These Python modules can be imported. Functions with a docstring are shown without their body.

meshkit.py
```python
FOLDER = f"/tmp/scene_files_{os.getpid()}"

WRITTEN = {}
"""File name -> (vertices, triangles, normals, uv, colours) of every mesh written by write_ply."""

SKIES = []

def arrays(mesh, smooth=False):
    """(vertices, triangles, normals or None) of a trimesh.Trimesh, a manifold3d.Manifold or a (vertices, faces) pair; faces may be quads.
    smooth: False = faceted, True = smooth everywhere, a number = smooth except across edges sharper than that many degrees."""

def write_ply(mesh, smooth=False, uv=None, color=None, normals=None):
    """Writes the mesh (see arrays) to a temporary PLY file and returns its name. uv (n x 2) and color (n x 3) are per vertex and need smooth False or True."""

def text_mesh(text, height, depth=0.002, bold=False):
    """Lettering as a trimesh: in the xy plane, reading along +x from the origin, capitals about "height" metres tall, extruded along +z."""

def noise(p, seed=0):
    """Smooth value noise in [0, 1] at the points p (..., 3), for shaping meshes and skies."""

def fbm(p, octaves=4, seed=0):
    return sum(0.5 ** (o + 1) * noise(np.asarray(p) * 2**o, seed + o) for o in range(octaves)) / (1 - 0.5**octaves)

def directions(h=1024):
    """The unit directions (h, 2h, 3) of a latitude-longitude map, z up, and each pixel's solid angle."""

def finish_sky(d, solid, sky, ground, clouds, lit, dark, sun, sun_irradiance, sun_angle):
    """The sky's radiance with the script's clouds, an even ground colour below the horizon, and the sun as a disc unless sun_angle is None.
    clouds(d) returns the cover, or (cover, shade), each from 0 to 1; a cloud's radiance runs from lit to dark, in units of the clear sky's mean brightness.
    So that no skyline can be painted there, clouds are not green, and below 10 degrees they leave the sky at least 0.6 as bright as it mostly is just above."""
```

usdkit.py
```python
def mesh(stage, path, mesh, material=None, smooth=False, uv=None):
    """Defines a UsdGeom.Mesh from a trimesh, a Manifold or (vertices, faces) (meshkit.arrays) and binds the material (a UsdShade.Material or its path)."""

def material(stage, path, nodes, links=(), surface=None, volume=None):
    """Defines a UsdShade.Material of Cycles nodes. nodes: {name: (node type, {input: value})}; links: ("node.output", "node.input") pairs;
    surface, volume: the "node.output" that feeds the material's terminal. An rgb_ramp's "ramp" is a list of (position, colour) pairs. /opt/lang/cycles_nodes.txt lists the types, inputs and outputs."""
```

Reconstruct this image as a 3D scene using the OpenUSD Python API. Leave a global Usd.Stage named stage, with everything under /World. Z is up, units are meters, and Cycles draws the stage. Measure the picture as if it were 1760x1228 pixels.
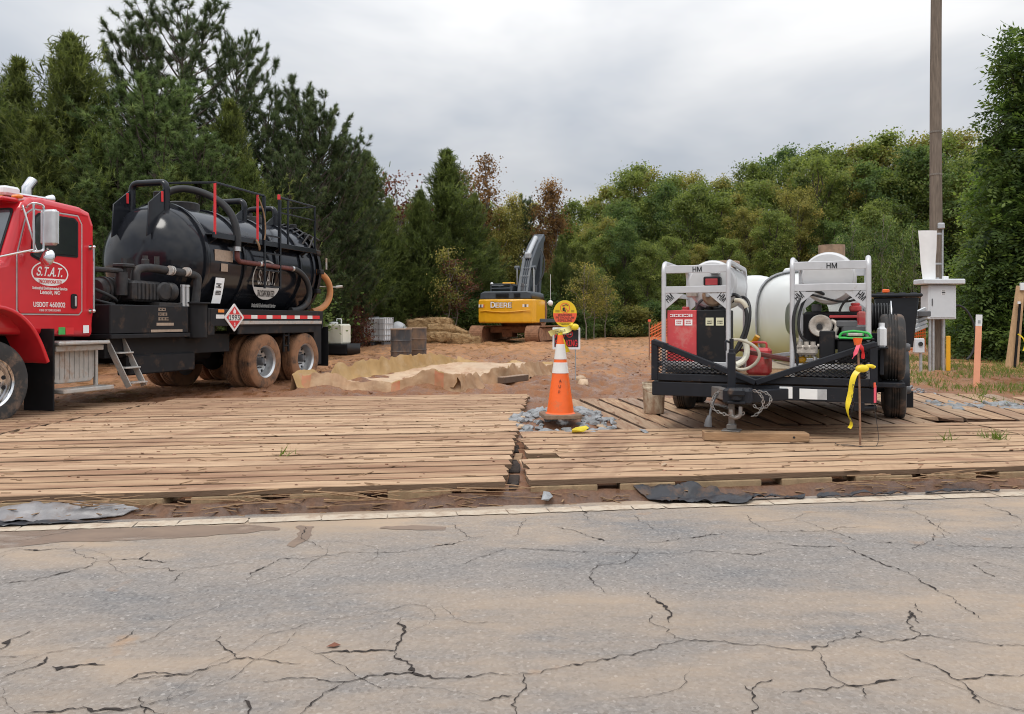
import math, random
import numpy as np
import trimesh, shapely, usdkit, meshkit
from shapely.geometry import Polygon
from pxr import Usd, UsdGeom, UsdLux, UsdShade, Gf, Sdf, Vt
rad, sin, cos, pi = math.radians, math.sin, math.cos, math.pi
rng = np.random.default_rng(11)
stage = Usd.Stage.CreateInMemory()
UsdGeom.SetStageUpAxis(stage, 'Z'); UsdGeom.SetStageMetersPerUnit(stage, 1.0)
UsdGeom.Xform.Define(stage, '/World'); UsdGeom.Scope.Define(stage, '/World/Looks')

# ---------------------------------------------------------------- camera, sky, sun
CAM_Z, F, HZ = 1.36, 1330.0, 552.0          # eye height, focal length and horizon row in pixels of the 1760 x 1228 photograph
cam = UsdGeom.Camera.Define(stage, '/World/camera')
cam.AddTranslateOp().Set(Gf.Vec3d(0, 0, CAM_Z)); cam.AddRotateXOp().Set(90.0)
cam.CreateHorizontalApertureAttr(36.0); cam.CreateVerticalApertureAttr(36.0*1228/1760)
cam.CreateFocalLengthAttr(36.0*F/1760)
cam.CreateVerticalApertureOffsetAttr(-(614-HZ)/1760*36.0)
cam.CreateFStopAttr(0.0)
cam.CreateExposureAttr(0.07)
SUN_EL, SUN_AZ = rad(58), rad(-150)          # a high veiled sun behind the photographer
sd = (sin(SUN_AZ)*cos(SUN_EL), cos(SUN_AZ)*cos(SUN_EL), sin(SUN_EL))
sun = UsdLux.DistantLight.Define(stage, '/World/sun')
sun.CreateIntensityAttr(0.4); sun.CreateAngleAttr(22.0); sun.CreateNormalizeAttr(True) if hasattr(sun, 'CreateNormalizeAttr') else None
sun.GetPrim().GetAttribute('inputs:normalize').Set(True)
sun.CreateColorAttr(Gf.Vec3f(1.0, 0.96, 0.9))
q = Gf.Rotation(Gf.Vec3d(0, 0, 1), Gf.Vec3d(*sd)).GetQuat()
sun.AddOrientOp(UsdGeom.XformOp.PrecisionDouble).Set(Gf.Quatd(q.GetReal(), q.GetImaginary()))
SKY = usdkit.material(stage, '/World/Looks/overcast_sky', {
    'tc': ('texture_coordinate', {}), 'sx': ('separate_xyz', {}),
    'sky': ('sky_texture', {'sky_type': 'single_scattering', 'sun_disc': False, 'sun_elevation': SUN_EL, 'sun_rotation': SUN_AZ, 'sun_intensity': 1.0}),
    'map': ('mapping', {'scale': (1.7, 1.7, 3.9), 'location': (1.1, 3.3, 2.2)}),
    'n1': ('noise_texture', {'scale': 1.25, 'detail': 5.0, 'roughness': 0.47, 'distortion': 0.2}),
    'r1': ('rgb_ramp', {'ramp': [(0.33, (0.59, 0.64, 0.73)), (0.43, (0.735, 0.785, 0.86)), (0.53, (0.92, 0.945, 0.985)), (0.66, (1.18, 1.18, 1.18))]}),
    'cie': ('map_range', {'from_min': 0.0, 'from_max': 1.0, 'to_min': 3.55, 'to_max': 12.0, 'clamp': True}),
    'mul': ('vector_math', {'math_type': 'scale'}),
    'mix': ('mix_color', {'fac': 0.96}),
    'bg': ('background_shader', {'strength': 0.13})},
    [('tc.generated', 'sx.vector'), ('tc.generated', 'map.vector'), ('map.vector', 'n1.vector'), ('n1.fac', 'r1.fac'), ('sx.z', 'cie.value'),
     ('r1.color', 'mul.vector1'), ('cie.result', 'mul.scale'), ('sky.color', 'mix.a'), ('mul.vector', 'mix.b'), ('mix.result', 'bg.color')], surface='bg.background')
dome = UsdLux.DomeLight.Define(stage, '/World/sky')
UsdShade.MaterialBindingAPI.Apply(dome.GetPrim()).Bind(SKY)
dome.GetPrim().SetCustomDataByKey('kind', 'structure'); dome.GetPrim().SetCustomDataByKey('label', 'grey overcast sky with brighter cloud patches')

# ---------------------------------------------------------------- helpers
NAMES = {}
def numbered(parent, name):
    k = NAMES.get((parent, name), 0); NAMES[(parent, name)] = k+1
    return f'{parent}/{name}' + (f'_{k:03d}' if k else '')
def say(prim, label=None, cat=None, group=None, kind=None):
    for k, v in (('label', label), ('category', cat), ('group', group), ('kind', kind)):
        if v: prim.SetCustomDataByKey(k, v)
def thing(name, label=None, cat=None, loc=(0, 0, 0), rotz=0.0, group=None, kind=None, parent='/World'):
    p = numbered(parent, name)
    x = UsdGeom.Xform.Define(stage, p); x.AddTranslateOp().Set(Gf.Vec3d(*map(float, loc)))
    if rotz: x.AddRotateZOp().Set(float(rotz))
    say(x.GetPrim(), label, cat, group, kind)
    return p
def copy_of(proto, name, label, cat, loc, rotz=0.0, scale=(1, 1, 1), group=None):
    p = numbered('/World', name)
    x = UsdGeom.Xform.Define(stage, p)
    x.AddTranslateOp().Set(Gf.Vec3d(*map(float, loc))); x.AddRotateZOp().Set(float(rotz)); x.AddScaleOp().Set(Gf.Vec3f(*map(float, scale)))
    x.GetPrim().GetReferences().AddInternalReference(proto); x.GetPrim().SetInstanceable(True)
    say(x.GetPrim(), label, cat, group)
    return p
_CB = None
def cbox_faces():
    global _CB
    if _CB is None:
        h = np.array([[sx*(1 - .2*(k == 0)), sy*(1 - .2*(k == 1)), sz*(1 - .2*(k == 2))] for sx in (-1, 1) for sy in (-1, 1) for sz in (-1, 1) for k in range(3)])
        hull = trimesh.Trimesh(h, scipy_hull(h), process=False); hull.fix_normals()
        _CB = np.array(hull.faces)
    return _CB
def scipy_hull(p):
    from scipy.spatial import ConvexHull
    return ConvexHull(p).simplices
def unit(v): v = np.asarray(v, float); return v/(np.linalg.norm(v)+1e-12)
def frame(d, up=(0, 0, 1)):
    d = unit(d); a = np.cross(d, up)
    if np.linalg.norm(a) < 1e-4: a = np.cross(d, (1, 0, 0))
    a = unit(a); return d, a, np.cross(a, d)
class MB:
    def __init__(s): s.v, s.f, s.n = [], [], 0
    def add(s, v, f):
        v, f = np.asarray(v, float), np.asarray(f, int)
        if f.shape[1] == 4: f = np.vstack([f[:, [0, 1, 2]], f[:, [0, 2, 3]]])
        s.v.append(v); s.f.append(f+s.n); s.n += len(v); return s
    def mesh(s, m, M=None, t=(0, 0, 0)):
        v = np.array(m.vertices)
        return s.add((v if M is None else v @ np.asarray(M).T)+np.asarray(t), m.faces)
    def box(s, c, size, ch=None, R=None):                      # centre, full size, chamfer, rotation matrix
        h = np.asarray(size, float)/2; ch = min(0.12*min(size), 0.012) if ch is None else ch
        v = np.array([[sx*(h[0]-ch*(k != 0)), sy*(h[1]-ch*(k != 1)), sz*(h[2]-ch*(k != 2))] for sx in (-1, 1) for sy in (-1, 1) for sz in (-1, 1) for k in range(3)])
        h0 = np.array([[sx*(1-.2*(k != 0)), sy*(1-.2*(k != 1)), sz*(1-.2*(k != 2))] for sx in (-1, 1) for sy in (-1, 1) for sz in (-1, 1) for k in range(3)])
        global _CB
        if _CB is None:
            m = trimesh.Trimesh(h0, scipy_hull(h0), process=False); m.fix_normals(); _CB = np.array(m.faces)
        if R is not None: v = v @ np.asarray(R).T
        return s.add(v+np.asarray(c, float), _CB)
    def span(s, a, b, ch=None):                                # box between two corners
        a, b = np.asarray(a, float), np.asarray(b, float); return s.box((a+b)/2, np.abs(b-a), ch)
    def bar(s, p0, p1, w, h, up=(0, 0, 1), ch=None):            # rectangular bar: w across, h along up
        p0, p1 = np.asarray(p0, float), np.asarray(p1, float); d, a, u = frame(p1-p0, up)
        return s.box((p0+p1)/2, (np.linalg.norm(p1-p0), w, h), ch, np.stack([d, a, u], 1))
    def tube(s, pts, r, sides=10, closed=False):
        p = np.asarray(pts, float); n = len(p); r = np.broadcast_to(np.asarray(r, float), (n,))
        t = np.roll(p, -1, 0)-np.roll(p, 1, 0) if closed else np.gradient(p, axis=0)
        t /= np.linalg.norm(t, axis=1, keepdims=True)+1e-12
        a = frame(t[0])[1]; A = []
        for i in range(n):
            a = unit(a-t[i]*np.dot(a, t[i])); A.append(a)
        A = np.array(A); B = np.cross(t, A); ang = np.arange(sides)*2*pi/sides
        v = p[:, None]+r[:, None, None]*(np.cos(ang)[None, :, None]*A[:, None]+np.sin(ang)[None, :, None]*B[:, None])
        m = n if closed else n-1
        i, j = np.meshgrid(np.arange(m), np.arange(sides), indexing='ij'); k = (i+1) % n
        f = np.stack([i*sides+j, i*sides+(j+1) % sides, k*sides+(j+1) % sides, k*sides+j], -1).reshape(-1, 4)
        v = v.reshape(-1, 3); s.add(v, f)
        if not closed:
            for e, sg in ((0, -1), (n-1, 1)):
                ring = v[e*sides:(e+1)*sides]; c = len(ring)
                ff = [[c, (q+1) % sides, q] if sg < 0 else [c, q, (q+1) % sides] for q in range(sides)]
                s.add(np.vstack([ring, p[e]]), ff)
        return s
    def cyl(s, p0, p1, r0, r1=None, sides=20, ch=0.0):
        p0, p1 = np.asarray(p0, float), np.asarray(p1, float); r1 = r0 if r1 is None else r1
        L = np.linalg.norm(p1-p0)
        prof = [(0, 0), (r0-ch, 0), (r0, ch), (r1, L-ch), (r1-ch, L), (0, L)] if ch else [(0, 0), (r0, 0), (r1, L), (0, L)]
        return s.lathe(prof, p0, p1-p0, sides)
    def lathe(s, prof, o, axis, sides=24):                     # profile of (radius, height along the axis)
        d, a, u = frame(axis); pr = np.asarray(prof, float); ang = np.arange(sides)*2*pi/sides
        v = np.asarray(o, float)+pr[:, None, 1, None]*d+pr[:, None, 0, None]*(np.cos(ang)[None, :, None]*a-np.sin(ang)[None, :, None]*u)
        i, j = np.meshgrid(np.arange(len(pr)-1), np.arange(sides), indexing='ij')
        f = np.stack([i*sides+j, (i+1)*sides+j, (i+1)*sides+(j+1) % sides, i*sides+(j+1) % sides], -1).reshape(-1, 4)
        return s.add(v.reshape(-1, 3), f[:, ::-1])
    def ball(s, c, r, sub=2, scale=(1, 1, 1)):
        m = trimesh.creation.icosphere(subdivisions=sub, radius=1.0)
        return s.add(m.vertices*np.asarray(scale)*r+np.asarray(c, float), m.faces)
    def plate(s, poly, o, ux, uy, d, bevel=0.0):                # polygon in the (ux, uy) plane, thickness d along ux x uy, rounded front edge
        pl = poly if isinstance(poly, Polygon) else Polygon(poly)
        ux, uy = unit(ux), unit(uy); uz = np.cross(ux, uy); M = np.stack([ux, uy, uz], 1)
        if not bevel or pl.interiors:
            return s.mesh(trimesh.creation.extrude_polygon(pl, d, engine='earcut'), M, o)
        pl = shapely.geometry.polygon.orient(pl); P = np.array(pl.exterior.coords)[:-1]; n = len(P)
        e1 = P-np.roll(P, 1, 0); e2 = np.roll(P, -1, 0)-P
        n1 = np.stack([e1[:, 1], -e1[:, 0]], 1); n2 = np.stack([e2[:, 1], -e2[:, 0]], 1)
        n1 /= np.linalg.norm(n1, axis=1, keepdims=True); n2 /= np.linalg.norm(n2, axis=1, keepdims=True)
        m = n1+n2; m /= np.maximum(np.linalg.norm(m, axis=1, keepdims=True), 1e-6); m /= np.maximum((m*n1).sum(1, keepdims=True), .5)
        rings = []
        for k in range(4):
            a = k*pi/6; rings.append((bevel*(1-sin(a)), bevel*(1-cos(a))))
        layers = rings+[(i, d-z) for i, z in rings[::-1]]
        v = np.vstack([np.hstack([P-m*i, np.full((n, 1), z)]) for i, z in layers])
        f = []
        for L in range(len(layers)-1):
            for q in range(n):
                r = (q+1) % n; f.append([L*n+q, L*n+r, (L+1)*n+r, (L+1)*n+q])
        s.add(v @ M.T+o, f)
        for L, sg in ((0, -1), (len(layers)-1, 1)):
            tv, tf = trimesh.creation.triangulate_polygon(Polygon(v[L*n:(L+1)*n, :2]), engine='earcut')
            tv = np.hstack([tv, np.full((len(tv), 1), layers[L][1])])
            ar = np.cross(tv[tf[:, 1]]-tv[tf[:, 0]], tv[tf[:, 2]]-tv[tf[:, 0]])[:, 2].sum()
            s.add(tv @ M.T+o, tf if ar*sg > 0 else tf[:, ::-1])
        return s
    def text(s, t, h, o, ux, uy, depth=0.004, center=True, shear=0.0, bold=False, width=None, wrap=None):
        m = meshkit.text_mesh(t, h, depth, bold); v = np.array(m.vertices)
        if width: v[:, 0] *= width/(np.ptp(v[:, 0])+1e-9)
        if center: v[:, 0] -= (v[:, 0].min()+v[:, 0].max())/2
        v[:, 0] += shear*v[:, 1]
        ux, uy = unit(ux), unit(uy); M = np.stack([ux, uy, np.cross(ux, uy)], 1)
        v = v @ M.T+np.asarray(o, float)
        return s.add(v if wrap is None else wrap(v), m.faces)
    def dashes(s, w, h, o, ux, uy, depth=0.002, seed=1, wrap=None):   # print too small or worn to read: a row of strokes
        r = random.Random(seed); x = -w/2; ux, uy = unit(ux), unit(uy); M = np.stack([ux, uy, np.cross(ux, uy)], 1)
        while x < w/2-.2*h:
            l = min(h*r.uniform(.4, .75), w/2-x)
            for y in ((0, h) if r.random() < .4 else (0, h*.62, h)):
                t = trimesh.creation.extrude_polygon(shapely.box(x, max(0, y-h*.26), x+l, max(h*.26, y)), depth, engine='earcut'); v = np.array(t.vertices) @ M.T+np.asarray(o, float); s.add(v if wrap is None else wrap(v), t.faces)
            x += l+h*.16
        return s
    def arrays(s): return np.vstack(s.v), np.vstack(s.f)
def obj(name, mb, mat, parent='/World', smooth=35, label=None, cat=None, group=None, kind=None, tone=None):
    p = numbered(parent, name); v, f = mb.arrays() if isinstance(mb, MB) else mb
    m = usdkit.mesh(stage, p, (v, f), mat, smooth)
    if tone is not None:
        UsdGeom.PrimvarsAPI(m).CreatePrimvar('tone', Sdf.ValueTypeNames.FloatArray, 'vertex').Set(Vt.FloatArray.FromNumpy(np.asarray(tone, np.float32)))
    say(m.GetPrim(), label, cat, group, kind)
    return p
def G(px, py, z=0.0):                                          # the point of the level z seen at a photograph pixel
    Y = (CAM_Z-z)*F/(py-HZ); return np.array([(px-880)/F*Y, Y, z])
def curve(pts, n=24):                                          # smooth curve through points
    p = np.asarray(pts, float)
    from scipy.interpolate import CubicSpline
    t = np.r_[0, np.cumsum(np.linalg.norm(np.diff(p, axis=0), axis=1))]
    return CubicSpline(t, p)(np.linspace(0, t[-1], n))
def fillet(pts, r, n=6):                                       # polyline with rounded corners
    p = np.asarray(pts, float); out = [p[0]]
    for i in range(1, len(p)-1):
        a, b = unit(p[i-1]-p[i]), unit(p[i+1]-p[i]); rr = min(r, .49*np.linalg.norm(p[i-1]-p[i]), .49*np.linalg.norm(p[i+1]-p[i]))
        A, B = p[i]+a*rr, p[i]+b*rr
        for k in range(n+1):
            t = k/n; out.append((1-t)**2*A+2*t*(1-t)*p[i]+t*t*B)
    return np.array(out+[p[-1]])
def roundrect(x0, y0, x1, y1, r, n=5):
    return shapely.box(x0+r, y0+r, x1-r, y1-r).buffer(r, quad_segs=n)

# ---------------------------------------------------------------- materials
MATS = {}
def paint(name, base, rough=0.5, metal=0.0, var=0.18, scale=5.0, dirt=None, damt=0.45, dscale=3.0, bump=0.0, bscale=60.0, coat=0.0, stretch=(1, 1, 1), spec=0.5, trans=0.0, side=None, track=0.0):
    """A worn surface: base colour with soft tonal variation, patches of dirt, fine relief."""
    b = np.array(base, float); n = {
        'geo': ('geometry', {}), 'mp': ('mapping', {'scale': stretch}),
        'n1': ('noise_texture', {'scale': scale, 'detail': 6.0, 'roughness': 0.62}),
        'r1': ('rgb_ramp', {'ramp': [(0.25, tuple(b*(1-var))), (0.75, tuple(np.minimum(b*(1+var), .95)))]}),
        'p': ('principled_bsdf', {'roughness': rough, 'metallic': metal, 'coat_weight': coat, 'coat_roughness': 0.12, 'specular_ior_level': spec, 'transmission_weight': trans})}
    L = [('geo.position', 'mp.vector'), ('mp.vector', 'n1.vector'), ('n1.fac', 'r1.fac')]; col = 'r1.color'
    if dirt is not None:
        n.update({'n2': ('noise_texture', {'scale': dscale, 'detail': 8.0, 'roughness': 0.68}), 'r2': ('map_range', {'from_min': 0.72-damt*.55, 'from_max': 0.84-damt*.4, 'to_min': 0.0, 'to_max': 0.9, 'clamp': True}),
                  'mx': ('mix_color', {'b': tuple(dirt)}), 'rm': ('map_range', {'from_min': 0.0, 'from_max': 1.0, 'to_min': rough, 'to_max': max(rough, 0.85), 'clamp': True})})
        L += [('mp.vector', 'n2.vector'), ('n2.fac', 'r2.value'), ('r2.result', 'mx.fac'), (col, 'mx.a'), ('r2.result', 'rm.value'), ('rm.result', 'p.roughness')]; col = 'mx.result'
        if metal: n['mm'] = ('map_range', {'from_min': 0.0, 'from_max': 1.0, 'to_min': metal, 'to_max': 0.0, 'clamp': True}); L += [('r2.result', 'mm.value'), ('mm.result', 'p.metallic')]
    if bump:
        n.update({'n3': ('noise_texture', {'scale': bscale, 'detail': 5.0, 'roughness': 0.6}), 'bp': ('bump', {'strength': bump, 'distance': 0.01})})
        L += [('mp.vector', 'n3.vector'), ('n3.fac', 'bp.height'), ('bp.normal', 'p.normal')]
    if track:                                                   # streaks of mud left by wheels, running along the way in
        n.update({'tm': ('mapping', {'mapping_type': 'texture', 'rotation': (0, 0, rad(-16.6)), 'scale': (.8, 6.0, 1.0)}), 'tn': ('noise_texture', {'scale': 1.5, 'detail': 7.0, 'roughness': .66}),
                  'tr': ('map_range', {'from_min': .50, 'from_max': .68, 'to_min': 0.0, 'to_max': track, 'clamp': True}), 'tx': ('mix_color', {'b': (.25, .135, .08)})})
        L += [('geo.position', 'tm.vector'), ('tm.vector', 'tn.vector'), ('tn.fac', 'tr.value'), ('tr.result', 'tx.fac'), (col, 'tx.a')]; col = 'tx.result'
    if side is not None:  # steep faces darkened: grime on plank sides, plus shade painted into the gaps
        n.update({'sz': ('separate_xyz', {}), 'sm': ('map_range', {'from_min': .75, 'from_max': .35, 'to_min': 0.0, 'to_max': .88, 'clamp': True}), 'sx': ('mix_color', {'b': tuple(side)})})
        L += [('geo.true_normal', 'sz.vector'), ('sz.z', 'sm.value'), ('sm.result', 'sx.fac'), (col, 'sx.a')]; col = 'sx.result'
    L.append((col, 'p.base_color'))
    MATS[name] = usdkit.material(stage, '/World/Looks/'+name, n, L, surface='p.BSDF'); return MATS[name]
def leafmat(name, ramp, trans=0.35, rough=0.55, spec=0.3):
    n = {'a': ('attribute', {'attribute': 'tone'}), 'r': ('rgb_ramp', {'ramp': ramp}), 'p': ('principled_bsdf', {'roughness': rough, 'specular_ior_level': spec}),
         't': ('translucent_bsdf', {}), 'm': ('mix_closure', {'fac': trans}), 'hs': ('hsv', {'value': 1.25, 'saturation': 1.1})}
    MATS[name] = usdkit.material(stage, '/World/Looks/'+name, n, [('a.fac', 'r.fac'), ('r.color', 'p.base_color'), ('r.color', 'hs.color'), ('hs.color', 't.color'), ('p.BSDF', 'm.closure1'), ('t.BSDF', 'm.closure2')], surface='m.closure')
    return MATS[name]
CLAY = (0.27, 0.13, 0.065)
M = MATS
paint('red_paint', (0.55, 0.015, 0.024), 0.25, coat=0.6, var=0.06, dirt=(.25, .11, .07), damt=0.1, dscale=2.2)
paint('black_paint', (0.008, 0.0088, 0.0112), 0.14, coat=0.0, spec=0.42, var=0.3, dirt=(.03, .024, .02), damt=0.14, dscale=2.5)
paint('black_matte', (0.009, 0.009, 0.0105), 0.55, spec=0.3, var=0.3, dirt=(.085, .052, .034), damt=0.28, dscale=4)
paint('chassis_black', (0.008, 0.008, 0.009), 0.7, spec=0.25, var=0.3, dirt=(.06, .038, .025), damt=0.3, dscale=3)
paint('pump_metal', (0.035, 0.034, 0.035), 0.5, metal=0.4, var=0.5, scale=9, dirt=(.06, .042, .03), damt=0.35, dscale=7)
paint('chrome', (0.75, 0.75, 0.76), 0.12, metal=1.0, var=0.05)
paint('bright_steel', (0.62, 0.62, 0.62), 0.33, metal=0.9, var=0.15, dirt=(.3, .2, .13), damt=0.22, dscale=6)
paint('muddy_steel', (0.50, 0.48, 0.45), 0.45, metal=0.5, var=0.25, dirt=(.34, .20, .12), damt=0.42, dscale=5)
paint('dull_steel', (0.20, 0.19, 0.18), 0.55, metal=0.5, var=0.35, scale=12, dirt=(.2, .12, .08), damt=0.4, dscale=8)
paint('galvanized', (0.50, 0.51, 0.52), 0.42, metal=0.75, var=0.2, scale=14)
paint('tyre_rubber', (0.030, 0.028, 0.027), 0.78, var=0.3, dirt=(.17, .11, .075), damt=0.40, dscale=5, bump=0.3, bscale=90)
paint('muddy_rubber', (0.030, 0.025, 0.022), 0.85, var=0.3, dirt=(.30, .145, .07), damt=0.78, dscale=4.5, bump=0.6, bscale=60)
paint('hose_rubber', (0.016, 0.016, 0.017), 0.5, var=0.2, dirt=(.1, .06, .04), damt=0.2)
paint('rusty_pipe', (0.11, 0.03, 0.025), 0.55, var=0.4, scale=12)
paint('orange_hose', (0.50, 0.21, 0.075), 0.5, var=0.2, dirt=(.3, .16, .09), damt=0.3)
paint('glass_dark', (0.010, 0.012, 0.013), 0.04, var=0.1, coat=1.0)
paint('windshield_glass', (0.05, 0.065, 0.08), 0.04, var=0.3, coat=1.0)
paint('mirror_glass', (0.8, 0.82, 0.84), 0.03, metal=1.0, var=0.02)
paint('white_letter', (0.78, 0.77, 0.75), 0.5, var=0.06)
paint('faded_letter', (0.5, 0.48, 0.45), 0.6, var=0.12)
paint('black_letter', (0.015, 0.015, 0.016), 0.5, var=0.1)
paint('red_letter', (0.55, 0.02, 0.02), 0.5, var=0.1)
paint('red_reflector', (0.62, 0.03, 0.035), 0.35, var=0.12, dirt=(.3, .15, .1), damt=0.15)
paint('white_reflector', (0.72, 0.70, 0.67), 0.35, var=0.1, dirt=(.4, .25, .16), damt=0.2)
paint('amber_lens', (0.75, 0.22, 0.015), 0.2, var=0.05, coat=0.7)
paint('paper', (0.80, 0.80, 0.79), 0.75, var=0.05)
paint('sticker_tan', (0.36, 0.27, 0.2), 0.6, var=0.2, scale=20)
paint('green_label', (0.06, 0.35, 0.08), 0.5)
paint('digger_yellow', (0.72, 0.36, 0.014), 0.33, coat=0.35, var=0.07, dirt=(.4, .2, .07), damt=0.16, dscale=2)
paint('digger_grey', (0.055, 0.065, 0.078), 0.42, var=0.2, dirt=(.15, .12, .1), damt=0.15)
paint('clay_track', (0.20, 0.095, 0.05), 0.85, var=0.4, scale=9, dirt=(.32, .16, .085), damt=0.55, dscale=5, bump=0.6, bscale=30)
paint('hay', (0.36, 0.235, 0.115), 0.9, var=0.6, scale=14, stretch=(1, 1, 2.5), bump=1.0, bscale=70)
paint('white_plastic', (0.74, 0.75, 0.76), 0.35, var=0.06, dirt=(.5, .4, .3), damt=0.12)
paint('cream_poly', (0.70, 0.68, 0.57), 0.35, var=0.10, scale=1.6, dirt=(.55, .48, .22), damt=0.3, dscale=1.3)
paint('poly_tank_white', (0.74, 0.76, 0.77), 0.34, var=0.05, dirt=(.56, .52, .33), damt=0.2, dscale=1.2)
paint('drum_steel', (0.055, 0.055, 0.058), 0.45, var=0.3, metal=0.3, dirt=(.19, .115, .07), damt=0.52, dscale=3, stretch=(1, 1, .5))
paint('drum_lid', (0.36, 0.25, 0.17), 0.75, var=0.25)
paint('tarp_tan', (0.40, 0.25, 0.10), 0.62, var=0.16, scale=2.5, dirt=(.50, .35, .2), damt=0.36, dscale=2.2, bump=0.5, bscale=6)
paint('tarp_floor', (0.56, 0.40, 0.26), 0.5, var=0.2, scale=1.6, dirt=(.38, .22, .13), damt=0.46, dscale=2.2, stretch=(1, .5, 1), bump=0.5, bscale=16)
paint('tarp_orange', (0.46, 0.15, 0.07), 0.6, var=0.2, dirt=(.36, .2, .1), damt=0.6)
paint('cone_orange', (0.84, 0.135, 0.022), 0.42, var=0.1, scale=6, dirt=(.42, .19, .09), damt=0.3, dscale=5)
paint('cone_base', (0.21, 0.14, 0.095), 0.85, var=0.3, scale=15, bump=0.4)
paint('rock_grey', (0.29, 0.30, 0.31), 0.8, var=0.35, scale=14, dirt=(.33, .24, .17), damt=0.2, dscale=6, bump=0.6, bscale=60)
paint('rock_blue', (0.235, 0.245, 0.25), 0.78, var=0.35, scale=16, bump=0.6, bscale=60)
paint('rock_tan', (0.45, 0.33, 0.22), 0.85, var=0.25, scale=12, bump=0.6, bscale=60)
paint('yellow_painted_rock', (0.75, 0.62, 0.05), 0.7, var=0.2, bump=0.4)
paint('sign_yellow', (0.78, 0.54, 0.02), 0.4, var=0.05)
paint('sign_orange', (0.80, 0.11, 0.05), 0.4, var=0.06)
paint('tape_yellow', (0.80, 0.62, 0.03), 0.35, var=0.15)
paint('tape_pale', (0.80, 0.74, 0.28), 0.35, var=0.1)
paint('trailer_black', (0.012, 0.0135, 0.018), 0.45, spec=0.3, var=0.3, dirt=(.13, .085, .06), damt=0.22, dscale=6, bump=0.15)
paint('aluminium', (0.58, 0.58, 0.59), 0.38, metal=0.45, var=0.1, dirt=(.33, .28, .24), damt=0.2, dscale=7)
paint('drum_white', (0.60, 0.60, 0.60), 0.4, var=0.07, metal=0.2, dirt=(.4, .33, .28), damt=0.15)
paint('heat_stained', (0.30, 0.20, 0.13), 0.55, metal=0.4, var=0.5, scale=9)
paint('machine_red', (0.58, 0.065, 0.07), 0.45, var=0.15, dirt=(.52, .24, .2), damt=0.36, dscale=5)
paint('machine_grey', (0.10, 0.10, 0.105), 0.5, var=0.3)
paint('cast_alu', (0.45, 0.41, 0.36), 0.5, metal=0.4, var=0.35, scale=20)
paint('green_strap', (0.03, 0.45, 0.07), 0.5)
paint('clear_hose', (0.46, 0.42, 0.33), 0.4, var=0.25)
paint('rust_bar', (0.26, 0.14, 0.085), 0.8, var=0.35, scale=25)
paint('pink_ribbon', (0.85, 0.10, 0.16), 0.55)
paint('peach_marker', (0.80, 0.36, 0.22), 0.5, var=0.06)
paint('box_grey', (0.58, 0.60, 0.62), 0.42, var=0.05, dirt=(.45, .4, .34), damt=0.12)
paint('pole_wood', (0.17, 0.135, 0.105), 0.9, var=0.45, scale=9, stretch=(4, 4, .35), bump=0.9, bscale=16)
paint('stake_wood', (0.48, 0.31, 0.17), 0.8, var=0.25, scale=9, stretch=(3, 3, .5), bump=0.3)
paint('net_orange', (0.80, 0.16, 0.04), 0.55, var=0.15)
paint('silt_black', (0.012, 0.012, 0.016), 0.6, var=0.4)
paint('sheet_black', (0.022, 0.022, 0.026), 0.38, var=0.4, dirt=(.15, .085, .05), damt=0.35, dscale=6, bump=0.5, bscale=12)
paint('sheet_grey', (0.24, 0.23, 0.235), 0.38, var=0.3, dirt=(.2, .13, .09), damt=0.35, dscale=4, bump=0.4, bscale=9)
paint('splinter', (0.27, 0.165, 0.09), 0.85, var=0.35, scale=20)
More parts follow.
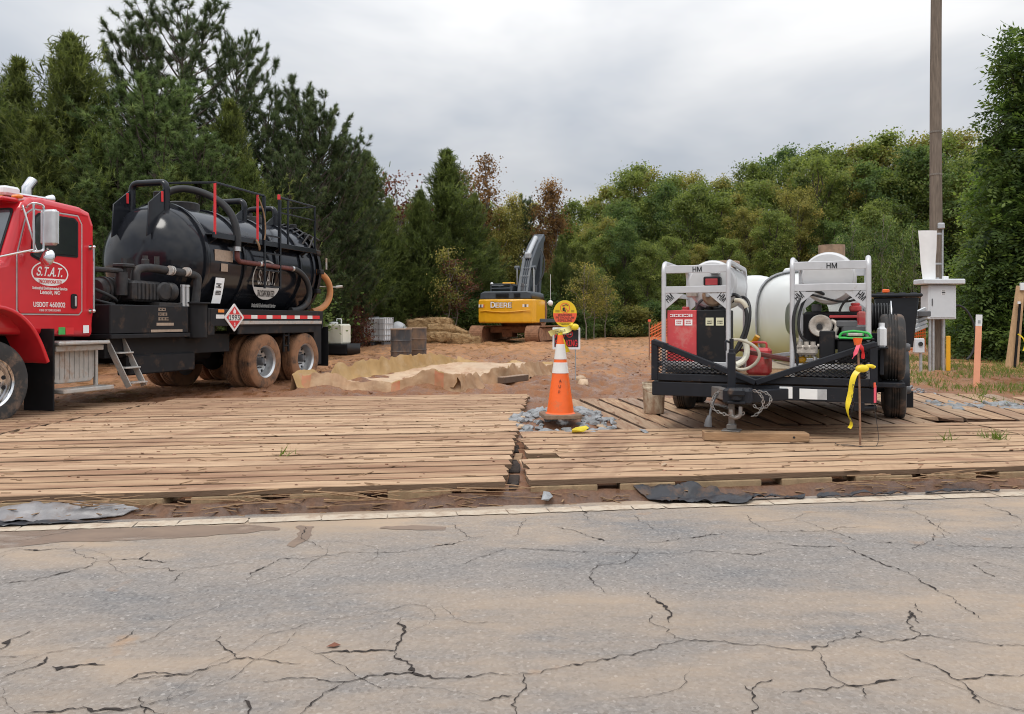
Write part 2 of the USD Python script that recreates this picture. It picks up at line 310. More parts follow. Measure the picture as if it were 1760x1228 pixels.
paint('grass_blade', (0.14, 0.17, 0.035), 0.7, var=0.45, scale=5)
paint('bark', (0.075, 0.058, 0.045), 0.9, var=0.5, scale=12, stretch=(3, 3, .6), bump=0.8, bscale=25)
paint('pale_bark', (0.20, 0.175, 0.15), 0.9, var=0.4, scale=12, stretch=(3, 3, .6), bump=0.5, bscale=25)
paint('gap_shade_wood', (.035, .023, .017), .95, var=.5, scale=20, bump=.8)  # near-black wood colour standing in for shade in the mat gap
paint('beam_wood', (0.36, 0.22, 0.12), 0.85, var=0.25, scale=7, stretch=(.6, 5, 5), bump=0.5, bscale=20)
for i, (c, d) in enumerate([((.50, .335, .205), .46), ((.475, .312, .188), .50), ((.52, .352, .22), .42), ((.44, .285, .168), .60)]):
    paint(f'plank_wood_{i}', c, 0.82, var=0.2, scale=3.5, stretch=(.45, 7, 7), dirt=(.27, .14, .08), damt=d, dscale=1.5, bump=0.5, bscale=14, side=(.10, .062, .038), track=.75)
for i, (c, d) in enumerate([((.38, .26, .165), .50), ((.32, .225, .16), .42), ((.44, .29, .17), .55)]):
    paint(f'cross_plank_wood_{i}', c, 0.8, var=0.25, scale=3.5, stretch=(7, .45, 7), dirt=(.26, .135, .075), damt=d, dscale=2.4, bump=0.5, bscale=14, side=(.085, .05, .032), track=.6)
paint('block_wood', (0.30, 0.21, 0.12), 0.85, var=0.35, scale=12, dirt=(.16, .09, .05), damt=0.35, dscale=6, bump=0.4)
paint('road_line_paint', (0.56, 0.475, 0.37), 0.75, var=0.2, scale=9, dirt=(.34, .25, .18), damt=0.52, dscale=9, bump=0.3)
paint('crack_fill', (0.030, 0.022, 0.018), 0.95, var=0.4, scale=30)

MATS['poly_tank_white'] = usdkit.material(stage, '/World/Looks/translucent_tank', {'geo': ('geometry', {}), 'xyz': ('separate_xyz', {}), 'n': ('noise_texture', {'scale': 1.6, 'detail': 4.0}), 'ma': ('math', {'math_type': 'multiply_add', 'value2': .22}),
    'mr': ('map_range', {'from_min': .95, 'from_max': 1.75, 'to_min': 0, 'to_max': 1, 'clamp': True}), 'r': ('rgb_ramp', {'ramp': [(0, (.52, .49, .19)), (.25, (.58, .56, .28)), (.48, (.67, .67, .48)), (.7, (.73, .75, .70)), (1, (.75, .77, .76))]}), 'p': ('principled_bsdf', {'roughness': .36, 'subsurface_weight': .0}), 't': ('translucent_bsdf', {}), 'm': ('mix_closure', {'fac': .12})},
    [('geo.position', 'xyz.vector'), ('geo.position', 'n.vector'), ('n.fac', 'ma.value1'), ('xyz.z', 'ma.value3'), ('ma.value', 'mr.value'), ('mr.result', 'r.fac'), ('r.color', 'p.base_color'), ('r.color', 't.color'), ('p.BSDF', 'm.closure1'), ('t.BSDF', 'm.closure2')], surface='m.closure')
MATS['cream_tank_skin'] = MATS['poly_tank_white']
# ---------------------------------------------------------------- ground, road
RA = rad(8.0); RU, RN = np.array([cos(RA), sin(RA)]), np.array([-sin(RA), cos(RA)])   # along and across the road
T_LINE, T_EDGE, T_MAT = 5.456, 5.64, 5.72
MAT_TOP = 0.16
def st(s, t, z=0.0): p = RU*s+RN*t; return np.array([p[0], p[1], z])
def sstep(a, b, x): x = np.clip((x-a)/(b-a), 0, 1); return x*x*(3-2*x)
def n2(x, y, sc, seed, oct=4): return meshkit.fbm(np.stack([x*sc, y*sc, np.zeros_like(x)], -1), oct, seed)-0.5
def height(x, y):
    x, y = np.asarray(x, float), np.asarray(y, float)
    t = -sin(RA)*x+cos(RA)*y
    base = np.interp(y, [0, 12, 15, 24, 33, 45, 60, 120, 500], [.06, .09, .10, .24, .34, .42, .5, 2.0, 8])
    near = sstep(T_EDGE-.05, T_EDGE+.12, t+.12*n2(x, y, 2.2, 5))
    z = -0.03+near*(base+.03)
    on_mats = sstep(T_MAT, T_MAT+.1, t)*(1-sstep(12.2, 13.0, t))*(1-sstep(9.0, 9.6, x))
    open_ground = near*(1-on_mats)*sstep(11.8, 13.2, t)
    u, v = x*.958-y*.2857, x*.2857+y*.958              # ruts run along the lorry's way in
    cr = sstep(12, 13.5, y)*(1-sstep(16, 19, y)); rut = np.sin(u*3.3+2.2*n2(x, y, .35, 3))*.045+np.sin(u*7.7+3*n2(x, y, .5, 4))*.025+cr*(np.sin(t*9+5*n2(x, y, .25, 14))*.03+np.sin(t*21+6*n2(x, y, .4, 15))*.022)
    rough = n2(x, y, 1.3, 1)*.11+(n2(x, y, 5.0, 2)*.085+n2(x, y, 14.0, 8, 2)*.04)*(1-.7*sstep(17, 25, y))
    fade = 1-sstep(40, 60, y)*.6
    z = z+open_ground*((rut*sstep(-7, -3, x+0*y)*(1-sstep(5, 6.5, x))+rough)*fade)
    z = z+near*on_mats*(n2(x, y, 2.5, 6)*.04-.015)
    z = z+near*(1-sstep(T_MAT, T_MAT+.08, t))*(n2(x, y, 5, 7)*.06+.01)
    z = z+.16*np.exp(-(((x-.62)/.62)**2+((y-9.35)/1.0)**2)**2)     # the rise under the heap of stones
    z = z+.20*np.exp(-((x-4.5)/3.2)**2-((y-27)/1.2)**2)*(1+n2(x, y, .8, 31))+.12*np.exp(-((x-5)/5)**2-((y-34)/2.0)**2)   # banks of dug earth
    z = z+sstep(6.0, 8.0, x)*sstep(10, 13, y)*(.07+.06*n2(x, y, .6, 9))
    return z
def graded(a, b, d, far, k=1.22):
    out = list(np.arange(a, b+1e-6, d)); s = d
    while out[-1] < far: s *= k; out.append(out[-1]+s)
    s = d
    while out[0] > -far: s *= k; out.insert(0, out[0]-s)
    return np.array(out)
gx, gy = graded(-10, 10.5, .075, 600), graded(5.3, 22, .07, 600, 1.12)
GX, GY = np.meshgrid(gx, gy, indexing='ij')
gv = np.stack([GX, GY, height(GX, GY)], -1).reshape(-1, 3)
i, j = np.meshgrid(np.arange(len(gx)-1), np.arange(len(gy)-1), indexing='ij'); W = len(gy)
gf = np.stack([i*W+j, (i+1)*W+j, (i+1)*W+j+1, i*W+j+1], -1).reshape(-1, 4)
GROUND = usdkit.material(stage, '/World/Looks/clay_ground', {
    'geo': ('geometry', {}), 'rot': ('mapping', {'rotation': (0, 0, rad(16.6)), 'scale': (1.0, .38, 1.0)}),
    'a': ('noise_texture', {'scale': .55, 'detail': 7.0, 'roughness': .62}), 'b': ('noise_texture', {'scale': 4.5, 'detail': 8.0, 'roughness': .66}),
    'c': ('noise_texture', {'scale': 38.0, 'detail': 5.0, 'roughness': .7}),
    'ra': ('rgb_ramp', {'ramp': [(.30, (.140, .066, .036)), (.44, (.215, .100, .048)), (.56, (.315, .155, .070)), (.70, (.44, .24, .108))]}),
    'rb': ('rgb_ramp', {'ramp': [(.34, (.62, .57, .55)), (.5, (1, 1, 1)), (.66, (1.28, 1.22, 1.15))]}),
    'rc': ('rgb_ramp', {'ramp': [(.30, (.72, .70, .70)), (.5, (1, 1, 1)), (.72, (1.22, 1.2, 1.18))]}),
    'm1': ('mix', {'mix_type': 'multiply', 'fac': 1.0}), 'm2': ('mix', {'mix_type': 'multiply', 'fac': 1.0}),
    'xyz': ('separate_xyz', {}), 'far': ('map_range', {'from_min': 17.0, 'from_max': 30.0, 'to_min': 0, 'to_max': .55, 'clamp': True}), 'fm': ('mix_color', {'b': (.44, .225, .10)}),
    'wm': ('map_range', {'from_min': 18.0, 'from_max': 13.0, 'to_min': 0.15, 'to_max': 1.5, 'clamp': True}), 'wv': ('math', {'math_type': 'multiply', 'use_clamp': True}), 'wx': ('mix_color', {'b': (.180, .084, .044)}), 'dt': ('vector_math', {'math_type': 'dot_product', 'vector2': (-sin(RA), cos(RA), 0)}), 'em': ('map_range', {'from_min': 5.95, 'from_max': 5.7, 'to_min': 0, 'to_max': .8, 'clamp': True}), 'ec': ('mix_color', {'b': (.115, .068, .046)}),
    'wet': ('map_range', {'from_min': .42, 'from_max': .58, 'to_min': .22, 'to_max': .92, 'clamp': True}),
    'bp': ('bump', {'strength': .8, 'distance': .02}), 'p': ('principled_bsdf', {'specular_ior_level': .45})},
    [('geo.position', 'rot.vector'), ('rot.vector', 'a.vector'), ('rot.vector', 'b.vector'), ('geo.position', 'c.vector'), ('a.fac', 'ra.fac'), ('b.fac', 'rb.fac'), ('c.fac', 'rc.fac'),
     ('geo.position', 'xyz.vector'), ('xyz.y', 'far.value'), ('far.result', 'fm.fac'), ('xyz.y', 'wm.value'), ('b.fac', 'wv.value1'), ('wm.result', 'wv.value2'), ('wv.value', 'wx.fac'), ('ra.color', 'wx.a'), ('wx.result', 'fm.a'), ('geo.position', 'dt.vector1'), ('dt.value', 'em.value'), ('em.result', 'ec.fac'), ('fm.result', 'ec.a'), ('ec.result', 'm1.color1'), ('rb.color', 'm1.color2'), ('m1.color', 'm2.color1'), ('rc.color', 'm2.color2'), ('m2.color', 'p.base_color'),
     ('b.fac', 'wet.value'), ('wet.result', 'p.roughness'), ('b.fac', 'bp.height'), ('bp.normal', 'p.normal')], surface='p.BSDF')
obj('ground', (gv, gf), GROUND, smooth=True, kind='structure', label='red clay ground of the building site, rutted and wet')

ROAD = usdkit.material(stage, '/World/Looks/asphalt', {
    'geo': ('geometry', {}), 'rot': ('mapping', {'rotation': (0, 0, -RA), 'scale': (.42, 1.0, 1.0)}), 'xyz': ('separate_xyz', {}), 'rr': ('mapping', {'rotation': (0, 0, -RA)}),
    'wn': ('noise_texture', {'scale': 1.1, 'detail': 6.0, 'roughness': .62}), 'wo': ('math', {'math_type': 'multiply_add', 'value2': 1.9, 'value3': -.95}), 'ad': ('math', {'math_type': 'add'}),
    'band': ('rgb_ramp', {'ramp': [(.0, (.34,)*3), (.28, (.46,)*3), (.40, (.62,)*3), (.54, (.60,)*3), (.64, (.26,)*3), (.74, (.24,)*3), (.83, (.66,)*3), (.92, (.85,)*3), (1.0, (.8,)*3)]}),
    'tn': ('map_range', {'from_min': 1.0, 'from_max': 5.7, 'to_min': 0, 'to_max': 1, 'clamp': True}),
    'd1': ('noise_texture', {'scale': 1.5, 'detail': 9.0, 'roughness': .68}), 'd2': ('map_range', {'from_min': .33, 'from_max': .63, 'to_min': 0.0, 'to_max': 1.35, 'clamp': True}),
    'dm': ('math', {'math_type': 'multiply', 'use_clamp': True}),
    'vor': ('voronoi_texture', {'scale': 78.0}), 'sp': ('rgb_ramp', {'ramp': [(0.0, (.40, .40, .42)), (.25, (.78, .78, .79)), (.6, (1.0, 1.0, 1.0)), (.85, (1.3, 1.28, 1.26)), (1.0, (2.2, 2.15, 2.1))]}), 'sv': ('rgb_to_bw', {}),
    'fn': ('noise_texture', {'scale': 330.0, 'detail': 3.0, 'roughness': .7}), 'fr': ('rgb_ramp', {'ramp': [(.3, (.66,)*3), (.7, (1.34,)*3)]}),
    'ba': ('rgb_ramp', {'ramp': [(.3, (.205, .198, .194)), (.7, (.255, .245, .238))]}),
    'm0': ('mix', {'mix_type': 'multiply', 'fac': .8}), 'm1': ('mix', {'mix_type': 'multiply', 'fac': .8}),
    'dust': ('rgb_ramp', {'ramp': [(.3, (.36, .275, .20)), (.7, (.46, .345, .245))]}), 'mx': ('mix_color', {}),
    'on': ('noise_texture', {'scale': 2.6, 'detail': 4.0}), 'or': ('map_range', {'from_min': .66, 'from_max': .80, 'to_min': 0, 'to_max': .6, 'clamp': True}), 'om': ('mix_color', {'b': (.45, .25, .115)}),
    'bp': ('bump', {'strength': .55, 'distance': .006}), 'p': ('principled_bsdf', {'roughness': .82, 'specular_ior_level': .35})},
    [('geo.position', 'rot.vector'), ('geo.position', 'rr.vector'), ('rr.vector', 'xyz.vector'), ('rot.vector', 'wn.vector'), ('wn.fac', 'wo.value1'), ('wo.value', 'ad.value1'), ('xyz.y', 'ad.value2'), ('ad.value', 'tn.value'), ('tn.result', 'band.fac'),
     ('rot.vector', 'd1.vector'), ('d1.fac', 'd2.value'), ('d2.result', 'dm.value1'), ('band.color', 'sv.color'), ('sv.val', 'dm.value2'),
     ('geo.position', 'vor.vector'), ('vor.color', 'sp.fac'), ('geo.position', 'fn.vector'), ('fn.fac', 'fr.fac'), ('d1.fac', 'ba.fac'), ('ba.color', 'm0.color1'), ('sp.color', 'm0.color2'), ('m0.color', 'm1.color1'), ('fr.color', 'm1.color2'),
     ('wn.fac', 'dust.fac'), ('m1.color', 'mx.a'), ('dust.color', 'mx.b'), ('dm.value', 'mx.fac'), ('geo.position', 'on.vector'), ('on.fac', 'or.value'), ('or.result', 'om.fac'), ('mx.result', 'om.a'), ('om.result', 'p.base_color'),
     ('fn.fac', 'bp.height'), ('bp.normal', 'p.normal')], surface='p.BSDF')
road = thing('road', 'cracked grey asphalt road dusted with clay', None, kind='structure')
ss = graded(-8, 9, .12, 500, 1.3); edge = T_EDGE+.16*n2(ss, ss*0, 1.1, 21)+.05*n2(ss, ss*0, 9, 22)
rows = [np.full_like(ss, -9.0), np.full_like(ss, 5.3), edge, edge+.05]
rv = np.concatenate([np.stack([RU[0]*ss+RN[0]*t, RU[1]*ss+RN[1]*t, np.full_like(ss, z)], -1) for t, z in zip(rows, (0, 0, 0, -.04))])
n = len(ss); rf = [[k*n+a, k*n+a+1, (k+1)*n+a+1, (k+1)*n+a] for k in range(3) for a in range(n-1)]
obj('asphalt', (rv, rf), ROAD, road, smooth=False)
C5 = [[(0,290),(170,265),(300,232),(330,212),(390,208),(480,205),(515,182)],[(330,212),(255,180),(265,165),(290,155)],[(480,205),(515,208),(600,215)],[(460,225),(500,238),(620,245),(700,232),(845,213)],
 [(625,250),(605,275),(572,293)],[(0,515),(30,485),(118,450)],[(0,615),(60,590),(130,572),(155,560),(162,540)],[(400,640),(475,600),(520,592),(660,597),(760,562),(815,548),(905,550),(960,560),(1035,565)],
 [(815,548),(785,520),(755,490),(760,470)],[(1080,530),(1190,520),(1360,518),(1380,485),(1392,455),(1382,405)],[(1360,518),(1358,545),(1400,565),(1420,597)],[(905,628),(1040,612),(1185,627),(1300,605),(1420,597),(1550,613),(1640,605),(1760,608)],
 [(1185,627),(1110,665),(1070,700),(1030,740)],[(80,740),(250,718),(400,725),(480,712),(560,738)],[(500,740),(480,680)],[(840,690),(860,745)],[(1555,82),(1590,110),(1620,132),(1670,122)],
 [(1620,132),(1560,150),(1450,168),(1340,182),(1210,180),(1090,195),(960,205),(900,235),(850,280)],[(1050,95),(1035,135),(1080,150),(1110,168)],[(1580,228),(1640,200),(1700,182),(1760,165)],[(400,490),(420,480),(460,450)],[(1640,690),(1700,684),(1760,675)],
 [(0,185),(60,168),(140,174),(240,168)],[(180,575),(360,570)],[(450,620),(560,607),(660,597)]]
C6 = [[(0,640),(120,625),(260,600),(340,588),(450,560),(600,522),(660,525),(760,535),(860,540),(1010,558),(1080,545),(1110,525),(1200,512),(1270,530),(1340,525),(1400,508),(1500,518),(1600,530),(1760,542)],
 [(600,522),(560,515),(500,475),(475,455),(480,437)],[(460,355),(500,390),(548,440),(540,465)],[(40,640),(50,690),(10,730),(10,790)],[(1040,558),(1065,580),(1080,625),(1110,655),(1160,680),(1210,690),(1220,725)],[(930,705),(1040,690),(1160,680),(1250,672),(1340,660)],
 [(1400,508),(1355,460),(1365,420)],[(1365,425),(1400,465)],[(1385,395),(1408,430)],[(1330,567),(1400,590),(1530,660),(1590,655),(1680,645),(1760,640)],[(1530,660),(1580,700),(1605,740)],[(800,680),(825,700),(835,785)],[(825,695),(895,660)],
 [(1150,200),(1240,245),(1360,290),(1420,330),(1500,370),(1600,440),(1620,455)],[(0,205),(110,212),(230,220),(440,222),(560,228),(640,215),(750,222),(830,230),(960,210)],[(440,205),(400,250),(290,265),(270,310),(320,360)],[(155,133),(240,155),(320,182)],
 [(410,92),(450,120),(500,150)],[(785,88),(850,130),(880,150)],[(975,107),(1060,135),(1180,180),(1210,185)],[(1350,55),(1420,105),(1490,150),(1510,160)],[(1580,45),(1700,80),(1760,105)],[(870,195),(1000,200),(1150,198)],[(1210,185),(1340,190),(1450,195),(1680,205),(1760,200)],
 [(1365,212),(1450,180),(1450,155)],[(460,190),(550,178),(740,150)],[(880,152),(980,148),(1100,145),(1240,130)],[(1570,258),(1660,305)],[(250,80),(262,108)],[(1200,512),(1195,490)],[(0,165),(30,130),(45,105)]]
rc = np.random.default_rng(3)
for lst, ox, oy in ((C5, 0, 860), (C6, 880, 840)):
    for pl in lst:
        p = np.array([G(ox+x/2, oy+y/2, 0.0)[:2] for x, y in pl])
        pts = [p[0]]
        for a, b in zip(p[:-1], p[1:]):
            L = np.linalg.norm(b-a); k = max(2, int(L/.016)); d = (b-a)/L; nn = np.array([-d[1], d[0]])
            w = np.cumsum(rc.normal(0, .0075, k)); w -= np.linspace(0, 1, k)*w[-1]; w = np.clip(w, -.05, .05)
            pts += [a+(b-a)*(q+1)/k+nn*(w[q]+rc.normal(0, .0028)) for q in range(k)]
        pts = np.array(pts); t = np.gradient(pts, axis=0); t /= np.linalg.norm(t, axis=1, keepdims=True)+1e-9; nn = np.stack([-t[:, 1], t[:, 0]], 1)
        near = np.clip(3.4/pts[:, 1], .75, 1.2)
        wd = (.0010+.0024*rc.random(len(pts))**1.6)*np.clip(np.interp(np.linspace(0, 1, len(pts)), [0, .15, .85, 1], [.4, 1, 1, .4]), 0, 1)*near*(1+1.3*(meshkit.noise(np.stack([pts[:, 0]*5, pts[:, 1]*5, pts[:, 0]*0], -1), 5) > .68))
        wd = wd*np.where(rc.random(len(pts)) < .07, rc.uniform(1.6, 3.2, len(pts)), 1); m = len(pts); v = np.vstack([np.hstack([pts+nn*wd[:, None], np.full((m, 1), .004)]), np.hstack([pts-nn*wd[:, None]*rc.uniform(.6, 1.3, (m, 1)), np.full((m, 1), .004)])])
        obj('crack', (v, [[a, m+a, m+a+1, a+1] for a in range(m-1)]), M['crack_fill'], road, smooth=False)
for q in range(34):
    s0, t0 = rc.uniform(-4.5, 5), rc.uniform(2.4, 5.3); a = rc.normal(0, .5)+(pi/2 if rc.random() < .25 else 0); p = [np.array([s0, t0])]
    for w in range(int(rc.uniform(25, 120))):
        a += rc.normal(0, .22); p.append(p[-1]+np.array([cos(a), sin(a)])*.018)
    p = np.array(p); p[:, 1] = np.minimum(p[:, 1], 5.38); pts = RU*p[:, :1]+RN*p[:, 1:]+rc.normal(0, .0022, p.shape); m = len(pts)
    t = np.gradient(pts, axis=0); t /= np.linalg.norm(t, axis=1, keepdims=True)+1e-9; nn = np.stack([-t[:, 1], t[:, 0]], 1); wd = (.0004+.0016*rc.random(m)**2)[:, None]*np.interp(np.linspace(0, 1, m), [0, .3, .7, 1], [.2, 1, 1, .2])[:, None]
    obj('crack', (np.vstack([np.hstack([pts+nn*wd, np.full((m, 1), .004)]), np.hstack([pts-nn*wd, np.full((m, 1), .004)])]), [[k_, m+k_, m+k_+1, k_+1] for k_ in range(m-1)]), M['crack_fill'], road, smooth=False)
# the white edge line: old thermoplastic broken into short lengths
lv, lf = [], []
s = -9.0
while s < 10:
    L = rc.uniform(.12, .55); g = rc.uniform(.003, .009); k = 8
    x = np.linspace(s, s+L, k); sl = rc.normal(0, .012)
    up, lo = T_LINE+.068+rc.normal(0, .006, k), T_LINE-.068+rc.normal(0, .006, k)
    if rc.random() < .10: up -= rc.uniform(.02, .06)
    b = len(lv)
    lv += [st(a+(sl if q in (0, k-1) else 0), t, .006) for q, (a, t) in enumerate(zip(x, lo))]+[st(a-(sl if q in (0, k-1) else 0), t, .006) for q, (a, t) in enumerate(zip(x, up))]
    lf += [[b+q, b+q+1, b+k+q+1, b+k+q] for q in range(k-1)]
    s += L+g
obj('road_edge_line', (np.array(lv), lf), M['road_line_paint'], smooth=False, kind='structure', label='worn white edge line painted along the far side of the road')
# films of wet mud washed onto the asphalt
WETMUD = usdkit.material(stage, '/World/Looks/wet_mud', {'geo': ('geometry', {}), 'mp': ('mapping', {'scale': (.5, 1, 1), 'rotation': (0, 0, -RA)}), 'n': ('noise_texture', {'scale': 2.6, 'detail': 8.0, 'roughness': .68}), 'r': ('rgb_ramp', {'ramp': [(.3, (.15, .105, .08)), (.7, (.27, .19, .135))]}),
    'al': ('map_range', {'from_min': .36, 'from_max': .50, 'to_min': 0, 'to_max': .92, 'clamp': True}), 'p': ('principled_bsdf', {'roughness': .5}), 't': ('transparent_bsdf', {}), 'm': ('mix_closure', {})},
    [('geo.position', 'mp.vector'), ('mp.vector', 'n.vector'), ('n.fac', 'r.fac'), ('r.color', 'p.base_color'), ('n.fac', 'al.value'), ('al.result', 'm.fac'), ('t.BSDF', 'm.closure1'), ('p.BSDF', 'm.closure2')], surface='m.closure')
def film(name, poly, seed, label):
    p = np.array([G(x, y, 0)[:2] for x, y in poly]); r = Polygon(p).buffer(.03).segmentize(.04); r = np.array(r.exterior.coords)[:-1]
    r = r+np.stack([n2(r[:, 0], r[:, 1], 7, seed), n2(r[:, 0], r[:, 1], 7, seed+1)], 1)*.09
    pg = Polygon(r).buffer(0); pg = max(getattr(pg, 'geoms', [pg]), key=lambda g: g.area)
    tv, tf = trimesh.creation.triangulate_polygon(pg, engine='earcut')
    obj(name, (np.hstack([tv, np.full((len(tv), 1), .0028)]), tf), WETMUD, smooth=False, kind='structure', label=label)
film('mud_film', [(-60, 915), (130, 911), (300, 908), (420, 906), (480, 910), (330, 921), (250, 926), (120, 930), (40, 938), (-60, 944)], 31, 'brown wet mud washed over the asphalt below the edge line at left')
film('mud_film', [(520, 905), (540, 906), (528, 921), (515, 932), (505, 938), (517, 920)], 41, 'small mud streak below the edge line')
film('mud_film', [(660, 908), (705, 907), (760, 909), (700, 911)], 51, 'thin line of mud below the edge line near the centre')
leafm = MB(); 
c = G(573, 1112, .0)
leafm.add([[c[0]-.028, c[1]-.012, .006], [c[0]+.01, c[1]-.022, .010], [c[0]+.03, c[1]+.006, .006], [c[0], c[1]+.02, .011], [c[0], c[1], .013]], [[0, 1, 4], [1, 2, 4], [2, 3, 4], [3, 0, 4]])
paint('brown_leaf', (.20, .07, .035), .7, var=.3)
obj('fallen_leaf', leafm, M['brown_leaf'], label='small brown dead leaf lying on the asphalt in the foreground', cat='leaf')

# ---------------------------------------------------------------- timber mats
rm = np.random.default_rng(7)
def plank_mesh(L, w, t, sag=.0014, edge=.004, broken=0.0):
    k = max(6, int(L/.22)); xs = np.linspace(0, L, k+1); c = .005
    ring = np.array([(-w/2, 0), (-w/2, t-c), (-w/2+c, t), (w/2-c, t), (w/2, t-c), (w/2, 0)])
    jy = rm.normal(0, edge, (k+1, 2)); jz = np.convolve(rm.normal(0, sag, k+5), np.ones(5)/5**.5, 'valid')
    v = np.zeros((k+1, 6, 3)); v[..., 0] = xs[:, None]; v[..., 1] = ring[None, :, 0]; v[..., 2] = ring[None, :, 1]
    v[:, :3, 1] += jy[:, :1]; v[:, 3:, 1] += jy[:, 1:]; v[:, 1:5, 2] += jz[:, None]+rm.normal(0, .0012, (k+1, 4))
    v[0, :, 0] += rm.normal(0, .012+broken, 6); v[-1, :, 0] += rm.normal(0, .012+broken, 6)
    f = [[a*6+b, a*6+(b+1) % 6, (a+1)*6+(b+1) % 6, (a+1)*6+b] for a in range(k) for b in range(6)]
    f = [q[::-1] for q in f]
    v = v.reshape(-1, 3); m = MB(); m.add(v, f)
    m.add(v[:6], [[0, 1, 2], [0, 2, 3], [0, 3, 4], [0, 4, 5]][::1]); m.add(v[-6:], [[0, 2, 1], [0, 3, 2], [0, 4, 3], [0, 5, 4]])
    return m
def timber_mat(label, loc, rot, n, L, pitch, w, mats, t=.045, beams=True, group='timber access mats', broken=(), fan=0.0, z=MAT_TOP, shear=0.0):
    T = thing('timber_mat', label, 'timber mat', (loc[0], loc[1], 0), rot, None)
    for a in range(n):
        y0 = (a+.5)*pitch; ang = rm.normal(0, .0009)+fan*(a-n/2)
        segs = [(0.0, L)]
        if a in broken: segs = [(rm.uniform(.28, .42), L)]
        for x0, x1 in segs:
            m = plank_mesh(x1-x0, w+rm.normal(0, .0025), t, broken=.02 if a in broken else 0.0); v, f = m.arrays()
            v[:, 0] += x0+rm.normal(0, .015)+shear*y0; c, s_ = cos(ang), sin(ang)
            v = np.stack([v[:, 0]*c-v[:, 1]*s_, v[:, 0]*s_+v[:, 1]*c+y0+rm.normal(0, .0015), v[:, 2]+z-t+rm.normal(0, .0011)], -1)
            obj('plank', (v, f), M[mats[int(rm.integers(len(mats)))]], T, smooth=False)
    if beams:
        W = n*pitch; x = .03
        while x < L-.2-max(0, -shear)*0:
            bw = rm.uniform(.40, .62)
            m = MB(); m.span((x, .012, .03), (min(x+bw, L-.02), W-.02, z-t-.003), .006); m.v[0][:, 0] += shear*m.v[0][:, 1]
            obj('cross_beam', m, M['block_wood'], T, smooth=False)
            x += bw+rm.uniform(.11, .22)
    return T
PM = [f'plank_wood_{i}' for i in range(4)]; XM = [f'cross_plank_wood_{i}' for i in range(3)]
P_, W_ = .2355, .184
g0 = st(-.08+T_MAT*sin(RA)*0, T_MAT)
s_left = -.05+T_MAT*sin(RA)                       # s of the right-hand end of the left mats, at X about -0.07
SH = .186
def mat_at(label, s, t, n, L, **k):
    k.setdefault('shear', SH); p = st(s+SH*(t-T_MAT), t); return timber_mat(label, p, 8.0, n, L, P_, W_, PM, **k)
mat_at('front timber mat of long pale planks left of the dark gap', s_left-5.6, T_MAT+.0, 11, 5.6)
mat_at('second row timber mat of pale planks behind the front one, left of the stone heap', s_left-5.55, T_MAT+11*P_+.02, 9, 5.55)
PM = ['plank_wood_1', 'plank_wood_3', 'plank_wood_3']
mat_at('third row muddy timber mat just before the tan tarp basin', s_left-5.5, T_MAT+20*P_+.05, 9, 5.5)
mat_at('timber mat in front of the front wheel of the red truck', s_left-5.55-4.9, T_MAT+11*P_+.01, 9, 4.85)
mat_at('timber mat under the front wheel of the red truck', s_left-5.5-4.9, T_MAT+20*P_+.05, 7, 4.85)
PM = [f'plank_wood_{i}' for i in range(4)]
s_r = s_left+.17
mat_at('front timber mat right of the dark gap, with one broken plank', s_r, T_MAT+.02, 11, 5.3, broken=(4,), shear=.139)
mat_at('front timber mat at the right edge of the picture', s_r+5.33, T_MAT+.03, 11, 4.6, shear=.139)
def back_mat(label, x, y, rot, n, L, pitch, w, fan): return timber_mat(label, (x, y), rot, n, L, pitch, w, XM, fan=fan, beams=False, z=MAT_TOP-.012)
# planks of these run away from the road; local x runs backwards, local y to the left
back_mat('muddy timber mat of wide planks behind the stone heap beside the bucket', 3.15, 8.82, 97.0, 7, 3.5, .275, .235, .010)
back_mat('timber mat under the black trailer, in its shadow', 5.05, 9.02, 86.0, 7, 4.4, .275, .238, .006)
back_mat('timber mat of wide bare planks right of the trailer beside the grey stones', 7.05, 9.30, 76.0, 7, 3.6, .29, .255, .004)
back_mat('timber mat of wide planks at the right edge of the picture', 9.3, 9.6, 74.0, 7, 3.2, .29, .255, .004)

# ---------------------------------------------------------------- stones
rs = np.random.default_rng(19)
ROCKS = {}
def rock_mesh(r, flat=.65, n=14):
    lib = ROCKS.setdefault((flat, n), [])
    if len(lib) < 30: lib.append(rock_new(flat, n))
    v, f = lib[int(rs.integers(len(lib)))]
    a = rs.uniform(0, 2*pi); c, s_ = cos(a), sin(a)
    return (v @ np.array([[c, -s_, 0], [s_, c, 0], [0, 0, 1]]).T)*r*rs.uniform(.9, 1.1, 3), f
def rock_new(flat, n):
    r = 1.0; p = rs.normal(0, 1, (n, 3)); p /= np.linalg.norm(p, axis=1, keepdims=True); p *= rs.uniform(.75, 1.1, (n, 1))
    p = p*np.array([rs.uniform(.8, 1.35), rs.uniform(.7, 1.05), flat*rs.uniform(.7, 1.15)])*r
    a = rs.uniform(0, 2*pi); c, s_ = cos(a), sin(a); p = p @ np.array([[c, -s_, 0], [s_, c, 0], [0, 0, 1]]).T
    m = trimesh.Trimesh(p, scipy_hull(p), process=True); m.fix_normals(); return np.array(m.vertices), np.array(m.faces)
pile = thing('stone_heap', 'heap of broken grey stones under the traffic cone', 'stone heap', (.62, 9.3, 0))
k = 0
while k < 240:
    x, y = rs.uniform(-.62, .62), rs.uniform(-.95, .95)
    if (abs(x)/.62)**3+(abs(y)/.95)**3 > 1: continue
    if abs(x+.08) < .2 and abs(y+.62) < .2: continue
    v, f = rock_mesh(.030+.065*rs.random()**1.6); zz = float(height(x+.62, y+9.3))+.012
    u = rs.random(); obj('stone', (v+[x, y, zz], f), M['rock_tan' if u < .10 else 'rock_blue' if u < .42 else 'rock_grey'], pile, smooth=False); k += 1
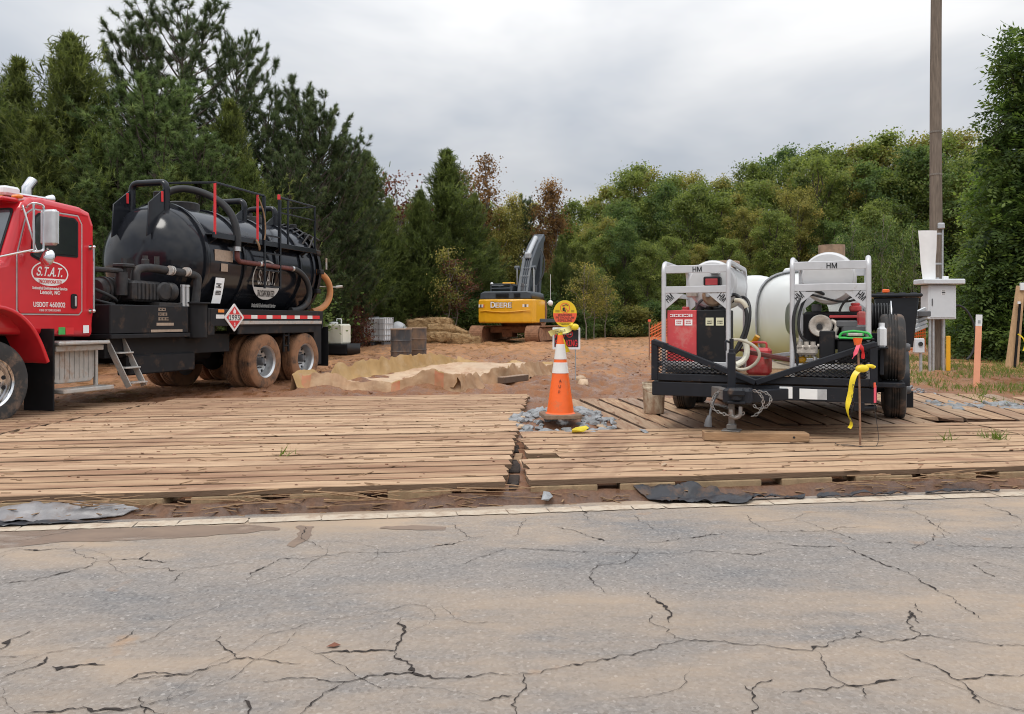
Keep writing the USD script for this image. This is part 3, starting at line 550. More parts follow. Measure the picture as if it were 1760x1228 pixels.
v, f = rock_mesh(.075); c = G(997, 740, .19); obj('stone', (v+[c[0]-.62, c[1]-9.3, .20], f), M['yellow_painted_rock'], pile, smooth=False, label='stone sprayed yellow')
rip = thing('stone_strip', 'row of larger grey stones between mats and grass at the right', 'stone strip', (6.6, 10.2, 0))
for k in range(120):
    u = rs.random(); x = 6.05+u*3.2+rs.normal(0, .12); y = 11.35-u*.95+rs.normal(0, .22)
    v, f = rock_mesh(rs.uniform(.07, .16), .7); zz = float(height(x, y))+.03
    obj('stone', (v+[x-6.6, y-10.2, zz], f), M['rock_blue' if rs.random() < .55 else 'rock_grey'], rip, smooth=False)
gr = MB()
for k in range(2600):
    x, y = rs.uniform(4.9, 9.2), rs.uniform(11.4, 22)
    if x > 5.2+.18*(y-11) + 1.6: continue
    v, f = rock_mesh(rs.uniform(.018, .055), .7, 9); gr.add(v+[x, y, float(height(x, y))+.008], f)
obj('gravel', gr, M['rock_grey'], smooth=False, kind='stuff', label='loose grey gravel behind the trailer', cat='gravel')
for px, py, r, z, lab in ((935, 853, .075, .06, 'flat pale grey stone in the dirt below the right front mat'), (1103, 742, .07, .17, 'single whitish stone on the cross planks right of the heap'), (1145, 800, .05, .165, 'small tan clod on the front mat planks')):
    c = G(px, py, z); v, f = rock_mesh(r, .5); obj('loose_stone', (v+c, f), M['rock_grey' if r > .06 else 'rock_tan'], smooth=False, label=lab, cat='stone')
lump = MB()
for k in range(900):                                             # clods of clay on the open ground
    x, y = rs.uniform(-8, 4), rs.uniform(12.4, 24)
    v, f = rock_mesh(rs.uniform(.012, .06)*(1.0 if y > 13 else .6), .6, 9); lump.add(v+[x, y, float(height(x, y))+.004], f)
paint('clay_clod', (.23, .115, .07), .9, var=.4, scale=6)
obj('clay_clods', lump, M['clay_clod'], smooth=False, kind='stuff', label='clods of red clay scattered over the site', cat='clods')
# splinters and mud on the mats and along their front edge
sp = MB()
for k in range(1150):
    if k < 900: p = st(rs.uniform(-9, 6.5), rs.uniform(T_MAT+.02, T_MAT+6.5)); z = MAT_TOP+.004; L = rs.uniform(.02, .16)
    else:
        p = st(rs.uniform(-5, 6.5), T_MAT-abs(rs.normal(0, .09))-.01); z = float(height(p[0], p[1]))+.012; L = rs.uniform(.03, .16)
    if k < 900 and p[0] > .1 and -sin(RA)*p[0]+cos(RA)*p[1] > 8.3: continue
    a = RA+rs.normal(0, .5); d = np.array([cos(a), sin(a), rs.normal(0, .06)])*L/2
    sp.bar(np.array([p[0], p[1], z])-d, np.array([p[0], p[1], z])+d, rs.uniform(.004, .014), .004, ch=.001)
obj('wood_splinters', sp, M['splinter'], smooth=False, kind='stuff', label='splinters and bark lying on the mats and along their edge', cat='splinters')
ml = MB()
for k in range(700):
    p = st(rs.uniform(-9, 6.5), rs.uniform(T_MAT+.05, T_MAT+6.7))
    v, f = rock_mesh(rs.uniform(.008, .03), .35, 8); ml.add(v+[p[0], p[1], MAT_TOP+.002], f)
obj('mud_crumbs', ml, M['clay_clod'], smooth=False, kind='stuff', label='crumbs of dried mud on the timber mats', cat='mud')
fr = MB()
for cx, L, th in ((-.95, 1.1, 0), (-.55, 1.4, 1), (-3.0, 1.3, 0), (-1.6, .8, 1), (2.9, .9, 0), (3.6, 1.1, 1)):   # frayed strips hanging off the front planks
    for k in range(11):
        p = st(cx+T_MAT*sin(RA)+rs.normal(0, L*.25), T_MAT-.01-rs.uniform(0, .10)*(1+th*.4)); a = RA+rs.normal(0, .12); l = rs.uniform(.12, .6)
        d = np.array([cos(a), sin(a), 0])*l/2; z = rs.uniform(.05, .15); dz = np.array([0, 0, rs.normal(0, .02)])
        c = np.array([p[0], p[1], z]); fr.tube(curve([c-d-dz, c+[0, 0, rs.normal(0, .008)], c+d+dz], 6), rs.uniform(.002, .006), 4)
obj('frayed_wood', fr, M['splinter'], smooth=False, kind='stuff', label='frayed wood fibres hanging off the front edge of the mats', cat='splinters')
# torn pieces in the gap between the two front mats
gp = thing('gap_timber', 'broken timber pieces, coloured dark for shade, stuck in the gap between the front mats', 'timber', st(s_left+.055, T_MAT+.1, .0), -1)
for k in range(9):
    m = MB(); m.bar((.02+rs.normal(0, .02), .02+k*.24, .035+rs.uniform(0, .05)), (.02+rs.normal(0, .025), .02+k*.24+rs.uniform(.1, .3), .04+rs.uniform(0, .06)), rs.uniform(.05, .10), .04)
    obj('fragment', m, M['splinter' if k in (2, 5) else 'gap_shade_wood'], gp, smooth=False)
# sheets of plastic along the edge
def sheet(name, poly, mat, seed, label, amp=.05, z0=.05):
    c = np.array(poly, float); m, k = 34, 9; u = np.linspace(0, 1, m)[:, None]; w = np.linspace(0, 1, k)[None]
    a, b, cc, d = [np.array(G(x, y, z0)) for x, y in c]
    P = ((1-u)*(1-w))[..., None]*a+(u*(1-w))[..., None]*b+(u*w)[..., None]*cc+((1-u)*w)[..., None]*d
    P[..., 0] += n2(P[..., 0], P[..., 1], 6, seed)*amp; P[..., 1] += n2(P[..., 0], P[..., 1], 5, seed+3)*amp*1.2
    P[..., 2] = np.maximum(height(P[..., 0], P[..., 1]), 0)+.012+np.abs(n2(P[..., 0], P[..., 1], 7, seed+5))*amp*1.9+np.abs(n2(P[..., 0], P[..., 1], 22, seed+6))*amp*.5
    f = [[i*k+j, (i+1)*k+j, (i+1)*k+j+1, i*k+j+1] for i in range(m-1) for j in range(k-1)]
    V = P.reshape(-1, 3); B = V-[0, 0, .004]; mb = MB(); mb.add(V, f); mb.add(B, [q[::-1] for q in f])
    obj(name, mb, M[mat], smooth=40, label=label, cat='plastic sheet')
sheet('plastic_sheet', [(-70, 893), (130, 886), (238, 877), (-70, 868)], 'sheet_grey', 71, 'flat grey plastic sheet under the left front mat edge', .04)
sheet('plastic_sheet', [(-70, 897), (90, 892), (205, 885), (-70, 889)], 'sheet_black', 75, 'black strip of plastic beside the grey sheet at left', .03)
sheet('plastic_sheet', [(1068, 842), (1150, 857), (1180, 846), (1112, 836)], 'sheet_black', 81, 'crumpled black plastic scrap below the right front mat', .05)
sheet('plastic_sheet', [(1150, 854), (1284, 858), (1296, 847), (1170, 841)], 'sheet_black', 85, 'largest crumpled heap of black plastic by the road line', .07)
sheet('plastic_sheet', [(1290, 851), (1380, 848), (1384, 844), (1296, 847)], 'sheet_black', 91, 'low torn black plastic right of the crumpled heap', .06)
sheet('plastic_sheet', [(1400, 846), (1560, 842), (1560, 840), (1400, 843)], 'sheet_black', 95, 'ragged black plastic edge nearing the right of the mat', .06)
sheet('plastic_sheet', [(1590, 841), (1720, 837), (1720, 835), (1590, 838)], 'sheet_black', 99, 'ragged black plastic edge at the right end of the mat', .05)
# ================================================================ the red tanker lorry
TYAW = 16.6
TZ = .09
truck = thing('vacuum_truck', 'red tanker truck with a black vacuum tank, muddy double rear wheels and chrome mirror', 'truck', (-7.35, 9.84, TZ), -TYAW)
def wheel(parent, c, axis, r, w, rim='bright_steel', tyre='muddy_rubber', dish=.10, holes=10, hub=True):
    """tyre with grooves, dished rim with hand holes, hub; axis points to the outer face; c is the centre of the outer face."""
    axis = unit(axis); o = np.asarray(c, float)-axis*w; t = MB(); rr = r*.565
    prof = [(rr, .012), (rr+.03, 0.0), (r*.80, -.008), (r*.93, .004), (r*.985, .026), (r, .05)]
    g = np.linspace(.05, w-.05, 6)
    for a in g[1:-1]: prof += [(r, a-.008), (r-.014, a-.005), (r-.014, a+.005), (r, a+.008)]
    prof += [(r, w-.05), (r*.985, w-.026), (r*.93, w-.004), (r*.80, w+.008), (rr+.03, w), (rr, w-.012), (rr, .012)]
    t.lathe(prof[::-1], o, axis, 44)
    W_ = thing('wheel', parent=parent)
    obj('tyre', t, M[tyre], W_, smooth=32)
    m = MB(); d = w-dish
    m.lathe([(0, d-.02), (rr*.30, d-.02), (rr*.55, d+.005), (rr*.72, d+.01), (rr*.86, d-.04), (rr*.90, d-.05), (rr*.93, w-.035), (rr*1.0, w-.012), (rr*1.035, w-.004), (rr*1.035, w-.02), (rr*.99, .02), (0, .02)][::-1], o, axis, 40)
    obj('rim', m, M[rim], W_, smooth=35)
    if holes:
        hm = MB(); dd, a1, a2 = frame(axis)
        for k in range(holes):
            an = 2*pi*(k+.5)/holes; p = o+axis*(d+.0085)+(a1*cos(an)+a2*sin(an))*rr*.66
            hm.cyl(p-axis*.006, p+axis*.004, rr*.095, sides=12)
        obj('hand_holes', hm, M['black_matte'], W_)
    if hub:
        h = MB(); h.lathe([(0, d+.11), (rr*.16, d+.11), (rr*.22, d+.09), (rr*.26, d-.015), (0, d-.015)][::-1], o, axis, 20)
        dd, a1, a2 = frame(axis)
        for k in range(10):
            an = 2*pi*k/10; p = o+axis*d+(a1*cos(an)+a2*sin(an))*rr*.40; h.cyl(p-axis*.01, p+axis*.03, rr*.045, sides=8)
        obj('hub', h, M['machine_grey' if rim != 'chrome' else 'black_matte'], W_)
    return W_
X, Yv, Zv = np.array([1., 0, 0]), np.array([0, 1., 0]), np.array([0, 0, 1.])
for s in (1, -1):
    wheel(truck, (s*1.20, -.20, .515), (s, 0, 0), .525, .29, 'chrome', 'tyre_rubber', dish=.045)
    for yy in (5.40, 6.80):
        wheel(truck, (s*1.20, yy, .50), (s, 0, 0), .522, .27, 'bright_steel', dish=.16, holes=8)
        wheel(truck, (s*.87, yy, .50), (s, 0, 0), .522, .27, 'machine_grey', dish=.04, holes=0, hub=False)
# chassis
ch = MB()
for s in (-1, 1): ch.span((s*.43-.04, -1.0, .80), (s*.43+.04, 7.9, 1.06), .01)
for y in (.2, 1.8, 3.2, 4.6, 6.1, 7.6): ch.span((-.4, y, .84), (.4, y+.1, 1.0))
for y in (0.0, 5.40, 6.80): ch.cyl((-.95, y, .50), (.95, y, .50), .075, sides=14); ch.ball((0, y, .52), .2, 2)
for s in (-1, 1):
    for k in range(5): ch.bar((s*.46, 5.3+.05*k, .72-.03*k), (s*.46, 6.9-.05*k, .72-.03*k), .09, .022)
    ch.bar((s*.46, 6.1, .6), (s*.46, 6.1, .9), .12, .2, (1, 0, 0))
ch.tube(fillet([(.2, 1.6, .7), (.2, 4.9, .55)], .1), .055, 10)
ch.cyl((.55, 3.4, .72), (.55, 4.5, .72), .14, ch=.02); ch.cyl((-.6, 3.4, .72), (-.6, 4.5, .72), .14, ch=.02)
obj('chassis', ch, M['chassis_black'], truck)
# cab
cabp = Polygon([(.0, 1.19-TZ), (1.50, 1.13-TZ), (1.545, 1.5-TZ), (1.545, 2.72-TZ), (1.47, 2.90-TZ), (1.30, 2.955-TZ), (.70, 2.99-TZ), (.52, 2.97-TZ), (.40, 2.90-TZ), (.34, 2.82-TZ), (.11, 2.12-TZ), (-.30, 2.02-TZ), (-.30, 1.19-TZ)]).buffer(-.03).buffer(.03, quad_segs=4)
cm = MB(); cm.plate(cabp, (-1.02, 0, 0), Yv, Zv, 2.04, bevel=.09)
obj('cab', cm, M['red_paint'], truck, smooth=40)
hm = MB()
hp = Polygon([(-1.75, 1.05), (-.28, 1.05), (-.28, 1.98), (-.6, 1.93), (-1.55, 1.72), (-1.72, 1.60)])
hm.plate(hp, (-.80, 0, 0), Yv, Zv, 1.60, bevel=.08); obj('hood', hm, M['red_paint'], truck, smooth=40)
def arch(pts, th):                                             # closed outline of a band along a curve
    c = curve(pts, 26); t = np.gradient(c, axis=0); t /= np.linalg.norm(t, axis=1, keepdims=True); nn = np.stack([-t[:, 1], t[:, 0]], 1)
    return Polygon(np.vstack([c, (c-nn*th)[::-1]])).buffer(0)
for s in (1, -1):
    f = MB(); pl = arch([(.60, .83-TZ), (.53, 1.0-TZ), (.40, 1.24-TZ), (.20, 1.44-TZ), (-.05, 1.545-TZ), (-.4, 1.53-TZ), (-.75, 1.42-TZ), (-1.0, 1.2-TZ)], -.05)
    f.plate(pl, (.70 if s > 0 else -1.23, 0, 0), Yv, Zv, .53, bevel=.02); obj('fender', f, M['red_paint'], truck, smooth=40)
bumper = MB(); bumper.box((0, -1.9, .62), (2.4, .16, .36), .04); obj('bumper', bumper, M['chrome'], truck)
# windscreen: two panes in a black rubber frame
wn = unit((0, -.70, .23)); wu = unit(np.cross(wn, X)); wu = wu if wu[2] > 0 else -wu
for s in (1, -1):
    o = np.array([0, .222, 2.465-TZ])+wn*.004
    for nm, gw, d, mt in (('windscreen_seal', .0, .006, 'black_matte'), ('windscreen', .03, .010, 'windshield_glass')):
        p = roundrect(.03+gw if s > 0 else -.93+gw, -.34+gw, .93-gw if s > 0 else -.03-gw, .36-gw, .06)
        w = MB(); ux = np.cross(wu, wn); 
        if ux[0] < 0: ux = -ux
        w.plate(p, o, ux, wu, d) if np.dot(np.cross(ux, wu), wn) > 0 else w.plate(p, o+wn*d, ux, wu, d)
        obj(nm, w, M[mt], truck)
vis = MB(); vis.box((0, .27, 2.91-TZ), (1.9, .24, .05), .02); obj('sun_visor', vis, M['red_paint'], truck)
for x in (-.6, 0, .6, .88):
    l = MB(); l.box((x, .42, 2.965-TZ), (.14, .09, .05), .02); obj('marker_lamp', l, M['amber_lens'], truck)
# doors, near side in full
for s in (1, -1):
    dx = s*1.02; ux = Yv*s
    door = thing('door', parent=truck)
    dp = Polygon([(.33, 1.46-TZ), (1.24, 1.46-TZ), (1.28, 1.50-TZ), (1.28, 2.70-TZ), (1.22, 2.80-TZ), (.52, 2.80-TZ), (.44, 2.74-TZ), (.30, 2.2-TZ), (.30, 1.50-TZ)])
    def pp(poly): return poly if s > 0 else shapely.affinity.scale(poly, -1, 1, origin=(0, 0))
    d = MB(); d.plate(pp(dp), (dx, 0, 0), ux, Zv, .016, bevel=.006); obj('door_panel', d, M['red_paint'], door, smooth=40)
    gap = MB(); gap.plate(pp(dp.buffer(.022).difference(dp.buffer(.006))), (dx, 0, 0), ux, Zv, .007); obj('door_seam', gap, M['bright_steel'], door)
    wp = Polygon([(.50, 2.22-TZ), (.72, 2.13-TZ), (.86, 2.26-TZ), (1.19, 2.26-TZ), (1.19, 2.71-TZ), (1.15, 2.745-TZ), (.60, 2.745-TZ), (.55, 2.70-TZ)])
    g1 = MB(); g1.plate(pp(wp.buffer(.028)), (dx+s*.0165, 0, 0), ux, Zv, .006); obj('window_seal', g1, M['black_matte'], door)
    g2 = MB(); g2.plate(pp(wp), (dx+s*.023, 0, 0), ux, Zv, .005); obj('window', g2, M['glass_dark'], door)
    h = MB(); h.plate(pp(roundrect(1.10, 1.53-TZ, 1.20, 1.73-TZ, .03)), (dx+s*.0165, 0, 0), ux, Zv, .012); obj('handle', h, M['black_matte'], door)
    hb = MB(); hb.box((dx+s*.034, 1.165, 1.63-TZ), (.02, .03, .14), .006); obj('handle_grip', hb, M['bright_steel'], door)
    if s > 0:
        fo = dx+.0168
        ring = shapely.affinity.scale(shapely.geometry.Point(0, 0).buffer(1, quad_segs=16), .285, .165); inner = shapely.affinity.scale(ring, .94, .90)
        lower = inner.intersection(shapely.box(-1, -.35, 1, -.068))
        low = shapely.box(-.29, -.165, .29, -.068).intersection(ring)
        lg = MB(); lg.plate(ring.difference(inner), (fo, .77, 1.99-TZ), Yv, Zv, .003); lg.plate(low, (fo, .77, 1.99-TZ), Yv, Zv, .0034)
        lg.text('S.T.A.T.', .115, (fo, .755, 1.955-TZ), Yv, Zv, .003, shear=.28, width=.40, bold=True)
        lg.text('Industrial Environmental Service', .034, (fo, .77, 1.775-TZ), Yv, Zv, .003, width=.54, bold=True)
        lg.text('Lenoir, NC', .046, (fo, .77, 1.715-TZ), Yv, Zv, .003, width=.31, bold=True)
        lg.text('USDOT 460002', .062, (fo, .76, 1.545-TZ), Yv, Zv, .003, width=.49, bold=True)
        lg.text('FIRE EXTINGUISHER', .026, (fo, .77, 1.488-TZ), Yv, Zv, .003, width=.33)
        obj('door_lettering', lg, M['white_letter'], door, smooth=False)
        lb = MB(); lb.text('INCORPORATED', .045, (fo+.0036, .77, 1.857-TZ), Yv, Zv, .002, width=.36, bold=True); obj('red_lettering', lb, M['red_letter'], door, smooth=False)
st_ = MB()
for (a, b, mt, nm) in (((.915, 1.175-TZ), (1.02, 1.275-TZ), 'green_label', 'green_sticker'), ((1.03, 1.175-TZ), (1.16, 1.27-TZ), 'red_reflector', 'red_sticker'), ((1.32, 1.19-TZ), (1.42, 1.30-TZ), 'paper', 'white_sticker')):
    m = MB(); m.plate(shapely.box(*a, *b), (1.0205, 0, 0), Yv, Zv, .004); obj(nm, m, M[mt], truck, smooth=False)
gh = MB(); gh.tube(fillet([(1.02, 1.44, 2.40-TZ), (1.09, 1.44, 2.40-TZ), (1.09, 1.44, 1.50-TZ), (1.02, 1.44, 1.50-TZ)], .02), .017, 10)
for z in (2.40, 1.50): gh.ball((1.09, 1.44, z-TZ), .026, 2); gh.cyl((1.02, 1.44, z-TZ), (1.035, 1.44, z-TZ), .035)
obj('grab_bar', gh, M['chrome'], truck)
# mirror with its bracket
mr = thing('mirror', parent=truck)
m = MB(); m.box((1.32, .50, 2.56-TZ), (.24, .10, .46), .03); obj('mirror_housing', m, M['bright_steel'], mr)
m = MB(); m.box((1.31, .557, 2.56-TZ), (.21, .012, .42), .004); obj('mirror_glass', m, M['mirror_glass'], mr)
m = MB(); m.lathe([(0, 0), (.09, .005), (.115, .03), (.11, .05), (.06, .085), (0, .095)], (1.28, .54, 2.17-TZ), (0, -1, .15), 24); obj('round_mirror', m, M['chrome'], mr)
m = MB()
m.tube(fillet([(1.02, .36, 2.78-TZ), (1.24, .34, 2.86-TZ), (1.27, .46, 2.84-TZ), (1.27, .46, 2.26-TZ), (1.24, .36, 2.24-TZ), (1.02, .32, 2.24-TZ)], .04), .016, 8)
m.tube([(1.24, .34, 2.85-TZ), (1.22, .36, 2.24-TZ)], .014, 8); m.tube([(1.22, .37, 2.27-TZ), (1.02, -.16, 2.10-TZ)], .014, 8); m.tube([(1.10, .30, 2.83-TZ), (1.22, .40, 2.25-TZ)], .012, 8)
m.tube([(1.28, .5, 2.30-TZ), (1.28, .54, 2.19-TZ)], .012, 8)
obj('bracket', m, M['chrome'], mr)
ex = MB(); ex.tube(curve([(-.45, 1.72, 1.2), (-.45, 1.72, 3.26-TZ), (-.45, 1.75, 3.40-TZ), (-.45, 1.83, 3.49-TZ)], 14), .075, 18)
ex2 = MB(); ex2.tube(fillet([(.78, 1.72, 1.1), (.78, 1.72, 2.0)], .1), .08, 14)
obj('exhaust_stack', ex, M['chrome'], truck)
ac = MB(); ac.box((.55, .50, 3.06-TZ), (.34, .24, .12), .03); obj('roof_air_unit', ac, M['white_plastic'], truck)
hr = MB(); hr.tube([(.5, .1, 3.06-TZ), (.72, 1.0, 3.03-TZ)], .022, 10); hr.lathe([(0, 0), (.03, 0), (.055, .05), (.07, .10), (.06, .10), (0, .06)], (.72, .98, 3.03-TZ), (.1, 1, 0), 16); hr.bar((.62, .6, 2.95-TZ), (.62, .6, 3.05-TZ), .03, .03, (1, 0, 0)); obj('air_horn', hr, M['chrome'], truck)
# mud flap, fuel tank step and ladder steps on the near side
mf = MB(); mf.box((.97, .66, .63), (.50, .025, 1.08), .006); obj('front_mud_flap', mf, M['chassis_black'], truck)
tk = thing('fuel_tank_step', parent=truck)
m = MB(); m.plate(roundrect(.80, .42, 1.50, 1.0, .10), (.62, 0, 0), Yv, Zv, .42, bevel=.02); obj('tank_box', m, M['muddy_steel'], tk)
m = MB(); m.box((1.10, 1.15, .97), (.30, .86, .05), .015); m.box((1.10, 1.15, .90), (.12, .80, .08), .01); obj('upper_step', m, M['muddy_steel'], tk)
m = MB(); m.box((1.13, 1.20, .33), (.28, .86, .06), .012); m.box((1.0, .82, .6), (.05, .05, .55)); m.box((1.0, 1.56, .6), (.05, .05, .55)); obj('lower_step', m, M['muddy_steel'], tk)
m = MB()
for k in range(9): m.box((1.045, .84+k*.08, .68), (.006, .012, .40), .002)
obj('tread_ribs', m, M['muddy_steel'], tk)
ls = thing('step_frame', parent=truck)
for y in (1.80, 2.10):
    m = MB(); m.bar((.95, y-.02, 1.03), (1.25, y+.12, .30), .10, .018, (0, 1, 0)); obj('side_plate', m, M['muddy_steel'], ls)
for k, z in enumerate((.80, .58, .36)):
    m = MB(); m.box((1.05+.09*k, 2.0+.04*k, z), (.16, .30, .025), .006); obj('step', m, M['muddy_steel'], ls)
# equipment frame behind the cab
bf = MB(); bf.span((-1.15, 1.70, 1.17-TZ), (1.12, 3.35, 1.60-TZ), .012); bf.span((-1.16, 1.69, 1.10-TZ), (1.15, 3.36, 1.165-TZ), .008); bf.span((-.95, 1.75, .72), (.98, 4.6, 1.05), .01)
bf.span((.85, 2.1, .45), (1.05, 3.6, .75), .02)
obj('equipment_frame', bf, M['black_matte'], truck)
sb = MB()
sb.plate(shapely.box(2.62, 1.285-TZ, 3.0, 1.33-TZ), (1.121, 0, 0), Yv, Zv, .003); sb.plate(shapely.box(2.5, 1.185-TZ, 3.2, 1.225-TZ), (1.121, 0, 0), Yv, Zv, .003); obj('frame_stickers', sb, M['sticker_tan'], truck, smooth=False)
tx = MB()
for k, w in enumerate((.16, .20, .22)): tx.dashes(w, .045, (1.1208, 2.66+w/2, 1.52-TZ-.075*k), Yv, Zv, .002, k)
obj('frame_lettering', tx, M['sticker_tan'], truck, smooth=False)
vt = MB(); vt.cyl((1.02, 3.62, .98), (1.02, 3.62, 1.66-TZ), .20, sides=28, ch=.015); vt.cyl((1.02, 3.62, 1.645-TZ), (1.02, 3.62, 1.675-TZ), .25, sides=28, ch=.006); obj('filter_pot', vt, M['black_matte'], truck)
# pump group
pg = thing('vacuum_pump', parent=truck)
m = MB(); m.cyl((.55, 2.0, 1.82-TZ), (.55, 3.05, 1.82-TZ), .19, sides=24, ch=.03)
for k in range(7): m.cyl((.55, 2.10+k*.09, 1.82-TZ), (.55, 2.14+k*.09, 1.82-TZ), .215, sides=24)
obj('pump_body', m, M['pump_metal'], pg)
m = MB(); m.box((.80, 2.62, 1.82-TZ), (.36, .62, .32), .04)
for k in range(6): m.box((.985, 2.40+k*.08, 1.82-TZ), (.03, .035, .26), .008)
obj('gear_case', m, M['pump_metal'], pg)
m = MB(); m.cyl((.98, 3.0, 1.83-TZ), (.98, 3.14, 1.83-TZ), .15, sides=22, ch=.03); m.lathe([(.14, 0), (.15, .02), (.12, .05), (.03, .06), (0, .06)], (1.0, 2.92, 1.83-TZ), (1, -.2, 0), 22); m.box((.86, 2.95, 1.62-TZ), (.5, .5, .06)); obj('motor', m, M['pump_metal'], pg)
m = MB(); m.tube(fillet([(.75, 1.72, 2.12-TZ), (.80, 2.25, 2.12-TZ)], .1), .04, 10); m.tube(fillet([(.85, 2.48, 1.90-TZ), (.85, 2.48, 2.16-TZ), (.90, 2.7, 2.20-TZ), (.98, 3.62, 2.14-TZ), (1.02, 3.70, 2.10-TZ), (1.02, 3.64, 1.66-TZ)], .12), .068, 14)
m.tube(fillet([(.80, 2.25, 2.1-TZ), (.80, 2.25, 1.75-TZ)], .1), .09, 14)
obj('suction_pipe', m, M['pump_metal'], pg)
m = MB()
for y in (3.05, 3.10, 3.42, 3.47): m.tube([(.96+.04*cos(0), y-.012, 2.175-TZ), (.96+.04, y+.012, 2.173-TZ)], .078, 14)
obj('hose_clamps', m, M['muddy_steel'], pg)
for bx, sz in (((.75, 2.35, 2.21-TZ), (.22, .24, .06)), ((.82, 2.72, 2.28-TZ), (.09, .10, .12)), ((.88, 2.9, 2.28-TZ), (.06, .07, .10))):
    m = MB(); m.box(bx, sz, .015); m.cyl((bx[0], bx[1], bx[2]-.12), (bx[0], bx[1], bx[2]+.11), .04, sides=12); obj('valve', m, M['pump_metal'], pg)
m = MB(); m.cyl((.3, 2.2, 1.6-TZ), (.3, 2.2, 2.0-TZ), .12, ch=.03); obj('oil_pot', m, M['pump_metal'], pg)
for y in (3.30, 3.40):
    m = MB(); m.cyl((1.05, y, 1.60-TZ), (1.05, y, 1.93-TZ), .035, sides=12); m.cyl((1.05, y, 1.92-TZ), (1.05, y, 1.955-TZ), .045, sides=12); obj('strainer', m, M['bright_steel'], pg)
m = MB(); m.tube(curve([(.75, 1.70, 1.85-TZ), (.9, 1.95, 1.72-TZ), (.75, 2.2, 1.65-TZ)], 12), .025); m.tube(curve([(.7, 1.7, 1.7-TZ), (.95, 1.85, 1.62-TZ), (.8, 2.1, 1.62-TZ)], 12), .02); obj('air_lines', m, M['hose_rubber'], pg)
# tank
TC, TR_ = 2.42-TZ, 1.0
tank = thing('tank', parent=truck)
prof = [(0, 3.28), (.35, 3.31), (.62, 3.40), (.82, 3.53), (.94, 3.70), (.985, 3.86), (TR_, 3.98), (TR_, 7.42), (.985, 7.5), (.96, 7.52), (0, 7.52)]
m = MB(); m.lathe(prof[::-1], (0, 0, TC), (0, 1, 0), 64); obj('shell', m, M['black_paint'], tank, smooth=35)
for y in (3.96, 5.0, 6.0, 6.9, 7.42):
    m = MB(); w = .05 if y in (3.96, 7.42) else .035
    m.lathe([(TR_-.02, y-w), (TR_+.035, y-w), (TR_+.045, y), (TR_+.035, y+w), (TR_-.02, y+w)][::-1], (0, 0, TC), (0, 1, 0), 64); obj('stiffening_ring', m, M['black_paint'], tank, smooth=35)
m = MB(); m.lathe([(1.09, 7.50), (1.09, 7.60), (1.0, 7.62), (.8, 7.72), (.4, 7.80), (0, 7.82)][::-1], (0, 0, TC), (0, 1, 0), 48)
for k in range(16):
    a = 2*pi*k/16; m.box((1.09*cos(a), 7.55, TC+1.09*sin(a)), (.10, .16, .10), .015)
obj('rear_door', m, M['black_matte'], tank)
for y, r, h in ((4.55, .30, 1.10), (6.45, .34, 1.08), (3.95, .09, 1.22)):
    m = MB(); m.cyl((0, y, TC+.93), (0, y, TC+h), r, ch=.02)
    if y == 6.45:
        for k in range(10):
            a = 2*pi*k/10; m.cyl((.31*cos(a), 6.45+.31*sin(a), TC+h-.03), (.31*cos(a), 6.45+.31*sin(a), TC+1.14), .03, sides=8)
    obj('hatch', m, M['pump_metal'], tank)
for k in range(7):
    m = MB(); m.tube(fillet([(.2+.12*k, 7.3, TC+.98-.04*k*k*.4), (.22+.12*k, 7.52, TC+1.06-.05*k), (.24+.12*k, 7.7, TC+1.0-.05*k)], .05), .022, 8); obj('door_clamp', m, M['pump_metal'], tank)
def on_tank(v, r=TR_+.0025):
    v = v.copy(); off = v[:, 0]; a = (v[:, 2]-TC)/r; v[:, 0] = (r+off)*np.cos(a); v[:, 2] = TC+(r+off)*np.sin(a); return v
ring = shapely.affinity.scale(shapely.geometry.Point(0, 0).buffer(1, quad_segs=20), .46, .20); inner = shapely.affinity.scale(ring, .95, .92)
low = shapely.box(-.5, -.26, .5, -.07).intersection(ring)
lg = MB()
for pl in (ring.difference(inner).segmentize(.05), low.segmentize(.05)):
    t = trimesh.creation.extrude_polygon(pl, .003, engine='earcut'); v = np.array(t.vertices); lg.add(on_tank(np.stack([v[:, 2], v[:, 0]+5.72, v[:, 1]+2.28-TZ], 1)), t.faces)
lg.text('S.T.A.T.', .14, (0, 5.70, 2.24-TZ), Yv, Zv, .003, shear=.28, width=.56, wrap=on_tank)
lg.text('Industrial Environmental Service', .045, (0, 5.72, 1.99-TZ), Yv, Zv, .003, width=.78, wrap=on_tank); lg.text('Lenoir, NC', .06, (0, 5.72, 1.90-TZ), Yv, Zv, .003, width=.44, wrap=on_tank)
obj('tank_lettering', lg, M['faded_letter'], tank, smooth=False)
lb = MB(); lb.text('INCORPORATED', .065, (.0035, 5.72, 2.115-TZ), Yv, Zv, .002, width=.56, wrap=on_tank, bold=True); obj('dark_lettering', lb, M['black_letter'], tank, smooth=False)
def tank_card(nm, y0, z0, w, h, mat, skew=0):
    pl = Polygon([(0, 0), (w, 0), (w+skew, h), (skew, h)]).segmentize(.05); t = trimesh.creation.extrude_polygon(pl, .003, engine='earcut'); v = np.array(t.vertices)
    m = MB(); m.add(on_tank(np.stack([v[:, 2]+.001, v[:, 0]+y0, v[:, 1]+z0], 1)), t.faces); return obj(nm, m, M[mat], tank, smooth=False)
tank_card('paper_notice', 4.16, 2.02-TZ, .24, .25, 'paper', .04); tank_card('tan_strip', 4.16, 2.42-TZ, .50, .10, 'sticker_tan'); tank_card('tan_label', 4.33, 2.33-TZ, .19, .07, 'sticker_tan')
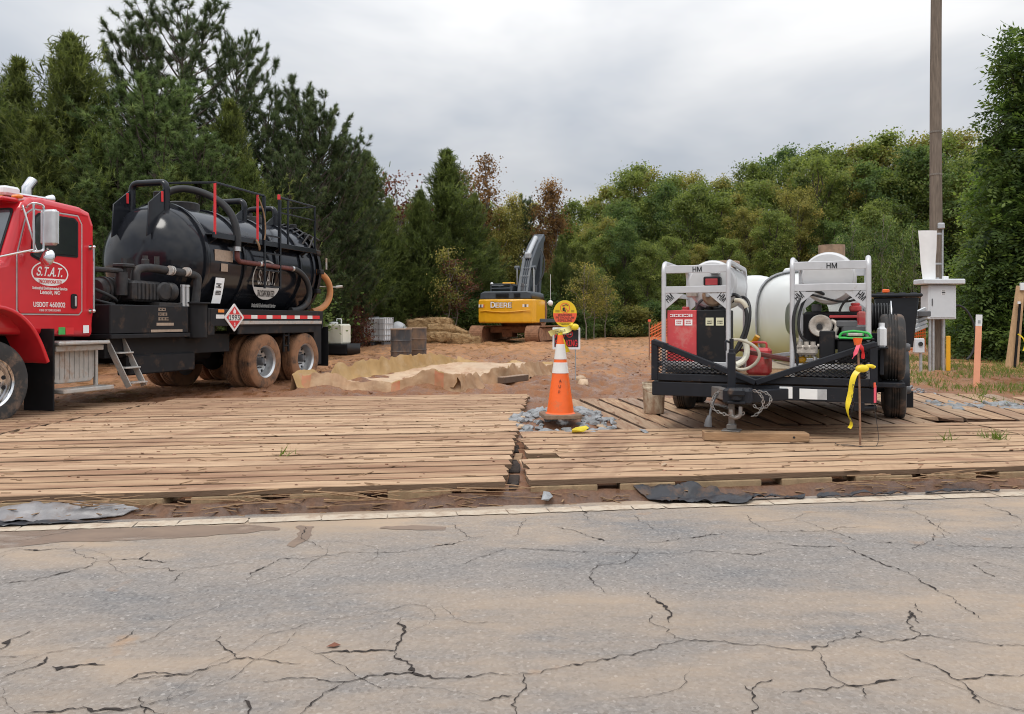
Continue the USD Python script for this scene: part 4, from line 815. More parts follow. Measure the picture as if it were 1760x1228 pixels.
lb = MB(); lb.dashes(.15, .04, (.005, 4.30, 2.18-TZ), Yv, Zv, .002, 4, on_tank); lb.dashes(.14, .04, (.005, 4.30, 2.11-TZ), Yv, Zv, .002, 5, on_tank); obj('notice_lettering', lb, M['black_letter'], tank, smooth=False)
# guard hoops over the valves
for y, hw in ((3.72, .36), (5.92, .34), (6.98, .34)):
    h = MB(); top = 3.75-TZ
    h.tube(fillet([(-hw, y, TC+.80), (-hw, y, top), (hw, y, top), (hw, y, TC+.80)], .13, 8), .058, 14)
    G_ = thing('guard_hoop', parent=truck); obj('hoop_pipe', h, M['black_paint'], G_)
    for s in (-1, 1):
        p = MB(); p.plate(Polygon([(y+.06, TC+.74), (y+.06, top-.10), (y-.05, top-.12), (y-.42, TC+.92), (y-.46, TC+.35), (y-.34, TC+.42)]) if y < 4 else Polygon([(y+.05, TC+.8), (y+.05, top-.15), (y-.03, top-.15), (y-.36, TC+.95), (y-.36, TC+.8)]), (s*hw-.012, 0, 0), Yv, Zv, .024, bevel=.004)
        obj('side_plate', p, M['black_paint'], G_)
        if y < 4:
            rm_ = MB(); rm_.box((s*hw+.018, y-.12, top-.27), (.012, .05, .18), .003); obj('red_marker', rm_, M['red_reflector'], G_)
# catwalk and handrail on the near side
cw = thing('catwalk', parent=truck)
m = MB(); m.span((.50, 4.0, 2.855-TZ), (1.10, 7.35, 2.88-TZ), .004); m.span((1.07, 4.0, 2.80-TZ), (1.105, 7.35, 2.90-TZ), .005); obj('deck', m, M['black_paint'], cw)
for y in (4.1, 5.0, 6.0, 6.9):
    m = MB(); m.plate(Polygon([(.60, 2.85-TZ), (1.08, 2.85-TZ), (1.08, 2.79-TZ), (.92, 2.70-TZ)]), (0, y+.012, 0), X, Zv, .024); obj('bracket', m, M['black_paint'], cw)
def post(y, z1, red):
    m = MB(); m.bar((1.09, y, 2.86-TZ), (1.09, y, z1-TZ), .035, .035, (1, 0, 0)); obj('post', m, M['red_reflector' if red else 'black_paint'], cw)
post(4.05, 3.76, True); post(5.28, 3.74, True); post(5.46, 3.74, False); post(5.98, 3.80, False); post(6.3, 3.78, False); post(7.32, 3.78, False)
m = MB(); m.bar((1.09, 4.03, 3.76-TZ), (1.09, 5.48, 3.75-TZ), .035, .035); m.bar((1.09, 4.05, 3.76-TZ), (-.2, 3.78, 3.76-TZ), .035, .035); m.bar((1.09, 5.96, 3.80-TZ), (1.09, 7.34, 3.79-TZ), .035, .035); m.bar((1.09, 5.96, 3.5-TZ), (1.09, 7.34, 3.5-TZ), .025, .025); m.bar((1.09, 7.32, 3.79-TZ), (.3, 7.32, 3.79-TZ), .03, .03); obj('handrail', m, M['black_paint'], cw)
m = MB(); m.box((1.09, 5.98, 3.80-TZ), (.045, .045, .10), .004); obj('red_tip', m, M['red_reflector'], cw)
m = MB(); m.tube(curve([(1.10, 5.28, 3.7-TZ), (1.14, 5.44, 3.3-TZ), (1.13, 5.44, 2.9-TZ)], 8), .014); m.tube(curve([(1.12, 5.2, 2.88-TZ), (1.16, 5.22, 2.78-TZ), (1.13, 5.28, 2.70-TZ)], 8), .02); obj('rope', m, M['splinter'], cw)
ld = thing('ladder', parent=truck)
for y in (5.46, 5.98):
    m = MB(); m.bar((1.12, y, 1.98-TZ), (1.12, y, 3.74-TZ), .03, .045, (0, 1, 0)); obj('rail', m, M['black_paint'], ld)
for z in (2.02, 2.33, 2.66, 3.0):
    m = MB(); m.bar((1.12, 5.46, z-TZ), (1.12, 5.98, z-TZ), .03, .03); obj('rung', m, M['black_paint'], ld)
# hoses
m = MB(); m.tube(curve([(.05, 3.95, 3.50-TZ), (.20, 4.15, 3.70-TZ), (.55, 4.45, 3.66-TZ), (.95, 4.62, 3.35-TZ), (1.08, 4.66, 3.0-TZ), (1.09, 4.66, 2.62-TZ)], 30), .065, 14); obj('overhead_hose', m, M['hose_rubber'], truck)
m = MB(); m.tube(fillet([(1.09, 4.66, 2.64-TZ), (1.09, 4.66, 2.50-TZ), (1.09, 4.72, 2.44-TZ), (1.09, 6.45, 2.42-TZ)], .1), .045, 12); obj('discharge_pipe', m, M['rusty_pipe'], truck)
m = MB(); m.cyl((1.09, 4.66, 2.62-TZ), (1.09, 4.66, 2.70-TZ), .072); m.cyl((1.09, 5.32, 2.437-TZ), (1.09, 5.37, 2.437-TZ), .055); m.cyl((1.09, 6.42, 2.42-TZ), (1.09, 6.50, 2.42-TZ), .058); obj('couplings', m, M['bright_steel'], truck)
m = MB(); m.tube(curve([(1.09, 6.48, 2.42-TZ), (1.11, 6.75, 2.34-TZ), (1.14, 7.0, 2.05-TZ), (1.14, 6.98, 1.80-TZ), (1.10, 6.75, 1.62-TZ), (1.05, 6.45, 1.58-TZ)], 30), .06, 14); obj('side_hose', m, M['hose_rubber'], truck)
m = MB(); m.tube(curve([(.9, 7.62, 2.42-TZ), (1.0, 7.85, 2.35-TZ), (1.06, 8.0, 2.08-TZ), (1.06, 7.95, 1.84-TZ), (1.02, 7.65, 1.62-TZ), (.98, 7.38, 1.56-TZ)], 30), .068, 14); obj('rear_hose', m, M['orange_hose'], truck)
m = MB(); m.bar((1.0, 7.95, 2.5-TZ), (1.0, 7.95, 2.75-TZ), .03, .03, (1, 0, 0)); m.bar((.9, 7.8, 2.12-TZ), (1.15, 8.25, 2.12-TZ), .025, .025); m.cyl((1.1, 8.2, 2.12-TZ), (1.2, 8.3, 2.14-TZ), .03); obj('rear_valve_levers', m, M['muddy_steel'], truck)
# bed
bd = MB(); bd.span((-1.15, 3.78, 1.40-TZ), (1.15, 7.42, 1.44-TZ), .005)
for s in (-1, 1): bd.span((s*1.18-.03, 3.78, 1.27-TZ), (s*1.18+.03, 7.44, 1.57-TZ), .008)
bd.span((-1.2, 7.42, 1.2-TZ), (1.2, 7.47, 1.57-TZ), .008); bd.span((1.12, 3.72, 1.12-TZ), (1.205, 3.9, 1.58-TZ), .008)
for s in (-1, 1): bd.bar((s*.7, 3.9, 1.46-TZ), (s*.7, 7.4, 1.46-TZ), .12, .18)
obj('bed', bd, M['black_matte'], truck)
y = 3.95; k = 0
rt, wt = MB(), MB()
y = 4.62
while y < 7.30:
    L = .29 if k % 2 == 0 else .19
    (rt if k % 2 == 0 else wt).plate(shapely.box(y, 1.40-TZ, min(y+L, 7.40)-.002, 1.47-TZ), (1.2105, 0, 0), Yv, Zv, .003); y += L; k += 1
wt.plate(shapely.box(3.92, 1.40-TZ, 4.14, 1.47-TZ), (1.2105, 0, 0), Yv, Zv, .003)
obj('red_reflective_tape', rt, M['red_reflector'], truck, smooth=False); obj('white_reflective_tape', wt, M['white_reflector'], truck, smooth=False)
m = MB(); m.box((1.19, 5.95, 1.33-TZ), (.05, 2.9, .07), .008); obj('white_rail', m, M['muddy_steel'], truck)
m = MB(); m.span((.95, 4.55, 1.12-TZ), (1.19, 7.2, 1.28-TZ), .01); m.span((.95, 7.12, .35), (1.19, 7.42, 1.28-TZ), .01); obj('wheel_guard', m, M['black_matte'], truck)
m = MB(); m.box((1.215, 4.05, 1.53-TZ), (.02, .16, .055), .008); obj('side_marker', m, M['amber_lens'], truck)
m = MB(); m.box((.8, 7.48, 1.34-TZ), (.3, .03, .12), .008); obj('tail_lamp', m, M['red_reflector'], truck)
m = MB(); m.box((.95, 7.60, .72), (.6, .015, .85), .004); obj('rear_mud_flap', m, M['chassis_black'], truck)
m = MB(); m.box((1.15, 6.05, .86), (.03, .04, .4)); m.box((1.15, 6.22, .86), (.03, .04, .4)); m.box((1.15, 6.135, .78), (.03, .2, .03)); m.box((1.15, 6.135, .98), (.03, .2, .03)); obj('side_step', m, M['chassis_black'], truck)
pc = thing('placard', parent=truck)
dd = Polygon([(0, -.215), (.24, 0), (0, .215), (-.24, 0)]); c0 = (1.215, 4.40, 1.42-TZ)
m = MB(); m.plate(dd.buffer(.03), c0, Yv, Zv, .014, bevel=.004); obj('placard_board', m, M['white_reflector'], pc)
m = MB(); m.plate(dd.buffer(-.012).difference(shapely.box(-.16, -.055, .16, .055)), (c0[0]+.0142, c0[1], c0[2]), Yv, Zv, .002); obj('placard_field', m, M['red_reflector'], pc, smooth=False)
m = MB(); m.text('1993', .09, (c0[0]+.0145, c0[1], c0[2]-.045), Yv, Zv, .002, bold=True); obj('placard_number', m, M['black_letter'], pc, smooth=False)
fl = Polygon([(-.03, .07), (-.04, .10), (-.02, .14), (.0, .17), (.005, .13), (.03, .14), (.04, .10), (.03, .07)])
m = MB(); m.plate(fl, (c0[0]+.0165, c0[1], c0[2]), Yv, Zv, .002); m.text('3', .055, (c0[0]+.0165, c0[1], c0[2]-.15), Yv, Zv, .002, bold=True); obj('placard_symbol', m, M['white_letter'], pc, smooth=False)
# ================================================================ the black trailer and what stands on it
TRY = 24.0; tc_, ts_ = cos(rad(TRY)), sin(rad(TRY)); TO = np.array([2.625, 8.05, .16])
def TW(x, y, z): return np.array([TO[0]+tc_*x+ts_*y, TO[1]-ts_*x+tc_*y, TO[2]+z])
trailer = thing('utility_trailer', 'black steel trailer with mesh front fence, carrying washers and a white tank', 'trailer', TO, -TRY)
DZ = .60
def mb(fn):
    m = MB(); fn(m); return m
m = MB(); m.span((-1.14, .02, DZ-.045), (1.02, 4.3, DZ), .005); obj('deck', m, M['beam_wood'], trailer)
m = MB(); m.span((-1.18, -.02, .385), (1.06, .06, .535), .008); m.span((-1.18, .06, .42), (-1.12, 4.3, .54), .006); m.span((1.0, .06, .42), (1.06, 4.3, .54), .006); m.span((-1.18, 4.3, .42), (1.06, 4.36, .60), .006)
for y in (.8, 1.6, 2.4, 3.2): m.span((-1.12, y, .46), (1.0, y+.06, .54))
obj('frame', m, M['trailer_black'], trailer)
m = MB(); m.span((-1.18, -.025, .55), (1.06, .045, .625), .006); obj('lower_rail', m, M['trailer_black'], trailer)
for x in (-1.15, 1.03):
    m = MB(); m.box((x, 0.0, .77), (.07, .075, .44), .006); obj('corner_post', m, M['trailer_black'], trailer)
for x, s in ((-1.17, 1), (1.05, -1)):
    m = MB(); m.bar((x, -.005, .975), (-.08, -.03, .56), .07, .062, (0, 0, 1)); m.bar((x, -.005, .97), (x+s*.16, -.005, .93), .08, .05); obj('brace', m, M['trailer_black'], trailer)
def expanded(x0, x1, ztop):                                     # expanded metal under a sloping brace
    m = MB(); dx, dz = .058, .034; x = min(x0, x1)
    while x < max(x0, x1):
        z = .63
        while z < ztop(x)-.03:
            for sx in (-1, 1):
                m.tube([(x, .0, z), (x+sx*dx/2, .004*sx, z+dz/2)], .0042, 4); m.tube([(x+sx*dx/2, .004*sx, z+dz/2), (x, .0, z+dz)], .0042, 4)
            z += dz
        x += dx
    return m
for a, b in ((-1.11, -.16), (.02, .99)):
    obj('mesh_panel', expanded(a, b, lambda x: np.interp(x, [-1.15, -.08, 1.03], [.95, .56, .95])), M['trailer_black'], trailer, smooth=False)
for x in (-1.15, 1.03):
    m = MB(); m.bar((x, .05, .72), (x, 4.3, .72), .05, .05); 
    for y in (1.1, 2.1, 3.1, 4.25): m.box((x, y, .66), (.05, .05, .15))
    obj('side_rail', m, M['trailer_black'], trailer)
tg = thing('tongue', parent=trailer)
m = MB(); m.bar((-.98, .75, .46), (-.24, -.42, .44), .075, .12); obj('left_leg', m, M['dull_steel'], tg); m = MB(); m.bar((.80, .75, .46), (-.12, -.42, .44), .075, .12); obj('right_leg', m, M['trailer_black'], tg)
m = MB(); m.box((-.20, -.47, .455), (.27, .24, .15), .02); m.box((-.20, -.60, .50), (.16, .10, .08), .02); m.cyl((-.20, -.58, .43), (-.20, -.58, .49), .06); m.box((-.20, -.59, .40), (.17, .05, .025), .005); obj('coupler', m, M['trailer_black'], tg)
m = MB(); m.tube(fillet([(-.16, -.60, .36), (-.16, -.62, .26), (-.24, -.62, .25), (-.25, -.61, .33)], .04), .018, 8); obj('hook', m, M['dull_steel'], tg)
jk = thing('jack', parent=trailer)
m = MB(); m.box((-.28, -.36, .67), (.075, .075, .42), .008); m.box((-.28, -.36, .44), (.10, .10, .1)); obj('jack_sleeve', m, M['trailer_black'], jk)
m = MB(); m.box((-.28, -.36, .30), (.055, .055, .44), .006); m.span((-.37, -.45, .088), (-.19, -.27, .10), .004); m.box((-.28, -.36, .13), (.09, .09, .06), .01); obj('jack_leg', m, M['dull_steel'], jk)
m = MB(); m.cyl((-.28, -.36, .86), (-.28, -.36, 1.02), .022); m.box((-.28, -.36, .89), (.05, .06, .05)); m.tube(fillet([(-.28, -.36, .98), (-.33, -.42, 1.0), (-.33, -.42, .90)], .02), .012, 8); obj('jack_crank', m, M['trailer_black'], jk)
def chain(parent, pts, r=.006, link=.034):
    c = curve(pts, 60); L = np.r_[0, np.cumsum(np.linalg.norm(np.diff(c, axis=0), axis=1))]; m = MB(); s = 0; k = 0
    while s < L[-1]-link:
        p = np.array([np.interp(s+link/2, L, c[:, q]) for q in range(3)]); d = unit([np.interp(s+link, L, c[:, q])-np.interp(s, L, c[:, q]) for q in range(3)])
        _, a, b = frame(d); w = a if k % 2 else b
        an = np.linspace(0, 2*pi, 10)[:-1]; m.tube([p+d*cos(t)*link*.62+w*sin(t)*link*.36 for t in an], r*.8, 5, closed=True); s += link*.92; k += 1
    obj('safety_chain', m, M['dull_steel'], parent)
chain(tg, [(-.36, -.44, .50), (-.44, -.52, .42), (-.42, -.60, .33), (-.30, -.62, .28), (-.18, -.62, .27), (-.12, -.58, .32)])
chain(tg, [(-.06, -.44, .51), (.04, -.50, .42), (0, -.58, .30), (-.08, -.60, .27)]); chain(tg, [(-.02, -.40, .5), (.10, -.46, .40), (.02, -.52, .34), (-.06, -.5, .4)])
m = MB(); m.tube(curve([(-.40, -.40, .48), (-.45, -.48, .36), (-.47, -.52, .24)], 10), .012, 8); m.tube([(-.47, -.52, .25), (-.48, -.53, .20), (-.485, -.535, .14)], [.02, .034, .04], 12); obj('plug_cable', m, M['machine_grey'], trailer)
for x, w, t in ((.215, .125, 'paper'), (.43, .17, 'paper'), (.56, .09, 'galvanized')):
    m = MB(); m.span((x-w/2, -.0235, .405), (x+w/2, -.0205, .51 if x > .3 else .525), .0005); obj('data_plate', m, M[t], trailer, smooth=False)
for s in (-1, 1):
    for y in (2.45, 3.35): wheel(trailer, (s*1.30+(.13 if s > 0 else -.13)-.0, y, .335), (s, 0, 0), .36, .235, 'machine_grey', 'tyre_rubber', dish=.04, holes=0)
    f = MB(); p = arch([(1.98, .42), (2.02, .62), (2.2, .80), (2.9, .83), (3.6, .80), (3.78, .62), (3.82, .25)], -.012); f.plate(p, (1.10 if s > 0 else -1.46, 0, 0), Yv, Zv, .36, bevel=.004); obj('mudguard', f, M['trailer_black'], trailer)
    a = MB(); a.cyl((-1.2, 2.45 if s > 0 else 3.35, .335), (1.2, 2.45 if s > 0 else 3.35, .335), .04); obj('axle', a, M['chassis_black'], trailer)
m = MB(); m.span((1.49, 3.70, -.02), (1.60, 3.78, .22), .008); obj('mud_flap', m, M['trailer_black'], trailer)
sw = wheel(trailer, (1.345, .95, .915), (1, 0, 0), .362, .235, 'machine_grey', 'tyre_rubber', dish=.05, holes=6)
m = MB(); m.box((1.08, .95, .70), (.12, .1, .4)); m.span((1.06, .60, .50), (1.34, 1.30, .55), .006); obj('spare_wheel_holder', m, M['trailer_black'], trailer)
m = MB(); m.box((.90, .0, .35), (.1, .05, .09)); m.cyl((.90, .0, .33), (1.05, .05, .34), .03); obj('light_bracket', m, M['trailer_black'], trailer)
# a folded loading ramp beside the rear
rp = thing('loading_ramp', parent=trailer)
for k in range(5):
    m = MB(); m.bar((1.28, 3.7+.05*k, .90+.055*k), (1.78, 3.9+.05*k, 1.14+.06*k), .05, .05); obj('ramp_rail', m, M['galvanized'], rp)
m = MB(); m.bar((1.55, 3.7, .97), (1.55, 4.0, 1.30), .05, .04, (1, 0, 0)); m.box((1.74, 3.9, 1.3), (.16, .3, .08)); obj('ramp_hinge', m, M['machine_grey'], rp)

def skid(x0, x1, label, drum, panel):
    cx = (x0+x1)/2; y0, y1, zb, zt = .14, 1.50, DZ+.03, 1.845
    base = TW(cx, y0, DZ); T = thing('pressure_washer', label, 'pressure washer', base, -TRY)
    def ob(n, m, mt, par=None, **k):
        v, f = m.arrays(); return obj(n, (v-np.array([cx, y0, DZ]), f), M[mt], par or T, **k)
    fr = 0.021
    for x, s in ((x0, 1), (x1, -1)):                            # two side hoops of bent tube
        m = MB(); m.tube(fillet([(x, y0, DZ), (x, y0, zt), (x, y1, zt-.015), (x, y1, DZ)], .11, 7), fr*1.25, 12); ob('side_hoop', m, 'aluminium')
    for y in (y0, y1):
        for z, h in ((zt-.075, .085), (1.545, .075)):
            m = MB(); m.box((cx, y, z), (x1-x0-.03, .022, h), .004); ob('cross_bar', m, 'aluminium')
        m = MB(); m.box((cx, y, zb+.10), (x1-x0-.03, .03, .05), .004); ob('cross_bar', m, 'aluminium')
        for s, x in ((1, x0+.022), (-1, x1-.022)):
            m = MB(); o = (x, y-.013 if s > 0 else y-.013, 0); m.plate(Polygon([(0, 1.50), (s*.20, 1.50), (0, 1.33)]), (x, y+.006, 0), X, Zv, .012); ob('gusset', m, 'aluminium')
    for x in (x0, x1):
        for z in (1.50, zb+.07):
            m = MB(); m.bar((x, y0+.03, z), (x, y1-.03, z), .022, .055); ob('side_bar', m, 'aluminium')
    m = MB(); m.span((x0+.02, y0+.02, zb), (x1-.02, y1-.02, zb+.03), .004); ob('base_plate', m, 'machine_grey')
    lt = MB()
    for tx, tz, sz in ((cx+.02, zt-.105, .052),): lt.text('HM', sz, (tx, y0-.0115, tz), X, Zv, .003, width=.10, bold=True)
    for s, x in ((1, x0+.085), (-1, x1-.085)): lt.text('HM', .075, (x, y0-.0065, 1.425), unit((1, 0, .75 if s > 0 else -.75)) if s > 0 else unit((1, 0, -.75)), unit((-.75, 0, 1)) if s > 0 else unit((.75, 0, 1)), .003, width=.085, bold=True)
    ob('frame_letters', lt, 'black_letter', smooth=False)
    # water heater drum
    dx, dz, dr, dy0, dy1 = drum
    d = thing('heater', parent=T)
    m = MB(); m.lathe([(0, dy0), (dr-.02, dy0), (dr, dy0+.02), (dr, dy1-.02), (dr-.02, dy1), (0, dy1)][::-1], (dx, 0, dz), (0, 1, 0), 44)
    for y in (dy0+.06, dy1-.06): m.lathe([(dr-.01, y-.02), (dr+.006, y-.02), (dr+.006, y+.02), (dr-.01, y+.02)][::-1], (dx, 0, dz), (0, 1, 0), 44)
    ob('heater_drum', m, 'drum_white', d)
    if panel:
        m = MB(); m.cyl((dx+.02, 1.0, dz+dr-.05), (dx+.02, 1.0, dz+dr+.03), .20, sides=28, ch=.01); ob('chimney_cap', m, 'heat_stained', d)
        b = MB(); b.box((dx+.02, dy0-.07, dz+.03), (.18, .14, .10), .012); ob('burner', b, 'black_matte', d)
        b = MB(); b.box((dx+.02, dy0-.145, dz+.02), (.13, .012, .07), .003); ob('burner_label', b, 'machine_red', d)
        b = MB(); b.cyl((dx+.03, dy0-.12, dz-.13), (dx+.03, dy0, dz-.13), .12, sides=22, ch=.02); ob('fan_housing', b, 'heat_stained', d)
        b = MB(); b.box((dx+.04, dy0-.03, dz+.14), (.1, .1, .06), .01); ob('control_cap', b, 'white_plastic', d)
        for k in range(3):
            b = MB(); b.box((dx-.02+.07*k, dy0-.135, dz-.10), (.045, .04, .10), .008); ob('relay', b, 'bright_steel', d)
        b = MB(); b.box((dx-.21, dy0-.04, dz-.10), (.12, .06, .09), .01); ob('junction_box', b, 'cast_alu', d)
    else:
        m = MB(); m.lathe([(0, dz+dr-.06), (.135, dz+dr-.06), (.135, dz+dr+.10), (.12, dz+dr+.10), (.115, dz+dr+.02), (0, dz+dr)], (dx+.02, .62, 0), (0, 0, 1), 30); ob('chimney', m, 'heat_stained', d)
        m = MB(); m.cyl((dx-.01, dy0-.012, dz), (dx-.01, dy0, dz), dr*.94, sides=40, ch=.005); ob('drum_end', m, 'drum_white', d)
        m = MB()
        m.lathe([(dr+.002, dy0+.1), (dr+.008, dy0+.1), (dr+.008, dy1-.1), (dr+.002, dy1-.1)][::-1], (dx, 0, dz-.004), (0, 1, 0), 44); 
        ob('heat_shield', m, 'drum_white', d)
    if panel:
        w = .325
        m = MB(); m.box((x0+.03+w/2, .40, 1.03), (w, .46, .58), .008); ob('red_fuel_tank', m, 'machine_red')
        m = MB(); m.box((x0+.032+w*1.5, .40, 1.03), (w, .46, .58), .008); ob('black_fuel_tank', m, 'black_matte')
        for k, (x, c) in enumerate(((x0+.12, 'paper'), (x0+.225, 'paper'), (x0+.455, 'sticker_cream'), (x0+.565, 'sticker_cream'))):
            m = MB(); m.span((x, .1645, 1.15), (x+.085, .1695, 1.215 if k < 2 else 1.235), .0005); ob('label', m, c, smooth=False)
            tt = MB(); 
            for q in range(2): tt.dashes(.055, .012, (x+.0425, .164, 1.19-.022*q), X, Zv, .001, k*2+q)
            ob('label_print', tt, 'red_letter' if k < 2 else 'black_letter', smooth=False)
        m = MB(); m.dashes(.25, .032, (x0+.19, .1645, 1.245), X, Zv, .002, 9); ob('tank_print', m, 'paper', smooth=False)
        for x, c in ((x0+.20, 'machine_red'), (x0+.46, 'black_matte')):
            m = MB(); m.cyl((x, .36, 1.28), (x, .36, 1.33), .055, ch=.01); m.cyl((x, .36, 1.33), (x, .36, 1.36), .04, ch=.008); ob('filler_cap', m, c)
        m = MB(); m.cyl((x0+.33, .5, 1.28), (x0+.33, .5, 1.45), .05); m.ball((x0+.40, .5, 1.40), .07); m.box((x0+.55, .5, 1.33), (.16, .14, .09)); m.tube(curve([(x0+.3, .4, 1.32), (x0+.4, .35, 1.44), (x0+.55, .4, 1.36)], 12), .014); ob('engine_top', m, 'machine_grey')
        m = MB()
        for k in range(4): m.box((x0+.10+k*.06, .20, .70), (.035, .05, .10), .008)
        ob('battery_posts', m, 'cast_alu')
        m = MB(); m.tube(curve([(x0+.62, .5, 1.40), (x0+.80, .3, 1.45), (x0+.88, .25, 1.25), (x0+.80, .2, .95), (x0+.72, .16, .72)], 24), .02); m.tube(curve([(x0+.66, .7, 1.42), (x0+.86, .5, 1.42), (x0+.88, .4, 1.15), (x0+.75, .3, .85)], 24), .016); ob('black_hose', m, 'hose_rubber')
        m = MB(); m.tube(curve([(x0+.78, .1, 1.42), (x0+.86, .06, 1.40), (x0+.90, .05, 1.34)], 10), .025); ob('pale_hose', m, 'clear_hose')
        m = MB(); m.tube(curve([(x0+.72, .1, .98), (x0+.92, .05, .97), (x0+1.03, .06, .85), (x0+.95, .08, .72), (x0+.78, .1, .70)], 26), .017); ob('clear_hose', m, 'clear_hose')
        m = MB(); m.tube(curve([(x0+.86, .2, 1.0), (x0+.87, .18, .80), (x0+.78, .1, .73)], 12), .032); ob('cream_hose', m, 'cream_poly')
    else:
        m = MB(); m.box((cx+.06, .72, 1.10), (.66, .70, .40), .03); ob('engine_housing', m, 'black_matte')
        m = MB(); m.box((x1-.06, .62, 1.10), (.09, .66, .40), .02); ob('red_fuel_tank', m, 'machine_red')
        m = MB(); m.box((cx+.16, .36, 1.245), (.34, .1, .03), .008); ob('red_cover', m, 'machine_red')
        m = MB(); m.cyl((x1-.12, .45, 1.30), (x1-.12, .45, 1.36), .06, ch=.01); m.cyl((x1-.12, .45, 1.36), (x1-.12, .45, 1.39), .045, ch=.01); ob('filler_cap', m, 'machine_red')
        m = MB(); m.lathe([(0, .20), (.02, .20), (.05, .17), (.105, .16), (.115, .18), (.115, .34), (0, .36)][::-1], (x0+.27, 0, 1.15), (0, 1, 0), 26); ob('muffler', m, 'cast_alu')
        m = MB(); m.cyl((x0+.262, .158, 1.14), (x0+.262, .19, 1.14), .03, sides=14); ob('muffler_outlet', m, 'black_letter')
        m = MB(); m.tube(curve([(x0+.37, .28, 1.2), (x0+.42, .26, 1.12), (x0+.40, .25, 1.06), (x0+.46, .25, 1.02)], 12), .025); ob('exhaust_elbow', m, 'cast_alu')
        m = MB(); m.box((x0+.52, .28, 1.17), (.20, .1, .07), .012); m.box((x0+.60, .3, 1.10), (.26, .14, .12), .02); m.cyl((x0+.22, .5, 1.30), (x0+.22, .5, 1.38), .05, ch=.01); ob('engine_block', m, 'machine_grey')
        m = MB(); m.lathe([(0, .16), (.05, .17), (.085, .20), (.09, .26), (0, .27)][::-1], (x1-.15, .10, 1.12), (0, 1, 0), 24); ob('recoil_starter', m, 'machine_red')
        m = MB(); m.box((x0+.60, .20, .89), (.33, .18, .24), .02); m.box((x0+.60, .12, .985), (.12, .02, .012)); m.box((x0+.60, .20, 1.016), (.35, .20, .02), .006); ob('battery_box', m, 'black_matte')
        m = MB(); m.tube(fillet([(x0+.45, .10, 1.03), (x0+.47, .10, 1.08), (x0+.58, .10, 1.10), (x0+.72, .10, 1.08), (x0+.755, .10, 1.03), (x0+.60, .10, 1.025), (x0+.45, .10, 1.03)], .03), .012, 8); m.box((x0+.60, .10, 1.06), (.16, .03, .025)); ob('green_strap', m, 'green_strap')
        m = MB(); m.box((x0+.60, .10, 1.062), (.14, .034, .03), .006); ob('strap_buckle', m, 'cast_alu')
        m = MB(); m.box((x0+.335, .22, .93), (.15, .16, .34), .012); ob('belt_guard', m, 'black_matte')
        m = MB(); m.box((x0+.135, .18, .90), (.22, .14, .10), .02)
        for q in range(3): m.cyl((x0+.07+q*.065, .11, .93), (x0+.07+q*.065, .13, .93), .028, sides=14); m.cyl((x0+.07+q*.065, .18, .94), (x0+.07+q*.065, .18, .985), .026, sides=12); m.cyl((x0+.07+q*.065, .18, .83), (x0+.07+q*.065, .18, .86), .024, sides=12)
        m.cyl((x0+.24, .18, .945), (x0+.36, .18, .945), .018, sides=10)
        ob('pump', m, 'cast_alu')
        m = MB(); m.box((x0+.18, .17, .70), (.30, .04, .05), .006); m.cyl((x0+.22, .15, .72), (x0+.22, .15, .83), .02); m.ball((x0+.22, .14, .76), .03); ob('pump_stand', m, 'bright_steel')
        m = MB(); m.ball((x0+.07, .22, .80), .055, 2, (1.2, .8, .8)); ob('yellow_cap', m, 'digger_yellow')
        m = MB(); m.tube(curve([(x0+.30, .3, 1.48), (x0+.10, .16, 1.46), (x0+.025, .12, 1.30), (x0+.03, .12, .95), (x0+.05, .14, .72)], 26), .017); m.tube(curve([(x0+.14, .25, 1.46), (x0+.06, .16, 1.2), (x0+.10, .16, 1.02), (x0+.16, .2, .98)], 20), .015); m.tube(curve([(x0+.02, .3, 1.47), (x0+.3, .2, 1.44), (x0+.5, .3, 1.40), (x1-.05, .3, 1.46)], 24), .012); m.tube(curve([(x0+.45, .3, 1.30), (x0+.52, .28, 1.42), (x1-.1, .25, 1.47)], 14), .012); ob('hose', m, 'hose_rubber')
    return T
paint('sticker_cream', (.62, .6, .42), .6)
skid(-1.085, -.385, 'aluminium framed pressure washer with red and black fuel tanks, left on the trailer', (-.60, 1.61, .265, .38, 1.35), True)
skid(.265, .985, 'aluminium framed pressure washer with muffler and green strap, right on the trailer', (.61, 1.655, .262, .30, 1.10), False)
# white tank
tb = TW(.33, 1.6, DZ); wt = thing('water_tank', 'large white polyethylene water tank between the two pressure washers', 'water tank', tb, -TRY)
def squarish(m, z0, k=3.4):                                     # rounds the circle out towards a square, as moulded tanks are
    for i in range(len(m.v)):
        v = m.v[i]; x, z = v[:, 0], v[:, 2]-z0; rr = np.hypot(x, z)+1e-9; q = (np.abs(x/rr)**k+np.abs(z/rr)**k)**(-1/k); q = 1+(q-1)*.85
        m.v[i] = np.stack([x*q, v[:, 1], z0+z*q*.97], 1)
    return m
m = MB(); r = .60
m.lathe([(0, -.06), (.25, -.05), (.42, -.02), (.52, .04), (.56, .09), (.585, .13), (r+.01, .16), (r+.01, .19), (r, .20), (r, .36), (r-.03, .39), (r-.03, .47), (r, .50), (r, 1.0), (r-.03, 1.03), (r-.03, 1.11), (r, 1.14), (r, 1.7), (.56, 1.85), (.4, 1.97), (0, 2.0)][::-1], (0, 0, r+.03), (0, 1, 0), 56)
squarish(m, r+.03); obj('tank_shell', m, M['poly_tank_white'], wt, smooth=40)
m = MB(); m.lathe([(r, .10), (r+.016, .10), (r+.022, .13), (r+.016, .16), (r, .16)][::-1], (0, 0, r+.03), (0, 1, 0), 56); squarish(m, r+.03); obj('front_band', m, M['galvanized'], wt)
